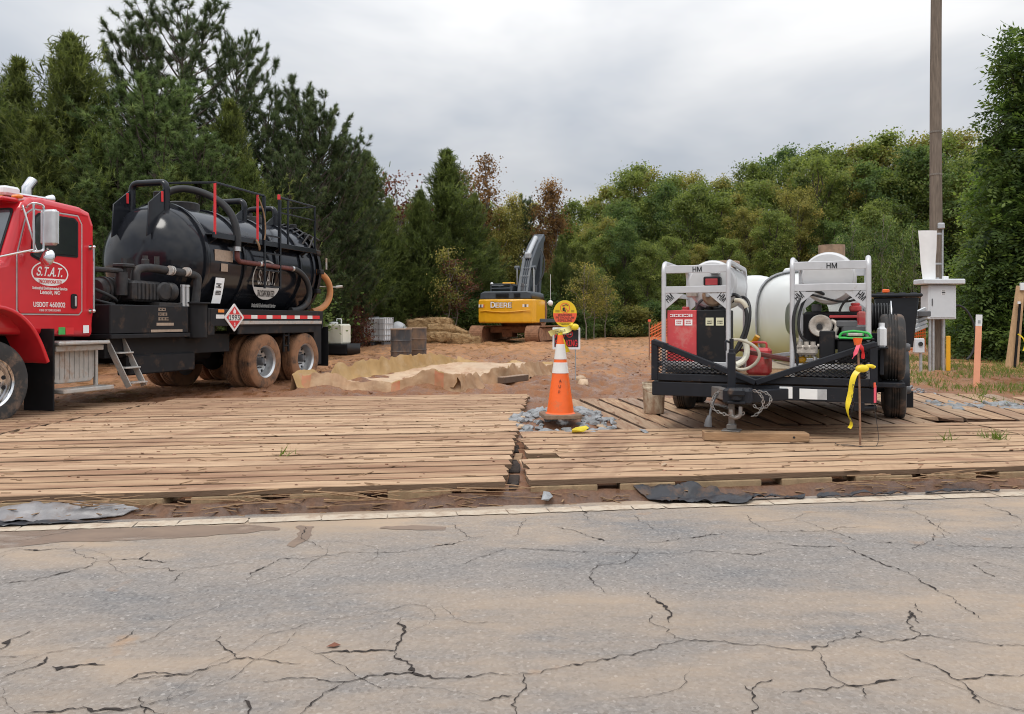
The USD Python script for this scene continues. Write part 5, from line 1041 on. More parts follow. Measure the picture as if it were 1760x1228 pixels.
for y in (.43, 1.07):
    m = MB(); m.lathe([(r-.03, y-.035), (r+.008, y-.035), (r+.008, y+.035), (r-.03, y+.035)][::-1], (0, 0, r+.03), (0, 1, 0), 56); squarish(m, r+.03); obj('steel_band', m, M['galvanized'], wt)
m = MB(); m.tube(fillet([(-.28, .36, 2*r-.03), (-.28, .30, 2*r+.045), (-.12, .22, 2*r+.045), (-.12, .2, 2*r)], .04), .022, 10); obj('lifting_lug', m, M['white_plastic'], wt)
m = MB(); m.cyl((.1, .75, 2*r), (.1, .75, 2*r+.06), .20, ch=.01); obj('fill_lid', m, M['white_plastic'], wt)
m = MB(); m.span((-.5, .1, 0), (.5, 1.8, .10), .01); obj('cradle', m, M['cream_poly'], wt)
tb2 = TW(-.42, 2.15, DZ); w2 = thing('water_tank', 'lower white tank half hidden behind the left pressure washer', 'water tank', tb2, -TRY)
m = MB(); r2 = .59; m.lathe([(0, 0), (.4, .02), (.55, .08), (r2, .18), (r2, 1.5), (.5, 1.62), (0, 1.65)][::-1], (.05, 0, r2+.03), (0, 1, 0), 48); obj('tank_shell', m, M['poly_tank_white'], w2, smooth=40)
m = MB(); m.span((-.4, .2, 0), (.5, 1.5, .08), .01); obj('cradle', m, M['cream_poly'], w2)
# small things on the deck
tb = TW(-.12, .62, DZ); rc_ = thing('red_fuel_can', 'red plastic fuel can with yellow cap on the deck between the washers', 'fuel can', tb, -TRY)
m = MB(); m.box((0, 0, .15), (.26, .20, .30), .03); obj('can_body', m, M['machine_red'], rc_); m = MB(); m.tube(fillet([(-.08, 0, .29), (-.08, 0, .36), (.08, 0, .36), (.08, 0, .29)], .03), .012, 8); obj('can_handle', m, M['machine_red'], rc_)
m = MB(); m.cyl((-.07, .06, .29), (-.07, .06, .37), .05, ch=.01); m.tube([(-.07, .06, .35), (-.02, .03, .43)], .03); obj('spout', m, M['digger_yellow'], rc_)
m = MB(); m.bar((-.30, .36, .885), (.30, .20, .79), .045, .03); m.bar((-.26, .46, .855), (.30, .30, .765), .04, .03); obj('deck_bars', m, M['rusty_pipe'], trailer)
m = MB(); m.bar((-.05, .5, .80), (.3, .32, .86), .045, .045); obj('grey_channel', m, M['galvanized'], trailer)
tb = TW(1.36, 3.28, .85); bn = thing('black_bin', 'black plastic bin with a ribbed lid standing behind the spare wheel', 'bin', tb, -TRY)
m = MB(); m.plate(Polygon([(-.20, 0), (.20, 0), (.27, .66), (-.27, .66)]), (0, .22, 0), X, Zv, .44, bevel=.02); obj('bin_body', m, M['black_paint'], bn)
m = MB(); m.box((0, 0, .69), (.62, .54, .05), .015)
for k in range(4): m.box((-.2+.135*k, 0, .72), (.08, .50, .02), .006)
obj('lid', m, M['black_paint'], bn); m = MB(); m.cyl((-.12, -.05, .73), (-.12, -.05, .78), .045, ch=.01); obj('orange_knob', m, M['cone_orange'], bn)
m = MB(); m.tube(fillet([(.0, 0, 0), (0, 0, -.3)], .01), .05); obj('stand', m, M['trailer_black'], bn)
tb = TW(1.10, 1.45, .62); hr_ = thing('hose_reel', 'steel hose reel wound with black hose behind the right washer', 'hose reel', tb, -TRY)
m = MB()
for k in range(7): m.lathe([(.14, 0), (.165, .012), (.165, .018), (.14, .03)], (-.02+.03*k-.08, 0, .62), (1, 0, 0), 28)
obj('wound_hose', m, M['hose_rubber'], hr_)
for x in (-.11, .13):
    m = MB(); m.lathe([(0, 0), (.19, 0), (.19, .012), (0, .012)], (x, 0, .62), (1, 0, 0), 28); obj('flange', m, M['galvanized'], hr_)
m = MB(); m.box((0, 0, .22), (.3, .2, .44), .01); obj('reel_stand', m, M['trailer_black'], hr_)
tb = TW(1.12, .62, .93); jg = thing('white_jug', 'white plastic jug beside the spare wheel at the corner of the trailer', 'jug', tb, -TRY)
m = MB(); m.box((0, 0, .10), (.09, .16, .22), .025); m.cyl((0, .03, .20), (0, .03, .25), .03); obj('jug_body', m, M['white_plastic'], jg)
m = MB(); m.span((-.06, -.1, -.02), (.06, .1, -.005), .004); m.bar((0, 0, -.3), (0, 0, -.02), .04, .04, (1, 0, 0)); obj('jug_shelf', m, M['trailer_black'], jg)
# block under the jack
p = TW(-.17, -.37, 0); bl = MB(); bl.box((0, 0, .043), (1.02, .17, .083), .006)
p_ = thing('timber_block', 'short thick timber block under the trailer jack', 'timber', (p[0]+.12, p[1]-.01, .162), -5); obj('block', bl, M['beam_wood'], p_)
m = MB(); m.cyl((.36, -.087, .045), (.36, -.08, .045), .012, sides=10); obj('bolt_hole', m, M['black_letter'], p_)
# rod with tape in front of the trailer
rb = np.array([3.375, 7.50, .155]); rd = thing('steel_rod_stake', 'rusty rod stake with orange cap and yellow caution tape before the trailer', 'stake', rb)
m = MB(); m.tube([(0, 0, 0), (-.005, 0, .5), (-.02, .01, 1.03)], .0105, 8); obj('rod', m, M['rust_bar'], rd)
m = MB(); m.cyl((-.02, .01, .97), (-.02, .01, 1.04), .03, .045, sides=14); obj('cap', m, M['cone_orange'], rd)
def ribbon(pts, w, seed, twist=1.5):
    c = curve(pts, 30); t = np.gradient(c, axis=0); t /= np.linalg.norm(t, axis=1, keepdims=True); m = MB()
    ang = np.linspace(0, twist, 30)+.5*np.sin(np.linspace(0, 9, 30)+seed); a = np.cross(t, [0, 1, 0]); a /= np.linalg.norm(a, axis=1, keepdims=True)+1e-9; b = np.cross(t, a)
    n = a*np.cos(ang)[:, None]+b*np.sin(ang)[:, None]; v = np.vstack([c+n*w/2, c-n*w/2, c+n*w/2+b*.001, c-n*w/2+b*.001]); k = 30
    f = [[i, i+1, k+i+1, k+i] for i in range(k-1)]+[[2*k+i, 3*k+i, 3*k+i+1, 2*k+i+1] for i in range(k-1)]
    return m.add(v, f)
obj('yellow_tape', ribbon([(-.005, -.02, .74), (-.07, -.03, .68), (-.11, -.03, .50), (-.13, -.03, .30), (-.10, -.03, .22), (-.12, -.03, .17)], .05, 1), M['tape_yellow'], rd, smooth=True)
m = MB(); m.ball((.01, -.02, .745), .05, 2, (1.3, .7, .75)); m.ball((.08, -.02, .77), .03, 2, (1.6, .5, .6)); m.ball((.12, -.01, .76), .02, 2, (1.4, .6, .8)); obj('tape_knot', m, M['tape_yellow'], rd)
tt = MB()
for k in range(4): tt.dashes(.07, .02, (-.10-.01*k, -.06, .56-.1*k), (.15, 0, -1), (1, 0, .15), .001, k)
obj('tape_print', tt, M['black_letter'], rd, smooth=False)
for s in (0, 1):
    obj('red_ribbon', ribbon([(-.02, -.01, .99), (-.05+.06*s, -.03, .92), (-.09+.1*s, -.03, .84)], .035, s*3), M['red_letter' if s else 'pink_ribbon'], rd, smooth=True)
pw = np.array([3.50, 7.46, .155]); pn = thing('pin_flag', 'thin bent wire with a pink flag end beside the rod stake', 'pin flag', pw)
m = MB(); m.tube(curve([(-.35, -.05, .02), (-.2, -.12, .012), (.0, -.04, .015), (.02, 0, .2), (0, 0, .42)], 24), .003, 6); m.tube(curve([(-.34, .1, .02), (-.36, -.02, .015), (-.15, -.1, .012), (.05, -.06, .012)], 20), .003, 6); obj('wire', m, M['hose_rubber'], pn)
m = MB(); m.box((0, 0, .50), (.022, .01, .17), .003); obj('pink_flag', m, M['pink_ribbon'], pn); m = MB(); m.box((-.003, 0, .585), (.02, .012, .05), .003); obj('flag_top', m, M['sign_orange'], pn)
# muddy bucket behind the left corner
bk = thing('bucket', 'mud smeared white bucket standing behind the left corner of the trailer', 'bucket', (1.86, 10.15, .155))
paint('muddy_bucket', (.62, .54, .40), .55, var=.12, scale=4, dirt=(.22, .12, .065), damt=.66, dscale=5.5, stretch=(1, 1, .5))
m = MB(); m.lathe([(0, 0), (.128, 0), (.132, .02), (.145, .31), (.152, .315), (.152, .34), (.147, .345), (.148, .375), (.153, .38), (.153, .40), (.140, .40), (.125, .03), (0, .03)], (0, 0, 0), (0, 0, 1), 32); obj('pail', m, M['muddy_bucket'], bk)
m = MB(); m.tube(curve([(-.15, 0, .36), (-.12, -.14, .30), (0, -.165, .27), (.12, -.14, .30), (.15, 0, .36)], 18), .004, 6); obj('bail', m, M['rust_bar'], bk)
# traffic cone
cn = thing('traffic_cone', 'orange traffic cone with two white reflective collars on the stone heap', 'traffic cone', (.545, 8.72, .275), 8)
def cr(z): return .155-(.155-.030)*(z-.045)/.875
m = MB(); m.lathe([(cr(.045)+.02, .045), (cr(.06), .06), (cr(.5), .5), (cr(.90), .90), (cr(.925), .925), (cr(.925)-.012, .925), (cr(.9)-.012, .88), (cr(.05)-.012, .045)], (0, 0, 0), (0, 0, 1), 40); obj('cone_body', m, M['cone_orange'], cn, smooth=40)
for a, b in ((.50, .62), (.655, .825)):
    m = MB(); m.lathe([(cr(a)-.002, a), (cr(a)+.004, a), (cr(b)+.004, b), (cr(b)-.002, b)], (0, 0, 0), (0, 0, 1), 40); obj('reflective_collar', m, M['white_reflector'], cn)
m = MB(); o = roundrect(-.215, -.215, .215, .215, .06); m.plate(o, (0, 0, 0), X, Yv, .048, bevel=.01); obj('base', m, M['cone_base'], cn)
m = MB()
for k, t in enumerate('AUP'): m.text(t, .032, (-.022-.008*k, -(cr(.40-.06*k)+.002), .40-.06*k), unit((1, 0, .1)), unit((0, .14, 1)), .002)
obj('scrawl', m, M['black_letter'], cn, smooth=False)
# ================================================================ excavator
EO = np.array([.26, 36.6, .34]); exv = thing('excavator', 'yellow and grey tracked excavator seen from behind with its boom raised', 'excavator', EO, -18)
for s in (-1, 1):
    tr = thing('track', parent=exv); cx = s*1.32
    p = shapely.LineString([(-1.75, .40), (1.75, .40)]).buffer(.38, quad_segs=8); q = p.buffer(-.09)
    m = MB(); m.plate(q, (cx-.18, 0, 0), Yv, Zv, .36, bevel=.02); obj('track_frame', m, M['clay_track'], tr)
    c = np.array(p.exterior.segmentize(.19).coords)[:-1]; t = np.roll(c, -1, 0)-np.roll(c, 1, 0); t /= np.linalg.norm(t, axis=1, keepdims=True)
    for k in range(len(c)):
        d = np.array([0, t[k, 0], t[k, 1]]); nn = np.array([0, t[k, 1], -t[k, 0]])
        m = MB(); m.box((cx, c[k, 0], c[k, 1]), (.62, .165, .05), .006, np.stack([X, d, nn*1.0], 1)); m.box(np.array([cx, c[k, 0], c[k, 1]])+nn*.035, (.60, .03, .045), .004, np.stack([X, d, nn], 1)); obj('track_shoe', m, M['clay_track'], tr, smooth=False)
    for y in (-1.75, 1.75):
        m = MB(); m.lathe([(0, 0), (.12, 0), (.16, .03), (.27, .03), (.30, .06), (.30, .14), (0, .14)][::-1], (cx+s*.20, y, .40), (s, 0, 0), 24); obj('sprocket', m, M['clay_track'], tr)
m = MB(); m.box((0, 0, .62), (2.1, 1.9, .30), .04); m.cyl((0, 0, .72), (0, 0, .95), .72, sides=36); m.box((-.2, -.6, .45), (.5, .8, .35), .03); obj('undercarriage', m, M['clay_track'], exv)
m = MB(); m.span((-1.40, -1.0, .95), (1.40, 1.75, 1.12), .02); obj('revolving_frame', m, M['digger_grey'], exv)
cwp = Polygon([(-1.38, -.1), (-1.38, -1.55), (-1.27, -1.84), (-.9, -1.98), (-.3, -2.04), (.3, -2.04), (.9, -1.98), (1.27, -1.84), (1.38, -1.55), (1.38, -.1)]).buffer(-.04).buffer(.04)
m = MB(); m.plate(cwp, (0, 0, .92), X, Yv, 1.08, bevel=.09); obj('counterweight', m, M['digger_yellow'], exv, smooth=40)
m = MB(); m.tube(curve([(-1.2, -1.935, 1.50), (-.6, -2.05, 1.45), (0, -2.07, 1.415), (.6, -2.05, 1.45), (1.2, -1.935, 1.50)], 24), .022, 8); obj('counterweight_crease', m, M['digger_yellow'], exv)
m = MB(); m.plate(shapely.affinity.scale(shapely.box(-.52, -.04, .52, .25), 1, 1), (-.12, -2.046, 1.62), X, Zv, .008); 
lt = MB(); lt.text('D', .25, (-.51, -2.052, 1.62), X, Zv, .010, bold=True); lt.text('EERE', .215, (-.01, -2.052, 1.62), X, Zv, .010, bold=True, width=.76)
bl = MB(); bl.text('D', .275, (-.51, -2.046, 1.608), X, Zv, .008, bold=True); bl.text('EERE', .24, (-.01, -2.046, 1.608), X, Zv, .008, bold=True, width=.80)
obj('letter_outline', bl, M['black_letter'], exv, smooth=False); obj('lettering', lt, M['white_letter'], exv, smooth=False)
for x, a in ((-1.10, .42), (1.02, -.38)):
    n = unit((np.sign(x)*.40, -1, 0)); ux = np.array([-n[1], n[0], 0]); y = -1.905
    for k, (mt, w) in enumerate((('white_reflector', .09), ('machine_grey', .09), ('white_reflector', .09), ('red_reflector', .03))):
        m = MB(); c = np.array([x, y-.01, 1.70])+ux*(-.13+.09*k); m.box(c, (w-.008, .04, .13), .004, np.stack([ux, -n, Zv], 1)); obj('reflector', m, M[mt], exv, smooth=False)
hp = Polygon([(-1.25, 2.0), (1.25, 2.0), (1.20, 2.28), (1.02, 2.36), (-1.02, 2.36), (-1.20, 2.28)])
m = MB(); m.plate(hp, (0, .3, 0), X, Zv, 2.1, bevel=.05); obj('engine_hood', m, M['digger_grey'], exv, smooth=40)
for x in (-.15, .55):
    m = MB()
    for k in range(4): m.box((x, -1.83, 2.10+.05*k), (.62 if x < 0 else .3, .04, .025), .004)
    obj('vent_grille', m, M['black_matte'], exv)
m = MB(); m.cyl((.62, -1.2, 2.3), (.62, -1.2, 2.62), .06); m.cyl((.62, -1.2, 2.58), (.62, -1.2, 2.75), .075, ch=.01); obj('exhaust', m, M['machine_grey'], exv)
cb = Polygon([(.25, 1.12), (1.85, 1.12), (1.95, 1.9), (1.65, 2.72), (.35, 2.76), (.25, 2.7)])
m = MB(); m.plate(cb, (-1.40, 0, 0), Yv, Zv, .98, bevel=.05); obj('cab', m, M['glass_dark'], exv, smooth=40)
m = MB(); m.box((-.91, 1.0, 2.77), (.92, 1.3, .06), .02); m.tube(fillet([(-1.38, .3, 1.2), (-1.38, .3, 2.74), (-1.38, 1.7, 2.74)], .08), .03); m.tube(fillet([(-.42, .3, 1.2), (-.42, .3, 2.74), (-.42, 1.7, 2.74)], .08), .03); obj('cab_frame', m, M['digger_grey'], exv)
m = MB(); m.box((-.55, .35, 2.83), (.55, .3, .09), .02); obj('roof_hatch', m, M['digger_yellow'], exv)
m = MB(); m.tube(fillet([(-1.2, -.4, 2.3), (-1.2, -.4, 2.75), (-.2, -.4, 2.75), (-.2, -.4, 2.3)], .05), .022, 8); m.tube([(-1.2, -.4, 2.56), (-.2, -.4, 2.56)], .018, 8); obj('handrail', m, M['digger_grey'], exv)
m = MB(); m.ball((-1.18, -.3, 2.78), .07, 2); obj('work_lamp', m, M['white_plastic'], exv)
m = MB(); m.cyl((1.55, .2, 1.9), (1.55, .2, 3.2), .012); m.bar((1.40, .2, 1.88), (1.58, .2, 1.88), .04, .04); m.ball((1.56, .18, 1.86), .13, 3, (1, .6, 1)); obj('side_mirror', m, M['white_plastic'], exv)
bo = thing('boom', parent=exv)
side = [(.6, 1.25), (1.15, 1.15), (1.7, 2.4), (2.25, 3.5), (3.2, 4.55), (4.0, 5.32), (3.78, 5.52), (2.75, 4.95), (1.75, 4.15), (1.2, 3.2), (.75, 2.2)]
m = MB(); m.plate(Polygon(side).buffer(-.03).buffer(.03), (-.30, 0, 0), Yv, Zv, .56, bevel=.03); obj('boom_arm', m, M['digger_grey'], bo, smooth=40)
for x in (-.44, .40):
    m = MB(); m.cyl((x, 1.55, 1.35), (x, 1.5, 2.75), .11, ch=.02); obj('cylinder_barrel', m, M['digger_grey'], bo)
    m = MB(); m.cyl((x, 1.34, 2.0), (x, 1.30, 3.62), .062); obj('cylinder_rod', m, M['chrome'], bo); m = MB(); m.cyl((x-.12, 1.36, 3.62), (x+.12, 1.36, 3.62), .11); obj('cylinder_pin', m, M['digger_grey'], bo)
m = MB(); m.cyl((0, 1.75, 4.32), (0, 3.1, 5.28), .12, ch=.02); m.box((0, 1.72, 4.24), (.3, .3, .3), .04); obj('arm_cylinder', m, M['galvanized'], bo)
for z in (2.3, 2.75, 3.2, 3.6):
    m = MB(); y = np.interp(z, [2.2, 3.2, 4.15], [.75, 1.2, 1.75])-.02; m.box((0, y, z), (.34, .05, .05), .008); obj('pipe_clamp', m, M['galvanized'], bo)
m = MB()
for x in (-.10, .0, .10): m.tube(curve([(x, .72, 2.2), (x, 1.16, 3.2), (x, 1.7, 4.15)], 12), .025, 8)
obj('hydraulic_pipes', m, M['digger_grey'], bo)
m = MB(); m.tube(curve([(.40, 2.6, 4.6), (.62, 2.4, 4.2), (.66, 2.1, 3.3), (.5, 1.8, 2.9)], 16), .025, 8); m.tube(curve([(.34, 2.8, 4.7), (.56, 2.6, 4.2), (.52, 2.3, 3.2), (.36, 1.8, 2.7)], 16), .022, 8); obj('hose', m, M['hose_rubber'], bo)
m = MB(); m.plate(Polygon([(3.6, 5.45), (3.95, 5.5), (4.0, 5.1), (3.3, 1.9), (3.0, 1.95), (3.5, 4.9)]), (-.2, 0, 0), Yv, Zv, .38, bevel=.03); obj('dipper_arm', m, M['digger_grey'], exv, smooth=40)
m = MB(); m.plate(Polygon([(2.9, 2.1), (3.3, 2.05), (3.5, 1.6), (3.4, 1.0), (2.8, .6), (2.3, .9), (2.4, 1.05), (2.8, .9), (3.15, 1.2), (3.1, 1.7)]), (-.5, 0, 0), Yv, Zv, 1.0, bevel=.02); obj('bucket', m, M['clay_track'], exv)

# ================================================================ things standing about the site
def gz(x, y): return float(height(np.array(x), np.array(y)))
def at(px, Y): return np.array([(px-880)/F*Y, Y, gz((px-880)/F*Y, Y)])
# oil drums
def drum(px, Y, label):
    p = at(px, Y); T = thing('oil_drum', label, 'oil drum', p-[0, 0, .02]); pr = [(0, 0), (.285, 0), (.295, .012), (.285, .03)]
    for z in (.32, .63): pr += [(.287, z-.03), (.303, z), (.287, z+.03)]
    pr += [(.287, .91), (.298, .93), (.298, .95), (.27, .95), (.27, .935), (0, .935)]
    m = MB(); m.lathe(pr[:-2]+[(.27, .93), (0, .93)], (0, 0, 0), (0, 0, 1), 40); obj('drum_body', m, M['drum_steel'], T, smooth=30)
    m = MB(); m.lathe([(0, .936), (.26, .936), (.275, .962), (.30, .962), (.302, .94), (.29, .935)][::-1], (0, 0, 0), (0, 0, 1), 40); obj('drum_lid', m, M['drum_lid'], T)
drum(689.5, 21.6, 'nearer of two rusty dark steel oil drums behind the tan basin'); drum(716, 22.5, 'further of two dark steel oil drums, half hidden by the nearer one')
# bulk container in its cage
p = at(647, 33); ib = thing('bulk_container', 'white plastic liquid tote in a steel cage on a pallet', 'container', p, -14)
m = MB(); m.box((0, 0, .66), (1.14, .94, .98), .05); m.cyl((0, 0, 1.14), (0, 0, 1.19), .11); obj('bottle', m, M['white_plastic'], ib)
for k in range(6):
    for y in (-.50, .50):
        m = MB(); m.bar((-.575+.23*k, y, .14), (-.575+.23*k, y, 1.18), .02, .02, (1, 0, 0)); obj('cage_bar', m, M['galvanized'], ib, smooth=False)
for k in range(1, 5):
    for x in (-.59, .59):
        m = MB(); m.bar((x, -.5+.2*k, .14), (x, -.5+.2*k, 1.18), .02, .02, (1, 0, 0)); obj('cage_bar', m, M['galvanized'], ib, smooth=False)
for z in (.18, .42, .66, .90, 1.17):
    m = MB(); m.tube(fillet([(-.59, -.51, z), (.59, -.51, z), (.59, .51, z), (-.59, .51, z), (-.59, -.51, z)], .04), .012, 6); obj('cage_ring', m, M['galvanized'], ib)
for x in (-.5, 0, .5):
    m = MB(); m.box((x, 0, .06), (.14, .98, .12), .01); obj('pallet_foot', m, M['machine_grey'], ib)
m = MB(); m.box((-.15, -.52, .26), (.28, .02, .16), .004); obj('tan_plate', m, M['stake_wood'], ib); m = MB(); m.box((-.15, -.515, .78), (.42, .008, .26), .002); obj('front_label', m, M['paper'], ib)
m = MB(); m.dashes(.22, .07, (-.18, -.5195, .74), X, Zv, .002, 3); obj('label_print', m, M['red_letter'], ib, smooth=False)
p = at(690, 35); sk = thing('white_sack', 'pair of white bulk sacks behind the steel drums', 'sacks', p)
for dx, s in ((-.15, 1.0), (.40, .8)):
    m = MB(); b = trimesh.creation.icosphere(subdivisions=3); v = b.vertices*[.42*s, .35, .48*s]; v = v*(1+.12*(meshkit.fbm(v*4, 3, 5)-.5)[:, None])+[dx, 0, .46*s]; m.add(v, b.faces); obj('sack', m, M['white_plastic'], sk, smooth=True)
# cream tank on a black tray behind the lorry
p = at(581, 25.5); ct = thing('cream_tank', 'stained cream rectangular tank on a black steel tray behind the truck', 'tank', p, -12)
m = MB(); m.box((-.08, 0, .66), (.78, .70, .66), .05); obj('tank_body', m, M['cream_poly'], ct); m = MB(); m.cyl((-.15, 0, .98), (-.15, 0, 1.06), .14, ch=.02); m.tube(fillet([(-.05, 0, 1.0), (-.05, 0, 1.16), (.12, 0, 1.16), (.12, 0, 1.0)], .04), .02); obj('cap', m, M['white_plastic'], ct)
m = MB(); m.plate(Polygon([(-.55, .0), (.55, .0), (.55, .34), (-.1, .34), (-.55, .30)]), (0, .55, 0), X, Zv, 1.05, bevel=.01); m.box((.15, -.53, .17), (.75, .03, .28), .005); obj('tray', m, M['black_matte'], ct)
# hay bales, ten of them
hb = np.random.default_rng(5)
def bale(px, Y, z, rz, label, s=1.0, tilt=0):
    p = at(px, Y); L, Wd, H = 1.25*s, .66*s, .45*s
    b = trimesh.creation.box((L, Wd, H)).subdivide().subdivide().subdivide(); v = np.array(b.vertices)
    q = v/np.array([L, Wd, H])*2; v = v*(1-.24*(np.linalg.norm(q, axis=1, keepdims=True)/1.73)**4)
    v += (meshkit.fbm(v*3+px, 3, 3)-.5)[:, None]*v/np.linalg.norm(v, axis=1, keepdims=True)*.34+(meshkit.noise(v*9+px, 9)-.5)[:, None]*.04
    n = 1500; i = hb.integers(0, len(v), n); c = v[i]; d = hb.normal(0, 1, (n, 3))*[1, 1, .5]; d /= np.linalg.norm(d, axis=1, keepdims=True); w = np.cross(d, hb.normal(0, 1, (n, 3))); w /= np.linalg.norm(w, axis=1, keepdims=True)
    l = hb.uniform(.06, .20, (n, 1)); tri = np.stack([c-w*.006, c+w*.006, c+d*l], 1).reshape(-1, 3)
    m = MB(); m.add(v, b.faces); m.add(tri, np.arange(3*n).reshape(-1, 3))
    v, f = m.arrays(); c_, s_ = cos(tilt), sin(tilt); v = v @ np.array([[c_, 0, -s_], [0, 1, 0], [s_, 0, c_]]).T
    T = thing('hay_bale', label, 'hay bale', p+[0, 0, z], rz); obj('straw', (v+[0, 0, H/2], f), M['hay'], T, smooth=False)
bale(720, 34, -.03, 5, 'hay bale at the left foot of the pile'); bale(752, 33.8, -.03, -4, 'hay bale at the middle front of the pile'); bale(786, 34.0, -.03, 8, 'hay bale at the right foot of the pile')
bale(722, 34.3, .34, -6, 'hay bale on the left of the second layer'); bale(757, 34.2, .34, 10, 'hay bale in the middle of the second layer'); bale(783, 34.4, .32, -20, 'slumped hay bale at the right of the second layer', .9, -.35)
bale(723, 34.4, .66, 4, 'hay bale topping the pile at its left'); bale(752, 34.4, .66, -8, 'hay bale topping the pile at its centre'); bale(808, 34.2, -.05, 30, 'loose broken hay bale next to the excavator track', .85, .15); bale(738, 35.2, .66, 0, 'hay bale at the back of the top layer')
# straw lying on the ground
n = 2600; sx, sy = hb.normal(-2.2, 1.5, n), hb.normal(33.4, .8, n); c = np.stack([sx, sy, height(sx, sy)+.02], -1); d = hb.normal(0, 1, (n, 3))*[1, 1, .15]; d /= np.linalg.norm(d, axis=1, keepdims=True); w = np.cross(d, [0, 0, 1]); l = hb.uniform(.08, .2, (n, 1))
obj('loose_straw', (np.stack([c-w*.008, c+w*.008, c+d*l], 1).reshape(-1, 3), np.arange(3*n).reshape(-1, 3)), M['hay'], smooth=False, kind='stuff', label='loose straw on the ground round the bales', cat='straw')
# basin of tan tarpaulin
bs = thing('tarp_basin', 'long shallow containment basin of tan tarpaulin with sagging walls, muddy floor', 'tarp basin', (0, 0, 0))
FL, FR, BR, BL = np.array([-3.80, 14.15]), np.array([-.95, 14.15]), np.array([1.30, 19.6]), np.array([-1.32, 19.9])
m_, k_ = 60, 100; u, w = np.meshgrid(np.linspace(0, 1, m_), np.linspace(0, 1, k_), indexing='ij')
P2 = ((1-u)*(1-w))[..., None]*FL+(u*(1-w))[..., None]*FR+(u*w)[..., None]*BR+((1-u)*w)[..., None]*BL
def floorz(x, y): return np.interp(y, [14, 15.2, 20], [.16, .20, .30])+n2(x, y, .9, 55)*.16+n2(x, y, 3.2, 56)*.07+np.abs(n2(x, y, 2.1, 57))*.06
fz = floorz(P2[..., 0], P2[..., 1]); V = np.concatenate([P2, fz[..., None]], -1).reshape(-1, 3)
f = [[i*k_+j, (i+1)*k_+j, (i+1)*k_+j+1, i*k_+j+1] for i in range(m_-1) for j in range(k_-1)]; obj('floor_sheet', (V, f), M['tarp_floor'], bs, smooth=True)
def wall(a, b, out, hfun, mat, seed, name, patch=None):
    n = 150; t = np.linspace(-.035, 1.035, n); base = a+(b-a)*t[:, None]; L = np.linalg.norm(b-a); s = t*L
    ns = np.stack([s, s*0, s*0], -1); j = (meshkit.fbm(ns*1.6, 3, seed)-.5); j2 = (meshkit.fbm(ns*5, 3, seed+7)-.5)
    h = hfun(t)+j*.12+j2*.035; lean = .05+j*.25; g = height(base[:, 0], base[:, 1]); zf = floorz(base[:, 0], base[:, 1])
    rows = []
    for fr_, dz, off in ((0, 0, -.10), (.35, 0, -.05), (.7, 0, -.02), (.93, 0, -.012), (1.0, 0, 0), (.93, 0, .014), (.7, 0, .05), (.4, 0, .09), (.1, 0, .13), (-.15, 0, .19)):
        fold = ((np.abs(meshkit.fbm(np.stack([s*2.6+fr_*.8, s*0+fr_*1.1, s*0], -1), 2, seed+3)-.5)-.12)*.20+(np.abs(meshkit.noise(np.stack([s*7-fr_*1.5, s*0+fr_*2, s*0], -1), seed+5)-.5)-.2)*.07)*(1-abs(fr_-.5)*.9)
        z = (zf-.01 if off < 0 and fr_ == 0 else g)+np.maximum(h, .03)*fr_
        xy = base+out*(off+lean*fr_+fold)[:, None]; rows.append(np.concatenate([xy, z[:, None]], 1))
    r = len(rows); V = np.concatenate(rows); f = [[q*n+i, q*n+i+1, (q+1)*n+i+1, (q+1)*n+i] for q in range(r-1) for i in range(n-1)]
    w_ = thing(name, parent=bs)
    ff = np.array(f)
    inner = [x for x in f if x[0] < 4*n]; outer = [x for x in f if x[0] >= 4*n]
    def sub(fs): 
        fs = np.array(fs); idx = np.unique(fs); mp = np.zeros(len(V), int); mp[idx] = np.arange(len(idx)); return V[idx], mp[fs]
    obj('inner_sheet', sub(inner), M['tarp_tan'], w_, smooth=True)
    if patch:
        isp = [any(p0 <= (x[0] % n)/n <= p1 for p0, p1 in patch) for x in outer]
        obj('outer_sheet', sub([x for x, y in zip(outer, isp) if not y]), M[mat], w_, smooth=True)
        [obj('orange_patch', sub([x for x in outer if p0 <= (x[0] % n)/n <= p1 and x[0] >= 5*n]), M['tarp_orange'], w_, smooth=True) for p0, p1 in patch]
        o2 = [x for x, y in zip(outer, isp) if y and x[0] < 5*n]
        for p0, p1 in patch:
            o3 = [x for x in o2 if p0 <= (x[0] % n)/n <= p1]
            if o3: obj('fold_edge', sub(o3), M['tarp_tan'], w_, smooth=True)
    else: obj('outer_sheet', sub(outer), M[mat], w_, smooth=True)
def nrm(a, b): d = unit(b-a); return np.array([d[1], -d[0]])
paint('tarp_outer', (.36, .21, .11), .65, var=.25, scale=2.5, dirt=(.48, .33, .20), damt=.45, dscale=2.6, bump=.5, bscale=6)
wall(FL, FR, nrm(FL, FR), lambda t: np.interp(t, [0, .12, .3, .38, .5, .7, 1], [.34, .29, .17, .17, .26, .28, .29]), 'tarp_outer', 3, 'front_wall', [(.02, .07), (.55, .60), (.81, .86)])
wall(FR, BR, nrm(FR, BR), lambda t: np.interp(t, [0, .3, .45, .7, 1], [.30, .25, .31, .25, .14]), 'tarp_outer', 13, 'right_wall')
wall(BL, FL, nrm(BL, FL), lambda t: np.interp(t, [0, .1, .25, .5, .8, 1], [.12, .30, .40, .40, .36, .32]), 'tarp_outer', 23, 'left_wall')
wall(BR, BL, nrm(BR, BL), lambda t: np.interp(t, [0, .4, .8, 1], [.12, .08, .12, .2]), 'tarp_tan', 33, 'back_wall')
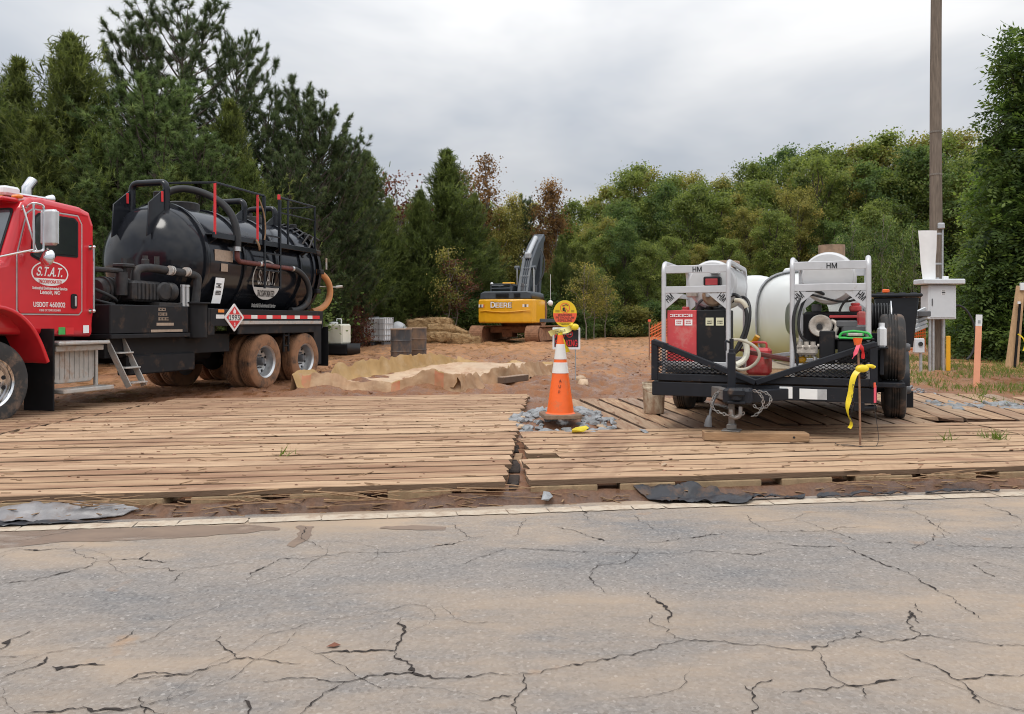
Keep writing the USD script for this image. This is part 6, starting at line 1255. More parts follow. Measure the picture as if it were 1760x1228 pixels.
m = MB(); m.box((0, 0, .07), (.16, .95, .13), .01); p = at(880, 15.6); T = thing('timber_offcut', 'grey muddy timber lying against the right wall of the tan basin', 'timber', p+[.03, 0, 0], -32); obj('board', m, M['cross_plank_wood_1'], T)
# warning signs on one post
p = at(971, 15.2); wsn = thing('pipeline_warning_sign', 'round yellow and orange petroleum pipeline warning sign on a post', 'sign', p)
zc = 1.36+(552-539.5)*15.2/F-p[2]
m = MB(); m.cyl((0, .03, -.2), (0, .03, zc+.1), .025, sides=12); obj('post', m, M['sign_yellow'], wsn)
disc = shapely.geometry.Point(0, 0).buffer(.232, quad_segs=20)
m = MB(); m.plate(shapely.affinity.scale(disc, 1.0, 1.13), (0, 0, zc), X, Zv, .012, bevel=.003); obj('sign_disc', m, M['sign_yellow'], wsn)
big = shapely.affinity.scale(disc, .99, 1.12)
m = MB(); m.plate(big.intersection(shapely.box(-.3, -.17, .3, .01)), (0, -.0122, zc), X, Zv, .001); obj('orange_band', m, M['sign_orange'], wsn, smooth=False)
m = MB(); m.text('WARNING', .042, (0, -.0135, zc-.045), X, Zv, .001, width=.28, bold=True); m.text('PETROLEUM', .042, (0, -.0135, zc-.10), X, Zv, .001, width=.36, bold=True); m.text('PIPELINE', .042, (0, -.0135, zc-.155), X, Zv, .001, width=.28, bold=True)
for k in range(2): m.dashes(.22-.06*k, .014, (0, -.0125, zc-.195-.022*k), X, Zv, .001, k)
m.tube([(-.05, -.014, zc+.15), (.02, -.014, zc+.18), (.06, -.014, zc+.16)], .008, 6); m.plate(Polygon([(-.045, .05), (-.015, .05), (.0, .11), (-.02, .13), (-.05, .10)]), (0, -.0125, zc), X, Zv, .001); m.plate(shapely.box(-.01, .03, .015, .08), (0, -.0125, zc), X, Zv, .001)
for k in range(3): m.plate(shapely.box(-.19, .03+.018*k, -.105, .036+.018*k), (0, -.0125, zc), X, Zv, .001); m.plate(shapely.box(.12, .03+.018*k, .18, .036+.018*k), (0, -.0125, zc), X, Zv, .001)
obj('sign_print', m, M['black_letter'], wsn, smooth=False)
m = MB(); rg = shapely.geometry.Point(0, .115).buffer(.098); m.plate(rg.difference(rg.buffer(-.014)), (0, -.0135, zc), X, Zv, .001); m.plate(shapely.LineString([(-.065, .18), (.065, .05)]).buffer(.007), (0, -.0145, zc), X, Zv, .001); obj('prohibition_ring', m, M['sign_orange'], wsn, smooth=False)
p2 = p+np.array([.02, -.10, 0]); nsm = thing('no_smoking_sign', 'white framed black no smoking sign with red letters below the round sign', 'sign', p2)
z0, z1 = 1.36+(552-601)*15.1/F-p[2], 1.36+(552-563)*15.1/F-p[2]
m = MB(); m.plate(roundrect(-.27, z0, .27, z1, .02), (0, .0, 0), X, Zv, .012, bevel=.002); obj('board', m, M['white_plastic'], nsm); m = MB(); m.plate(roundrect(-.235, z0+.045, .235, z1-.05, .01), (0, -.0122, 0), X, Zv, .001); obj('black_field', m, M['black_letter'], nsm, smooth=False)
m = MB(); m.text('SMOKING', .12, (0, -.0135, z0+.065), X, Zv, .001, width=.43, bold=True); m.text('NO', .10, (-.13, -.0135, z0+.225), X, Zv, .001, bold=True); rg = shapely.geometry.Point(.06, z1-.13).buffer(.07); m.plate(rg.difference(rg.buffer(-.016)), (0, -.0135, 0), X, Zv, .001); m.plate(shapely.LineString([(.012, z1-.17), (.108, z1-.09)]).buffer(.009), (0, -.0135, 0), X, Zv, .001); obj('red_print', m, M['red_reflector'], nsm, smooth=False)
m = MB(); m.box((-.05, -.02, z1-.13), (.10, .002, .02), .0005); m.plate(shapely.box(.02, z1-.14, .10, z1-.125), (0, -.0125, 0), X, Zv, .001); obj('white_cigarette', m, M['white_letter'], nsm, smooth=False)
for x in (-.18, .18):
    m = MB(); m.bar((x, .02, -.15), (x, .02, z0+.1), .03, .02, (1, 0, 0)); obj('leg', m, M['galvanized'], nsm)
ct_ = thing('caution_tape', 'yellow caution tape wrapped across the two signs with loose ends', 'tape', p2)
obj('pale_band', ribbon([(-.33, -.06, z1-.13), (-.15, -.07, z1-.08), (.05, -.06, z1-.03), (.16, -.05, z1+.03), (.2, -.05, z1+.0)], .115, 0, .2), M['tape_pale'], ct_, smooth=True)
obj('hanging_end', ribbon([(-.12, -.075, z1-.08), (-.10, -.08, z1-.22), (-.03, -.08, z1-.36), (.02, -.06, z1-.48)], .09, 2, .6), M['tape_yellow'], ct_, smooth=True)
m = MB(); m.ball((.16, -.08, z1+.005), .07, 2, (1.1, .6, .9)); m.ball((.10, -.07, z1+.04), .04, 2); obj('tape_knot', m, M['tape_yellow'], ct_)
m = MB(); m.dashes(.2, .045, (-.12, -.125, z1-.105), unit((1, 0, .25)), unit((-.25, 0, 1)), .002, 7); obj('tape_print', m, M['black_letter'], ct_, smooth=False)
for dx, dy, r, lab in ((.30, .2, .13, 'pale sandbag behind the foot of the warning signs'), (.36, -.25, .14, 'pale round sandbag right of the traffic cone top')):
    v, f = rock_mesh(r, .75, 24); q = at(971+dx*87, 15.2+dy); obj('sandbag', (v+q+[0, 0, .06], f), M['tarp_floor'], smooth=60, label=lab, cat='sandbag')
# orange barrier net and its stake
q0, q1 = at(1116, 23.6), at(1150, 25.5); nt = thing('barrier_net', 'orange plastic barrier netting hung from a stake left of the trailer', 'barrier net', q0)
m = MB(); m.bar((0, 0, -.1), (0, 0, 1.22), .04, .03, (1, 0, 0)); obj('stake', m, M['rust_bar'], nt); m = MB(); m.box((0, -.02, 1.20), (.09, .03, .07), .006); obj('stake_flag', m, M['sign_orange'], nt)
d = q1-q0; m = MB()
for k in range(9):
    z = .22+.095*k; m.bar((.02, 0, z-.06*(k % 3)*.3), (d[0], d[1], d[2]+z+.18), .006, .034, ch=.001)
for k in range(14):
    t = (k+.3)/14; m.bar((d[0]*t, d[1]*t-.004, .18+d[2]*t+.15*t), (d[0]*t, d[1]*t-.004, 1.03+d[2]*t+.18*t), .012, .012, (1, 0, 0), ch=.001)
obj('netting', m, M['net_orange'], nt, smooth=False)
q0, q1 = at(1548, 24.0), at(1590, 24.5); n3 = thing('barrier_net', 'orange barrier netting behind the meter post at the right', 'barrier net', q0); d = q1-q0; m = MB()
for k in range(12):
    z = .10+.095*k; m.bar((0, 0, z), (d[0], d[1], d[2]+z+.08), .006, .05, ch=.001)
for k in range(12):
    t = k/11; m.bar((d[0]*t, d[1]*t-.004, .06), (d[0]*t, d[1]*t-.004, 1.25), .012, .014, (1, 0, 0), ch=.001)
obj('netting', m, M['net_orange'], n3, smooth=False); m = MB(); m.bar((.1, -.02, -.1), (.1, -.02, 1.3), .05, .03, (1, 0, 0)); obj('white_stake', m, M['white_plastic'], n3)
# black silt fence along the foot of the wood
sf = thing('silt_fence', 'low black silt fence along the foot of the wood at left', 'silt fence', (0, 0, 0)); pts = np.array([[-17, 34.2], [-12, 36.5], [-8, 38], [-5, 39]])
c = curve(np.c_[pts, np.zeros(4)], 40); g = height(c[:, 0], c[:, 1]); V = np.vstack([np.c_[c[:, :2], g-.1], np.c_[c[:, :2]+.02, g+.62+.05*n2(c[:, 0], c[:, 1], 1, 4)]]); obj('fabric', (V, [[i, i+1, 40+i+1, 40+i] for i in range(39)]), M['silt_black'], sf, smooth=True)
for i in range(0, 40, 5):
    m = MB(); m.bar((c[i, 0], c[i, 1]-.03, g[i]-.1), (c[i, 0], c[i, 1]-.03, g[i]+.8), .04, .03, (1, 0, 0)); obj('stake', m, M['stake_wood'], sf)
# utility pole with meter cabinet
p = at(1607, 18.2); up = thing('utility_pole', 'tall weathered wooden utility pole rising out of the picture', 'utility pole', p)
m = MB(); z = np.linspace(-.3, 12, 26); m.tube(np.c_[np.sin(z*.7)*.012+(.03*(z/8)), np.cos(z*.5)*.008, z], np.interp(z, [0, 12], [.145, .105]), 18); obj('pole_shaft', m, M['pole_wood'], up)
m = MB(); m.box((.06, -.15, 3.38), (.16, .08, .14), .02); m.box((.02, -.16, 1.95), (.07, .06, .1), .01); obj('bracket', m, M['galvanized'], up)
m = MB(); m.cyl((.10, -.125, 0), (.115, -.115, 3.3), .022, sides=10)
obj('riser_conduit', m, M['galvanized'], up)
for z in (1.7, 2.5, 3.2, 4.6, 5.6):
    m = MB(); r_ = np.interp(z, [0, 12], [.145, .105])+.004; m.lathe([(r_-.01, -.02), (r_+.004, -.02), (r_+.004, .02), (r_-.01, .02)], (np.sin(z*.7)*.012+.03*(z/8), np.cos(z*.5)*.008, z), (0, 0, 1), 20); obj('steel_band' if z < 4 else 'faded_band', m, M['galvanized' if z < 4 else 'pale_bark'], up)
m = MB(); m.box((-.02, -.152, 2.15), (.07, .012, .05), .003); obj('pole_tag', m, M['galvanized'], up)
mc = thing('meter_cabinet', 'pale grey electrical cabinet with overhanging lid mounted by the wooden pole', 'cabinet', (p[0]-.12, p[1]-.36, p[2]))
def mz(py): return 1.36+(552-py)*17.8/F-p[2]
m = MB(); m.box((0, 0, (mz(549)+mz(491))/2), (.64, .34, mz(491)-mz(549)), .015); obj('cabinet_body', m, M['box_grey'], mc)
m = MB(); m.box((-.0, -.175, (mz(546)+mz(494))/2), (.56, .012, mz(494)-mz(546)), .005); obj('cabinet_door', m, M['box_grey'], mc)
m = MB(); m.box((0, -.03, mz(485)), (.94, .50, .12), .02); obj('lid', m, M['box_grey'], mc); m = MB(); m.box((-.24, -.19, mz(520)), (.02, .02, .16), .004); obj('latch', m, M['machine_grey'], mc)
m = MB(); m.plate(shapely.box(-.03, 0, .07, .12), (.0, -.1815, mz(508)), X, Zv, .001)
obj('notice', m, M['paper'], mc, smooth=False)
m = MB()
for k in range(3): m.plate(shapely.box(-.02, .015+.035*k, .06, .035+.035*k), (0, -.183, mz(508)), X, Zv, .001)
obj('notice_print', m, M['black_letter'], mc, smooth=False)
for x, r in ((-.22, .03), (-.14, .025), (.10, .028)):
    m = MB(); m.cyl((x, -.05, -.2), (x, -.05, mz(548)), r, sides=12); obj('conduit', m, M['galvanized'], mc)
m = MB(); m.box((.16, -.12, .42), (.09, .05, .80), .01); obj('yellow_guard', m, M['digger_yellow'], mc)
m = MB(); m.tube(curve([(.30, .0, mz(530)), (.50, .0, mz(526)), (.72, -.05, mz(545)), (.80, -.1, mz(575)), (.76, -.1, mz(600)), (.60, -.1, mz(618))], 30), .024, 10); obj('cable_loop', m, M['hose_rubber'], mc)
m = MB(); m.box((.15, -.02, mz(478)), (.12, .08, .08), .01); obj('lid_fitting', m, M['white_plastic'], mc)
rl = thing('rolled_sheet', 'white sheet of paper standing upright on the cabinet against the pole', 'paper sheet', (p[0]-.34, p[1]-.34, p[2]+mz(480)))
n = 12; u = np.linspace(0, 1, n); H = np.array([0, .35, .7, 1.0])*1.12; V = []
for h in H:
    w = .30+.12*h; V.append(np.c_[(u-.5)*w-.04*h+.02, -.05*np.sin(u*pi)+.02*np.sin(h*5), np.full(n, h)+.03*(1-u)*(h > 1)*0])
V = np.array(V).reshape(-1, 3); f = [[q*n+i, q*n+i+1, (q+1)*n+i+1, (q+1)*n+i] for q in range(3) for i in range(n-1)]
m = MB(); m.add(V, f); m.add(V+[0, .004, 0], [x[::-1] for x in f]); obj('sheet', m, M['paper'], rl, smooth=True)
p = at(1579, 17.4); sm = thing('small_meter_box', 'small white meter box on a short post left of the pole', 'meter box', p)
m = MB(); m.box((0, 0, .62), (.21, .14, .33), .02); obj('box', m, M['box_grey'], sm); m = MB(); m.bar((.07, .05, -.1), (.07, .05, .5), .06, .05, (1, 0, 0)); obj('post', m, M['galvanized'], sm)
m = MB(); m.cyl((0, -.07, .66), (0, -.095, .66), .05); obj('dial', m, M['glass_dark'], sm)
# peach marker and wooden stakes
p = at(1679, 14.3); mk = thing('marker_post', 'peach pink flat marker post with a white top in the grass', 'marker post', p)
m = MB(); m.bar((-.02, 0, -.2), (.035, 0, 1.12), .115, .014, (0, 1, 0)); m.box((.0, .012, .5), (.03, .02, 1.2), .004); obj('strip', m, M['peach_marker'], mk); m = MB(); m.bar((.034, 0, 1.12), (.042, 0, 1.33), .115, .015, (0, 1, 0)); obj('white_top', m, M['white_plastic'], mk)
m = MB(); m.box((.04, -.009, 1.2), (.05, .002, .06), .0005); obj('small_print', m, M['galvanized'], mk)
p = at(1737, 18.6); sk2 = thing('wooden_stake', 'tall leaning sawn timber stake with a second slat at the right edge', 'stake', p)
m = MB(); m.bar((-.06, 0, -.2), (.27, .05, 1.95), .19, .05, (0, 1, 0)); obj('wide_board', m, M['stake_wood'], sk2); m = MB(); m.bar((.05, -.06, -.1), (.20, -.04, 1.55), .045, .045, (0, 1, 0)); obj('dark_bar', m, M['chassis_black'], sk2); m = MB(); m.bar((.16, .03, -.1), (.33, .06, 1.8), .07, .03, (0, 1, 0)); obj('narrow_slat', m, M['stake_wood'], sk2)
m = MB(); m.box((.29, .0, 1.94), (.12, .05, .18), .006); m.box((.15, -.08, 1.55), (.06, .03, .06)); obj('white_tip', m, M['white_plastic'], sk2); obj('yellow_string', ribbon([(.12, -.08, .8), (.22, -.1, .72), (.28, -.08, .62), (.26, -.06, .4)], .03, 2), M['tape_yellow'], sk2, smooth=True)
m = MB(); m.cyl((0, 0, -.1), (0, 0, .28), .006); m.box((.06, 0, .25), (.12, .004, .08), .001); obj('utility_flag', m, M['sign_orange'], '/World', label='tiny orange utility flag at the right edge in the grass', cat='flag') if False else None
# grass by the gravel
ng = 26000; gx_, gy_ = hb.uniform(5.6, 16, ng), hb.uniform(11.0, 24, ng)
dens = meshkit.fbm(np.stack([gx_*.55, gy_*.8, gx_*0], -1), 3, 17); keep = (dens > .44+.25*(gx_ < 6.6+.32*(gy_-11))+.5*(gx_ < 5.9+.22*(gy_-11))+.1*((gy_ > 15.2) & (gy_ < 16.6)))
gx_, gy_ = gx_[keep], gy_[keep]; n = len(gx_); c = np.stack([gx_, gy_, height(gx_, gy_)-.01], -1); hgt = hb.uniform(.06, .20, (n, 1))*(.6+1.2*(dens[keep][:, None]-.4)); d = np.c_[hb.normal(0, .35, (n, 2)), np.ones(n)]; w = np.stack([np.cos(hb.uniform(0, 6.3, n)), np.sin(hb.uniform(0, 6.3, n)), np.zeros(n)], -1)*.008
bend = np.c_[hb.normal(0, .3, (n, 2)), np.zeros(n)]*hgt
V = np.stack([c-w, c+w, c+d*hgt*.6+w*.7, c+d*hgt*.6-w*.7, c+d*hgt+bend], 1).reshape(-1, 3); b = np.arange(n)[:, None]*5
GRASS = leafmat('grass_leaves', [(0, (.20, .155, .065)), (.35, (.13, .15, .035)), (.7, (.10, .15, .025)), (1, (.17, .22, .05))])
obj('grass', (V, np.concatenate([b+[0, 1, 2], b+[0, 2, 3], b+[3, 2, 4]])), GRASS, smooth=False, kind='stuff', label='patchy grass between the gravel and the trees at the right', cat='grass', tone=np.repeat(hb.random(n), 5))
for px, py, k in ((1715, 755, 40), (1690, 752, 14), (1628, 757, 12), (487, 783, 12)):
    c0 = G(px, py, .165); n = k; c = c0+np.c_[hb.normal(0, .04, (n, 2)), np.zeros(n)]; h = hb.uniform(.05, .13, (n, 1)); d = np.c_[hb.normal(0, .5, (n, 2)), np.ones(n)]; w = np.c_[hb.normal(0, .004, (n, 2)), np.zeros(n)]
    V = np.stack([c-w, c+w, c+d*h], 1).reshape(-1, 3); obj('weed', (V, np.arange(3*n).reshape(-1, 3)), GRASS, smooth=False, label=f'small green weed growing through the mat planks {"nearest the right edge" if px == 1715 else "just left of the edge weed" if px == 1690 else "right of the rod stake" if px == 1628 else "on the left front mat"}', cat='weed', tone=np.repeat(.4+.5*hb.random(n), 3))
# ================================================================ trees
rt_ = np.random.default_rng(77)
def nz(v): return v/(np.linalg.norm(v, axis=-1, keepdims=True)+1e-9)
def spikes(c, d, L, w, rng):                                    # thin triangles from c along d
    n = len(c); s = nz(np.cross(d, rng.normal(0, 1, (n, 3))))*w
    return np.stack([c-s, c+s, c+d*L], 1).reshape(-1, 3), np.arange(3*n).reshape(-1, 3)
def leafq(c, d, nrm_, L, W):                                    # rhombic leaves: base, two sides, tip, slightly folded
    s = nz(np.cross(d, nrm_))*W/2; m = c+d*L*.45-nrm_*L*.06; n = len(c); b = np.arange(n)[:, None]*4
    return np.stack([c, m+s, c+d*L, m-s], 1).reshape(-1, 3), np.concatenate([b+[0, 1, 2], b+[0, 2, 3]])
def limb(p0, p1, r0, r1, bend, rng, n=6):
    t = np.linspace(0, 1, n)[:, None]; p = p0+(p1-p0)*t; p[1:-1] += rng.normal(0, bend, (n-2, 3)); return p, np.linspace(r0, r1, n)
CLASSES = {}
leafmat('locust_dark', [(0, (.016, .034, .010)), (.4, (.058, .096, .022)), (.75, (.13, .19, .045)), (1, (.26, .34, .09))], .45)
def kind_(name, trunk, bark, crown, tone, leaf):
    p = f'/World/{name}_kind'; stage.CreateClassPrim(p)
    if trunk is not None: obj('trunk', trunk, M[bark], p, smooth=True)
    obj('crown', crown, M[leaf], p, smooth=False, tone=tone)
    CLASSES[name] = (p, crown[0][:, 2].max()); return p
def recolour(src, name, leaf):
    p0, H = CLASSES[src]; p = f'/World/{name}_kind'; c = stage.CreateClassPrim(p); c.GetReferences().AddInternalReference(p0)
    UsdShade.MaterialBindingAPI.Apply(stage.OverridePrim(p+'/crown')).Bind(M[leaf]); CLASSES[name] = (p, H)
leafmat('cedar_leaf', [(0, (0.035, 0.045, 0.015)), (.4, (0.103, 0.128, 0.035)), (.75, (0.206, 0.231, 0.065)), (1, (0.325, 0.338, 0.112))], .5)
leafmat('cedar_leaf_green', [(0, (.034, .046, .016)), (.45, (.100, .132, .036)), (.8, (.19, .23, .066)), (1, (.29, .33, .11))], .5)
leafmat('pine_needle', [(0, (.024, .037, .017)), (.45, (.072, .100, .042)), (.8, (.145, .178, .075)), (1, (.22, .25, .115))], .5)
leafmat('young_pine_needle', [(0, (0.037, 0.060, 0.022)), (.45, (0.115, 0.165, 0.057)), (.8, (0.206, 0.263, 0.098)), (1, (0.312, 0.362, 0.150))], .5)
leafmat('broad_green', [(0, (0.040, 0.060, 0.018)), (.45, (0.144, 0.188, 0.045)), (.8, (0.263, 0.300, 0.081)), (1, (0.400, 0.425, 0.138))], .5)
leafmat('broad_yellow', [(0, (0.069, 0.073, 0.022)), (.45, (0.219, 0.213, 0.057)), (.8, (0.375, 0.338, 0.098)), (1, (0.550, 0.413, 0.125))], .5)
leafmat('broad_deep', [(0, (0.030, 0.055, 0.020)), (.45, (0.100, 0.156, 0.045)), (.8, (0.194, 0.250, 0.075)), (1, (0.300, 0.350, 0.125))], .5)
leafmat('broad_rust', [(0, (0.054, 0.030, 0.014)), (.4, (0.156, 0.090, 0.036)), (.75, (0.264, 0.150, 0.060)), (1, (0.384, 0.228, 0.096))], .5)
leafmat('red_brown', [(0, (0.042, 0.022, 0.017)), (.5, (0.126, 0.053, 0.035)), (1, (0.266, 0.119, 0.070))], .5)
leafmat('locust_leaf', [(0, (0.027, 0.050, 0.013)), (.4, (0.094, 0.156, 0.030)), (.75, (0.213, 0.300, 0.062)), (1, (0.375, 0.463, 0.125))], .5)
def cedar(seed, H=10., R=2.75, n=470, sweep=1.0, k=12):
    r = np.random.default_rng(seed); t = np.sort(r.uniform(.03, .985, n)**.92); a = r.uniform(0, 2*pi, n)
    L = R*((1-t)**.78)*(.34+.75*r.random(n)**1.3+.20*np.sin(3*a+9*t+seed)+.5*(r.random(n) < .10))*np.minimum(1, .55+t*4)*np.minimum(1, .35+(1-t)*5)+.07; e = np.radians(8+55*t+r.normal(0, 10, n))
    cs, ds, us, tn = [], [], [], []
    tm = MB(); z = np.linspace(0, H*.97, 14); tm.tube(np.c_[np.sin(z*.5+seed)*.06, np.cos(z*.6)*.06, z], np.interp(z, [0, H], [.17, .015]), 8)
    for i in range(n):
        m = int(7+17*L[i]/R); u = r.uniform(.18, 1, m)**.75; h = np.array([cos(a[i])*cos(e[i]), sin(a[i])*cos(e[i]), sin(e[i])])
        p = np.array([0, 0, t[i]*H])+L[i]*(u[:, None]*h+np.c_[0*u, 0*u, .30*sweep*u**2])+r.normal(0, .085*L[i]+.03, (m, 3))*[1, 1, .8]
        cs.append(p); ds.append(nz(h*.7+[0, 0, .5]+r.normal(0, .36, (m, 3)))); us.append(u); tn.append(np.full(m, r.uniform(-.18, .18))+.14*u+.08+r.normal(0, .10, m))
    c, d, u, tn = np.vstack(cs), np.vstack(ds), np.concatenate(us), np.concatenate(tn); m = len(c)
    c = np.repeat(c, k, 0)+np.repeat(d, k, 0)*np.repeat(np.tile(np.linspace(0, .30, k), m)[:, None], 1, 1); dd = nz(np.repeat(d, k, 0)*.9+r.normal(0, .55, (m*k, 3)))
    v, f = spikes(c, dd, r.uniform(.10, .25, (m*k, 1)), .018, r)
    tone = np.clip(np.repeat(tn, k)+.18+r.normal(0, .09, m*k), 0, 1)
    return tm, (v, f), np.repeat(tone, 3)
def pine(seed, H=13., R=3.2, base=.30, whorls=15, per=5, needles=46, nl=.24, dense=1.0, up=.35, nw=.011):
    r = np.random.default_rng(seed); tm = MB(); z = np.linspace(0, H*.98, 14); tx, ty = np.sin(z*.35+seed)*.12, np.cos(z*.3)*.10; tm.tube(np.c_[tx, ty, z], np.interp(z, [0, H], [.20, .025]), 9)
    cs, ds, tn = [], [], []
    for w in range(whorls):
        t = base+(1-base)*(w/(whorls-.3))**.95; s = (1-t)/(1-base); L0 = R*(np.sin(min(1, s*1.25+.12)*pi*.5)**.8)*.98*(.75 if w < 2 else 1)
        for b in range(per+(w % 2)):
            a = 2*pi*b/per+w*1.3+r.normal(0, .3); L = L0*r.uniform(.6, 1.12)+.15; e = rad(8+38*(1-s))+r.normal(0, .14)
            o = np.array([np.interp(t*H, z, tx), np.interp(t*H, z, ty), t*H+r.normal(0, .12)]); h = np.array([cos(a)*cos(e), sin(a)*cos(e), sin(e)])
            u = np.linspace(0, 1, 6); p = o+L*(u[:, None]*h+np.c_[0*u, 0*u, up*u**2]); tm.tube(p, np.linspace(.012+.018*L/R*1.6, .008, 6), 5)
            q = max(3, int(L*4.2*dense)); 
            for g in range(q):
                ug = r.uniform(.35, 1.0); c = o+L*(ug*h+np.array([0, 0, up*ug**2])); sd = nz(h+r.normal(0, .65, 3)+[0, 0, .45]); l = r.uniform(.15, .55)*(1.15-ug*.5); tip = c+sd*l
                tm.tube(np.array([c, tip]), .007, 4)
                for x in ((1.0,) if l < .3 else (.55, 1.0)):
                    cs.append(c+sd*l*x); ds.append(nz(sd+[0, 0, .5])); tn.append(.42+r.normal(0, .16))
            cs.append(p[-1]); ds.append(nz(h+[0, 0, .8])); tn.append(.5+r.normal(0, .1))
    c, d, tn = np.array(cs), np.array(ds), np.array(tn); m, k = len(c), needles
    dd = nz(np.repeat(d, k, 0)*r.uniform(.1, 1.3, (m*k, 1))+r.normal(0, .62, (m*k, 3)))
    v, f = spikes(np.repeat(c, k, 0)-np.repeat(d, k, 0)*r.uniform(0, .16, (m*k, 1)), dd, nl*r.uniform(.7, 1.15, (m*k, 1)), nw, r)
    return tm, (v, f), np.repeat(np.clip(np.repeat(tn, k)+r.normal(0, .10, m*k), 0, 1), 3)
def broad(seed, H=16., R=3.4, base=.26, lobes=30, clumps=15, leaves=42, ls=.25, shape=.55, spread=.36, trunk=.24, conical=False, fork=True):
    r = np.random.default_rng(seed); tm = MB(); z = np.linspace(0, H*.8, 9); tp = np.c_[np.cumsum(r.normal(0, .07, 9)), np.cumsum(r.normal(0, .07, 9)), z]; tm.tube(tp, np.interp(z, [0, H*.8], [trunk, trunk*.25]), 9)
    LC, LR = [], []
    for i in range(lobes):
        t = (i+.5)/lobes; zz = H*(base+(1-base)*t*.93); wr = R*(max(.0, 1-((t-shape)/(1-shape if t > shape else shape+.25))**2))**.5 if not conical else R*(1-t)**.85
        a = i*2.4+r.normal(0, .4); q = wr*.86*r.uniform(.15, 1.12)**.7; rr = max(.35, R*r.uniform(.14, .36)*(.5+.6*min(1, wr/R)))
        LC.append([q*cos(a), q*sin(a), min(zz, H-rr*.75)]); LR.append(rr)
    LC, LR = np.array(LC), np.array(LR); LC[:, :2] += r.normal(0, R*.10, (len(LC), 2))
    j = np.argmin(np.abs(LC[:, 2]-(H*.9))); 
    for c, rr in zip(LC, LR):
        s0 = np.array([np.interp(c[2]*.72, z, tp[:, 0]), np.interp(c[2]*.72, z, tp[:, 1]), c[2]*.72]); p, q = limb(s0, c, trunk*.33, .03, .12, r); tm.tube(p, q, 6)
        for b in range(2):
            e = c+nz(r.normal(0, 1, 3)+[0, 0, .4])*rr*.8; p, q = limb(c, e, .035, .01, .06, r, 4); tm.tube(p, q, 4)
    L = r.integers(0, lobes, lobes*clumps); u = nz(r.normal(0, 1, (len(L), 3))+[0, 0, .28]); cc = LC[L]+u*LR[L][:, None]*r.uniform(.62, 1.22, (len(L), 1))*[1, 1, .95]
    n = len(cc)*leaves; ci = np.repeat(np.arange(len(cc)), leaves); off = r.normal(0, 1, (n, 3))*[spread, spread, spread*.6]*r.uniform(.6, 1.5, len(cc))[ci][:, None]
    p = cc[ci]+off; nn = nz(r.normal(0, .62, (n, 3))+[0, 0, .75]+u[ci]*.5); d = nz(np.cross(nn, r.normal(0, 1, (n, 3)))+[0, 0, -.25])
    s = ls*r.uniform(.6, 1.2, (n, 1)); v, f = leafq(p, d, nn, s, s*.62)
    ct = r.normal(0, .10, lobes)[L]+r.normal(.45, .15, len(cc)); tone = np.clip(ct[ci]+r.normal(0, .11, n), 0, 1)
    return tm, (v, f), np.repeat(tone, 4)
def add(name, bark, leaf, gen): tm, cr_, tone = gen; kind_(name, tm, bark, cr_, tone, leaf)
add('cedar_one', 'bark', 'cedar_leaf', cedar(1)); add('cedar_two', 'bark', 'cedar_leaf', cedar(2, R=3.0, n=500)); recolour('cedar_one', 'cedar_three', 'cedar_leaf_green'); recolour('cedar_two', 'cedar_four', 'cedar_leaf_green')
add('tall_pine', 'bark', 'pine_needle', pine(5, R=3.9, dense=1.15)); add('thin_pine', 'bark', 'pine_needle', pine(8, H=11, R=2.3, base=.22, whorls=15, dense=1.25, up=.55))
add('young_pine', 'bark', 'young_pine_needle', pine(9, H=9, R=2.7, base=.06, whorls=19, per=6, needles=44, nl=.19, dense=1.5, up=.5, nw=.012)); recolour('young_pine', 'dusky_pine', 'pine_needle')
add('broad_one', 'bark', 'broad_green', broad(11)); add('broad_two', 'bark', 'broad_deep', broad(12, R=3.6, base=.22, lobes=34)); add('broad_three', 'bark', 'broad_yellow', broad(13, R=2.8, base=.34, shape=.66, lobes=24))
recolour('broad_one', 'broad_four', 'broad_deep'); recolour('broad_two', 'broad_five', 'broad_green'); recolour('broad_two', 'broad_six', 'broad_yellow'); recolour('broad_three', 'broad_seven', 'broad_green')
add('slim_rust', 'pale_bark', 'broad_rust', broad(21, H=9, R=1.1, base=.25, lobes=13, clumps=15, leaves=22, ls=.15, spread=.26, trunk=.08, conical=True))
add('cone_rust', 'pale_bark', 'broad_rust', broad(22, H=10, R=2.0, base=.12, lobes=17, clumps=22, leaves=40, ls=.16, spread=.32, trunk=.12, conical=True)); recolour('cone_rust', 'cone_yellow', 'broad_yellow')
add('sapling', 'pale_bark', 'broad_yellow', broad(23, H=7, R=1.15, base=.36, lobes=10, clumps=13, leaves=16, ls=.16, spread=.34, trunk=.055)); recolour('sapling', 'red_sapling', 'red_brown'); recolour('sapling', 'green_sapling', 'broad_deep')
add('bush', 'bark', 'broad_deep', broad(31, H=3.0, R=1.9, base=.05, lobes=13, clumps=18, leaves=50, ls=.16, spread=.34, trunk=.05)); recolour('bush', 'bright_bush', 'broad_green'); recolour('bush', 'brown_bush', 'red_brown'); recolour('bush', 'yellow_bush', 'broad_yellow')
def tree(kind, px, py, Y, w, name, label, cat='tree', group=None, rz=None):
    cp, H = CLASSES[kind]; p = at(px, Y); h = 1.36+(552-py)*Y/F-p[2]; s = h/H
    sx_ = w*max(s, .35)*rt_.uniform(.94, 1.06)
    return copy_of(cp, name, label, cat, p-[0, 0, .05], rt_.uniform(0, 360) if rz is None else rz, (sx_, sx_, s), group)
C, P = 'cedar_tree', 'pine_tree'
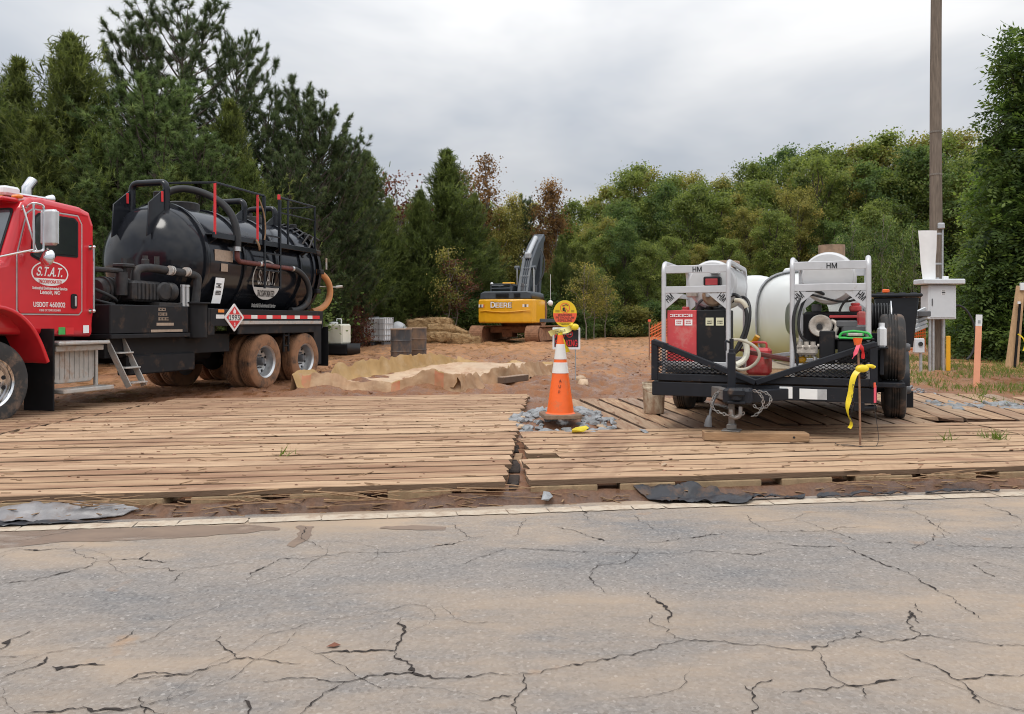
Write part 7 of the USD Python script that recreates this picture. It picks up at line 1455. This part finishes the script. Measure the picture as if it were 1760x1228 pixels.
T_ = [('cedar_two', 122, 42, 22.5, 1.0, C, 'tallest feathery cedar at the left, behind the red cab'), ('cedar_one', 30, 88, 23.5, .95, C, 'olive cedar at the far left above the cab roof'), ('cedar_four', -25, 120, 21.5, 1.1, C, 'cedar cut by the left edge of the picture'),
 ('cedar_one', 66, 190, 20.6, 1.05, C, 'low cedar directly behind the red cab'), ('cedar_three', 172, 205, 21.0, 1.1, C, 'cedar between the tall cedar and the light green pine'), ('young_pine', 262, 112, 22.3, 1.25, P, 'bushy light green young pine above the black tank'),
 ('young_pine', 200, 225, 20.8, .95, P, 'smaller young pine left of the front guard hoop'), ('young_pine', 345, 205, 21.6, 1.05, P, 'young pine above the middle of the tank'), ('cedar_one', 395, 160, 23.4, .9, C, 'yellowish cedar beside the light green pine'), ('cedar_two', 300, 275, 20.6, 1.0, C, 'low cedar just above the tank catwalk'),
 ('cedar_four', 430, 270, 22.0, .95, C, 'cedar above the rear of the tank'), ('cedar_three', 480, 330, 22.2, .9, C, 'short cedar behind the tank handrail'),
 ('tall_pine', 318, -35, 28, 1.0, P, 'tallest dark pine with open clumped branches against the sky'), ('tall_pine', 405, 25, 30, .72, P, 'dark pine leaning right of the tallest pine'), ('thin_pine', 232, 15, 28, .9, P, 'dark pine at the left of the tallest pine'), ('thin_pine', 517, 128, 31, 1.0, P, 'sparse dark pine with gaps of sky in its crown'), ('thin_pine', 460, 150, 29.5, .9, P, 'sparse pine left of the one with sky gaps'),
 ('dusky_pine', 546, 160, 29, 1.0, P, 'dark bushy pine behind the rear of the truck'), ('dusky_pine', 592, 228, 31.5, .8, P, 'narrower dark pine right of the truck rear'), ('dusky_pine', 500, 240, 25.5, .85, P, 'dark young pine low behind the tank ladder'),
 ('cedar_four', 630, 250, 36.5, .95, C, 'pointed green cedar right of the dark pines'), ('cedar_three', 600, 335, 33, .9, C, 'short cedar behind the cream tank'), ('young_pine', 572, 385, 29.5, .8, P, 'yellow green young pine beside the orange hose'), ('cedar_one', 668, 335, 38.5, .9, C, 'cedar above the white tote'), ('red_sapling', 680, 292, 41, 1.0, 'sapling', 'thin almost bare sapling above the white tote'),
 ('cedar_three', 768, 250, 41, 1.2, C, 'broad tall cedar above the hay bales'), ('cedar_four', 722, 320, 39, .95, C, 'cedar to the left of the broad tall one'), ('cedar_two', 815, 325, 43, .85, C, 'cedar right of the broad tall one'), ('cedar_four', 848, 405, 44, .75, C, 'low cedar left of the digger boom'),
 ('slim_rust', 830, 262, 47, 1.0, 'slender_tree', 'slender reddish tree rising above the cedars'), ('slim_rust', 794, 288, 46, 1.1, 'slender_tree', 'rusty slender tree left of the taller reddish one'), ('cone_yellow', 862, 345, 47, .9, 'broadleaf_tree', 'yellow green tree behind the digger boom'), ('cone_rust', 945, 300, 48, .9, 'broadleaf_tree', 'conical orange brown tree right of the digger boom'),
 ('thin_pine', 905, 330, 49, .9, P, 'far dark pine behind the digger boom tip'), ('cone_yellow', 882, 325, 48, .7, 'broadleaf_tree', 'pale yellowish tree left of the far pine'), ('cedar_three', 965, 400, 44, .85, C, 'cedar behind the round warning sign'), ('cedar_four', 925, 430, 44.5, .8, C, 'low cedar right of the digger boom foot'), ('cedar_two', 1000, 420, 44.5, .9, C, 'cedar where the left trees meet the far wood'),
 ('sapling', 1007, 445, 40, 1.0, 'sapling', 'thin pale trunked sapling right of the warning sign, first of three'), ('sapling', 1022, 455, 40.6, .9, 'sapling', 'thin pale trunked sapling, bent, middle of three'), ('sapling', 1040, 470, 41, .9, 'sapling', 'thin pale trunked sapling, right one of three'), ('sapling', 770, 420, 37.6, .9, 'sapling', 'thin trunked sapling behind the hay bales'),
 ('red_sapling', 784, 440, 37.8, 1.1, 'sapling', 'reddish brown leaved sapling behind the hay bales')]
for k, px, py, Y, w, nm, lab in T_: tree(k, px, py, Y, w, nm, lab, 'sapling' if nm == 'sapling' else 'tree')
# undergrowth along the foot of the left trees, in front of them where the photograph shows it
for k, px, py, Y, w, lab in [('brown_bush', 596, 480, 31, .7, 'orange brown bush behind the cream tank'), ('bright_bush', 556, 450, 31.5, .8, 'yellow green bush by the rear hose'), ('bush', 640, 500, 38.5, 1.0, 'dark bush behind the white tote'), ('brown_bush', 700, 480, 39.5, 1.2, 'dull red bush behind the oil drums'), ('bush', 745, 495, 39, 1.0, 'dark bush behind the hay pile'), ('bush', 806, 490, 41.5, 1.2, 'dark bush left of the digger'), ('brown_bush', 850, 505, 43, 1.0, 'brownish bush behind the digger'), ('bush', 930, 490, 43.5, 1.2, 'dark bush right of the digger'), ('bush', 985, 520, 43, 1.2, 'dark bush behind the warning sign'), ('bush', 612, 520, 36, .9, 'dark bush left of the white tote'), ('bush', 520, 500, 28.5, 1.0, 'dark bush behind the truck rear'), ('brown_bush', 560, 520, 30, .8, 'reddish bush by the truck rear')]:
    tree(k, px, py, Y, w, 'bush', lab, 'bush')
for px in range(-60, 450, 62): tree('bush', px, 475+rt_.uniform(-20, 20), 23.2+max(0, px-300)*.012+rt_.uniform(0, 1), 1.3, 'bush', 'dark bush in the shade behind the truck', 'bush', 'bushes in the shade behind the truck')
for px, py, Y in [(40, 170, 30), (180, 190, 31), (300, 180, 33), (420, 260, 33), (520, 320, 33), (600, 370, 36), (680, 400, 38), (760, 420, 41), (840, 440, 44), (920, 450, 47), (110, 300, 27), (240, 310, 28), (370, 320, 29), (470, 380, 29)]:
    tree('dusky_pine' if (px//20) % 2 else 'cedar_four', px, py, Y, 1.3, 'conifer', 'dark conifer deep among the left trees', 'tree', 'conifers deep among the left trees')
# the far broadleaf wood
SK = [(985, 372), (1018, 340), (1050, 316), (1088, 270), (1128, 280), (1165, 294), (1205, 284), (1245, 290), (1290, 266), (1338, 254), (1388, 236), (1428, 248), (1472, 230), (1518, 220), (1562, 222), (1612, 222), (1655, 214), (1700, 238), (1745, 250), (1800, 240)]
kinds = ['broad_one', 'broad_two', 'broad_three', 'broad_five', 'broad_one', 'broad_seven', 'broad_six', 'broad_four', 'broad_three', 'broad_five']
desc = {'broad_one': 'mid green', 'broad_two': 'deep green', 'broad_three': 'yellowish', 'broad_four': 'deep green rounded', 'broad_five': 'leafy green', 'broad_six': 'olive yellow', 'broad_seven': 'light green narrow'}
LM = [(1000, 'behind the digger boom'), (1060, 'behind the round warning sign'), (1125, 'left of the left washer'), (1200, 'above the red tank of the left washer'), (1262, 'above the black tank of the left washer'), (1320, 'above the gap between the washers'), (1372, 'above the white tank'), (1440, 'above the round chimney'), (1500, 'above the right end of the right washer'), (1572, 'above the black bin'), (1632, 'behind the utility pole'), (1690, 'between the pole and the locust'), (9999, 'beside the big right hand locust')]
USED = {}
def wood(lst, where, group, dy, Y0, Y1, w):
    for q, (px, py) in enumerate(lst):
        k = kinds[(q*3+int(Y0)) % len(kinds)]; lab = f'{desc[k]} broadleaf tree {where}, {next(t for x, t in LM if px < x)}'
        USED[lab] = USED.get(lab, 0)+1
        if USED[lab] > 1: lab += ', further right one'
        tree(k, px, py+dy, rt_.uniform(Y0, Y1), w*rt_.uniform(.9, 1.15), 'broadleaf_tree', lab, 'tree', 'trees of the far wood')
SKI = [(px, py+rt_.uniform(-8, 12)) for px, py in SK]
wood(SKI, 'on the skyline', 'skyline', 0, 60, 66, .95)
wood([(px+20+rt_.uniform(-8, 8), py+rt_.uniform(18, 60)) for px, py in SK], 'inside the wood', 'inner', 0, 55, 59, .9)
wood([(px-6+rt_.uniform(-10, 10), py+rt_.uniform(70, 140)) for px, py in SK if px < 1420 or px % 3 == 0], 'at the near edge', 'edge', 0, 48, 54, .9)
for px, t in zip(range(560, 1000, 70), ('dark pine right of the truck', 'cedar above the white tote', 'oil drums', 'hay bales', 'tall broad cedar', 'digger cab', 'digger boom')): tree(kinds[px//70 % 7], px, 340, rt_.uniform(60, 66), 1.0, 'broadleaf_tree', f'broadleaf tree far behind, showing in gaps above the {t}', 'tree', 'trees of the far wood')
if 0: wood([(px, 300) for px in range(560, 1000, 70)], 'far behind the left conifers', 'behind', 40, 60, 66, 1.0)
for q, px in enumerate(list(range(990, 1420, 34))+[1475, 1600, 1660]): 
    lab = ('dark', 'green', 'dark', 'yellowish')[q % 4]+' undergrowth bush '+next(t for x, t in LM if px < x).replace('above', 'showing behind'); USED[lab] = USED.get(lab, 0)+1
    tree(('bush', 'bright_bush', 'bush', 'yellow_bush')[q % 4], px, 520+rt_.uniform(-25, 18), 45.5+rt_.uniform(-1, 1), 1.25, 'bush', lab+(', further right one' if USED[lab] > 1 else ''), 'bush', 'undergrowth of the far wood')
for px in range(970, 1720, 62): tree('bush', px, 455, 70, 1.5, 'bush', 'dark undergrowth in the depth of the far wood', 'bush', 'bushes in the depth of the far wood')

for px, py, w in ((1436, 400, .6), (1462, 370, .6), (1490, 405, .6), (1518, 360, .6), (1548, 395, .6), (1572, 380, .6)):
    tree('green_sapling', px, py, 46.2+rt_.uniform(-.8, .8), w, 'slender_tree', 'thin pale trunked tree of the far wood '+{1436: 'behind the round chimney', 1462: 'right of the round chimney', 1490: 'over the right washer post', 1518: 'above the hose reel', 1548: 'above the black bin lid', 1572: 'left of the white sheet'}[px], 'tree', 'pale trunks at the foot of the far wood')
# leafy mass at the right edge with compound leaves and vines
def locust(seed, lobes, sprays, H):
    r = np.random.default_rng(seed); tm = MB()
    lc, lr = np.array([l[:3] for l in lobes]), np.array([l[3] for l in lobes])
    for c, rr in zip(lc, lr): p, q = limb(np.array([1.6+.3*c[0], .6+.2*c[1], .1+c[2]*.35]), c, .09, .02, .15, r, 7); tm.tube(p, q, 6)
    tm.tube(np.array([[1.6, .6, -.2], [1.7, .65, 3], [1.9, .7, 6], [2.0, .7, 8.6]]), [.2, .17, .12, .05], 10)
    w = lr**2/np.sum(lr**2); L = r.choice(len(lobes), sprays, p=w); u = nz(r.normal(0, 1, (sprays, 3))+[0, -.25, .2]); c = lc[L]+u*lr[L][:, None]*r.uniform(.5, 1.1, (sprays, 1)); c[:, 2] = np.maximum(c[:, 2], .1)
    ax = nz(u*.8+r.normal(0, .5, (sprays, 3))+[0, 0, -.15]); nn = nz(r.normal(0, .4, (sprays, 3))+[0, -.2, .9]); sd = nz(np.cross(ax, nn)); n_ = nz(np.cross(sd, ax))
    k = 11; j = np.arange(k); along = (j//2)/(k/2); side = np.where(j == k-1, 0, np.where(j % 2, 1, -1))
    ln = r.uniform(.4, .75, (sprays, 1, 1))
    p = c[:, None]+ax[:, None]*ln*along[None, :, None]-np.array([0, 0, 1.])*(along[None, :, None]**2)*.10
    d = nz(ax[:, None]*.45+sd[:, None]*side[None, :, None]+r.normal(0, .15, (sprays, k, 3))-[0, 0, .18]); nm = nz(n_[:, None]+r.normal(0, .22, (sprays, k, 3)))
    s = r.uniform(.11, .19, (sprays, k, 1)); v, f = leafq(p.reshape(-1, 3), d.reshape(-1, 3), nm.reshape(-1, 3), s.reshape(-1, 1), s.reshape(-1, 1)*.48)
    ct = r.normal(.46, .19, sprays); tone = np.clip(np.repeat(ct, k)+r.normal(0, .07, sprays*k), 0, 1)
    return tm, (v, f), np.repeat(tone, 4)
ox = at(1700, 22.0)
def lobe(px, py, r, dy=0): return ((px-880)/F*(22+dy)-ox[0], dy, 1.36+(552-py)*(22+dy)/F-ox[2], r)
big = [lobe(1762, 92, .62), lobe(1738, 118, .35, -.2), lobe(1775, 150, .9, .3), lobe(1722, 205, .42), lobe(1770, 230, 1.0, .2), lobe(1738, 275, .72), lobe(1790, 300, 1.3, .5), lobe(1745, 350, .85), lobe(1725, 400, .6, -.3), lobe(1780, 400, 1.2), lobe(1715, 455, .8), lobe(1768, 470, 1.1, -.3), lobe(1722, 520, .9), lobe(1775, 545, 1.0), lobe(1700, 560, .6), lobe(1660, 575, .5), lobe(1740, 585, .7, -.6), lobe(1840, 380, 1.8, .6), lobe(1850, 180, 1.5, .6), lobe(1850, 540, 1.6, .2)]
T = thing('locust_tree', 'big leafy tree of hanging compound leaves filling the right edge', 'tree', ox, 0); tm, cr_, tone = locust(3, big, 6800, 9); obj('trunk', tm, M['bark'], T, smooth=True); obj('crown', cr_, M['locust_dark'], T, smooth=False, tone=tone)
ox0 = ox; ox = at(1650, 25.0)
def lobe2(px, py, r, dy=0): return ((px-880)/F*(25+dy)-ox[0], dy, 1.36+(552-py)*(25+dy)/F-ox[2], r)
T = thing('locust_tree', 'bright green leafy thicket left of the big right hand tree', 'tree', ox, 0); tm, cr_, tone = locust(4, [lobe2(1705, 325, .45), lobe2(1690, 360, .4), lobe2(1722, 400, .8), lobe2(1690, 455, .6), lobe2(1672, 495, .45), lobe2(1705, 520, .8), lobe2(1668, 550, .55), lobe2(1645, 572, .4), lobe2(1700, 580, .7)], 3000, 5); obj('trunk', tm, M['bark'], T, smooth=True); obj('crown', cr_, M['locust_leaf'], T, smooth=False, tone=np.clip(tone+.12, 0, 1))
for px, py, Y, k, lab in [(1660, 590, 24.5, 'bright_bush', 'low green bush under the thicket behind the peach marker'), (1715, 570, 23, 'bush', 'dark bush below the big right hand tree'), (1760, 575, 22.5, 'bright_bush', 'green bush at the right edge behind the wooden stake'), (1625, 560, 27, 'bush', 'dark bush behind the cable loop'), (1590, 545, 32, 'bush', 'dark bush behind the meter cabinet'), (1560, 540, 36, 'bright_bush', 'green bush behind the black bin')]: tree(k, px, py, Y, 1.0, 'bush', lab, 'bush')
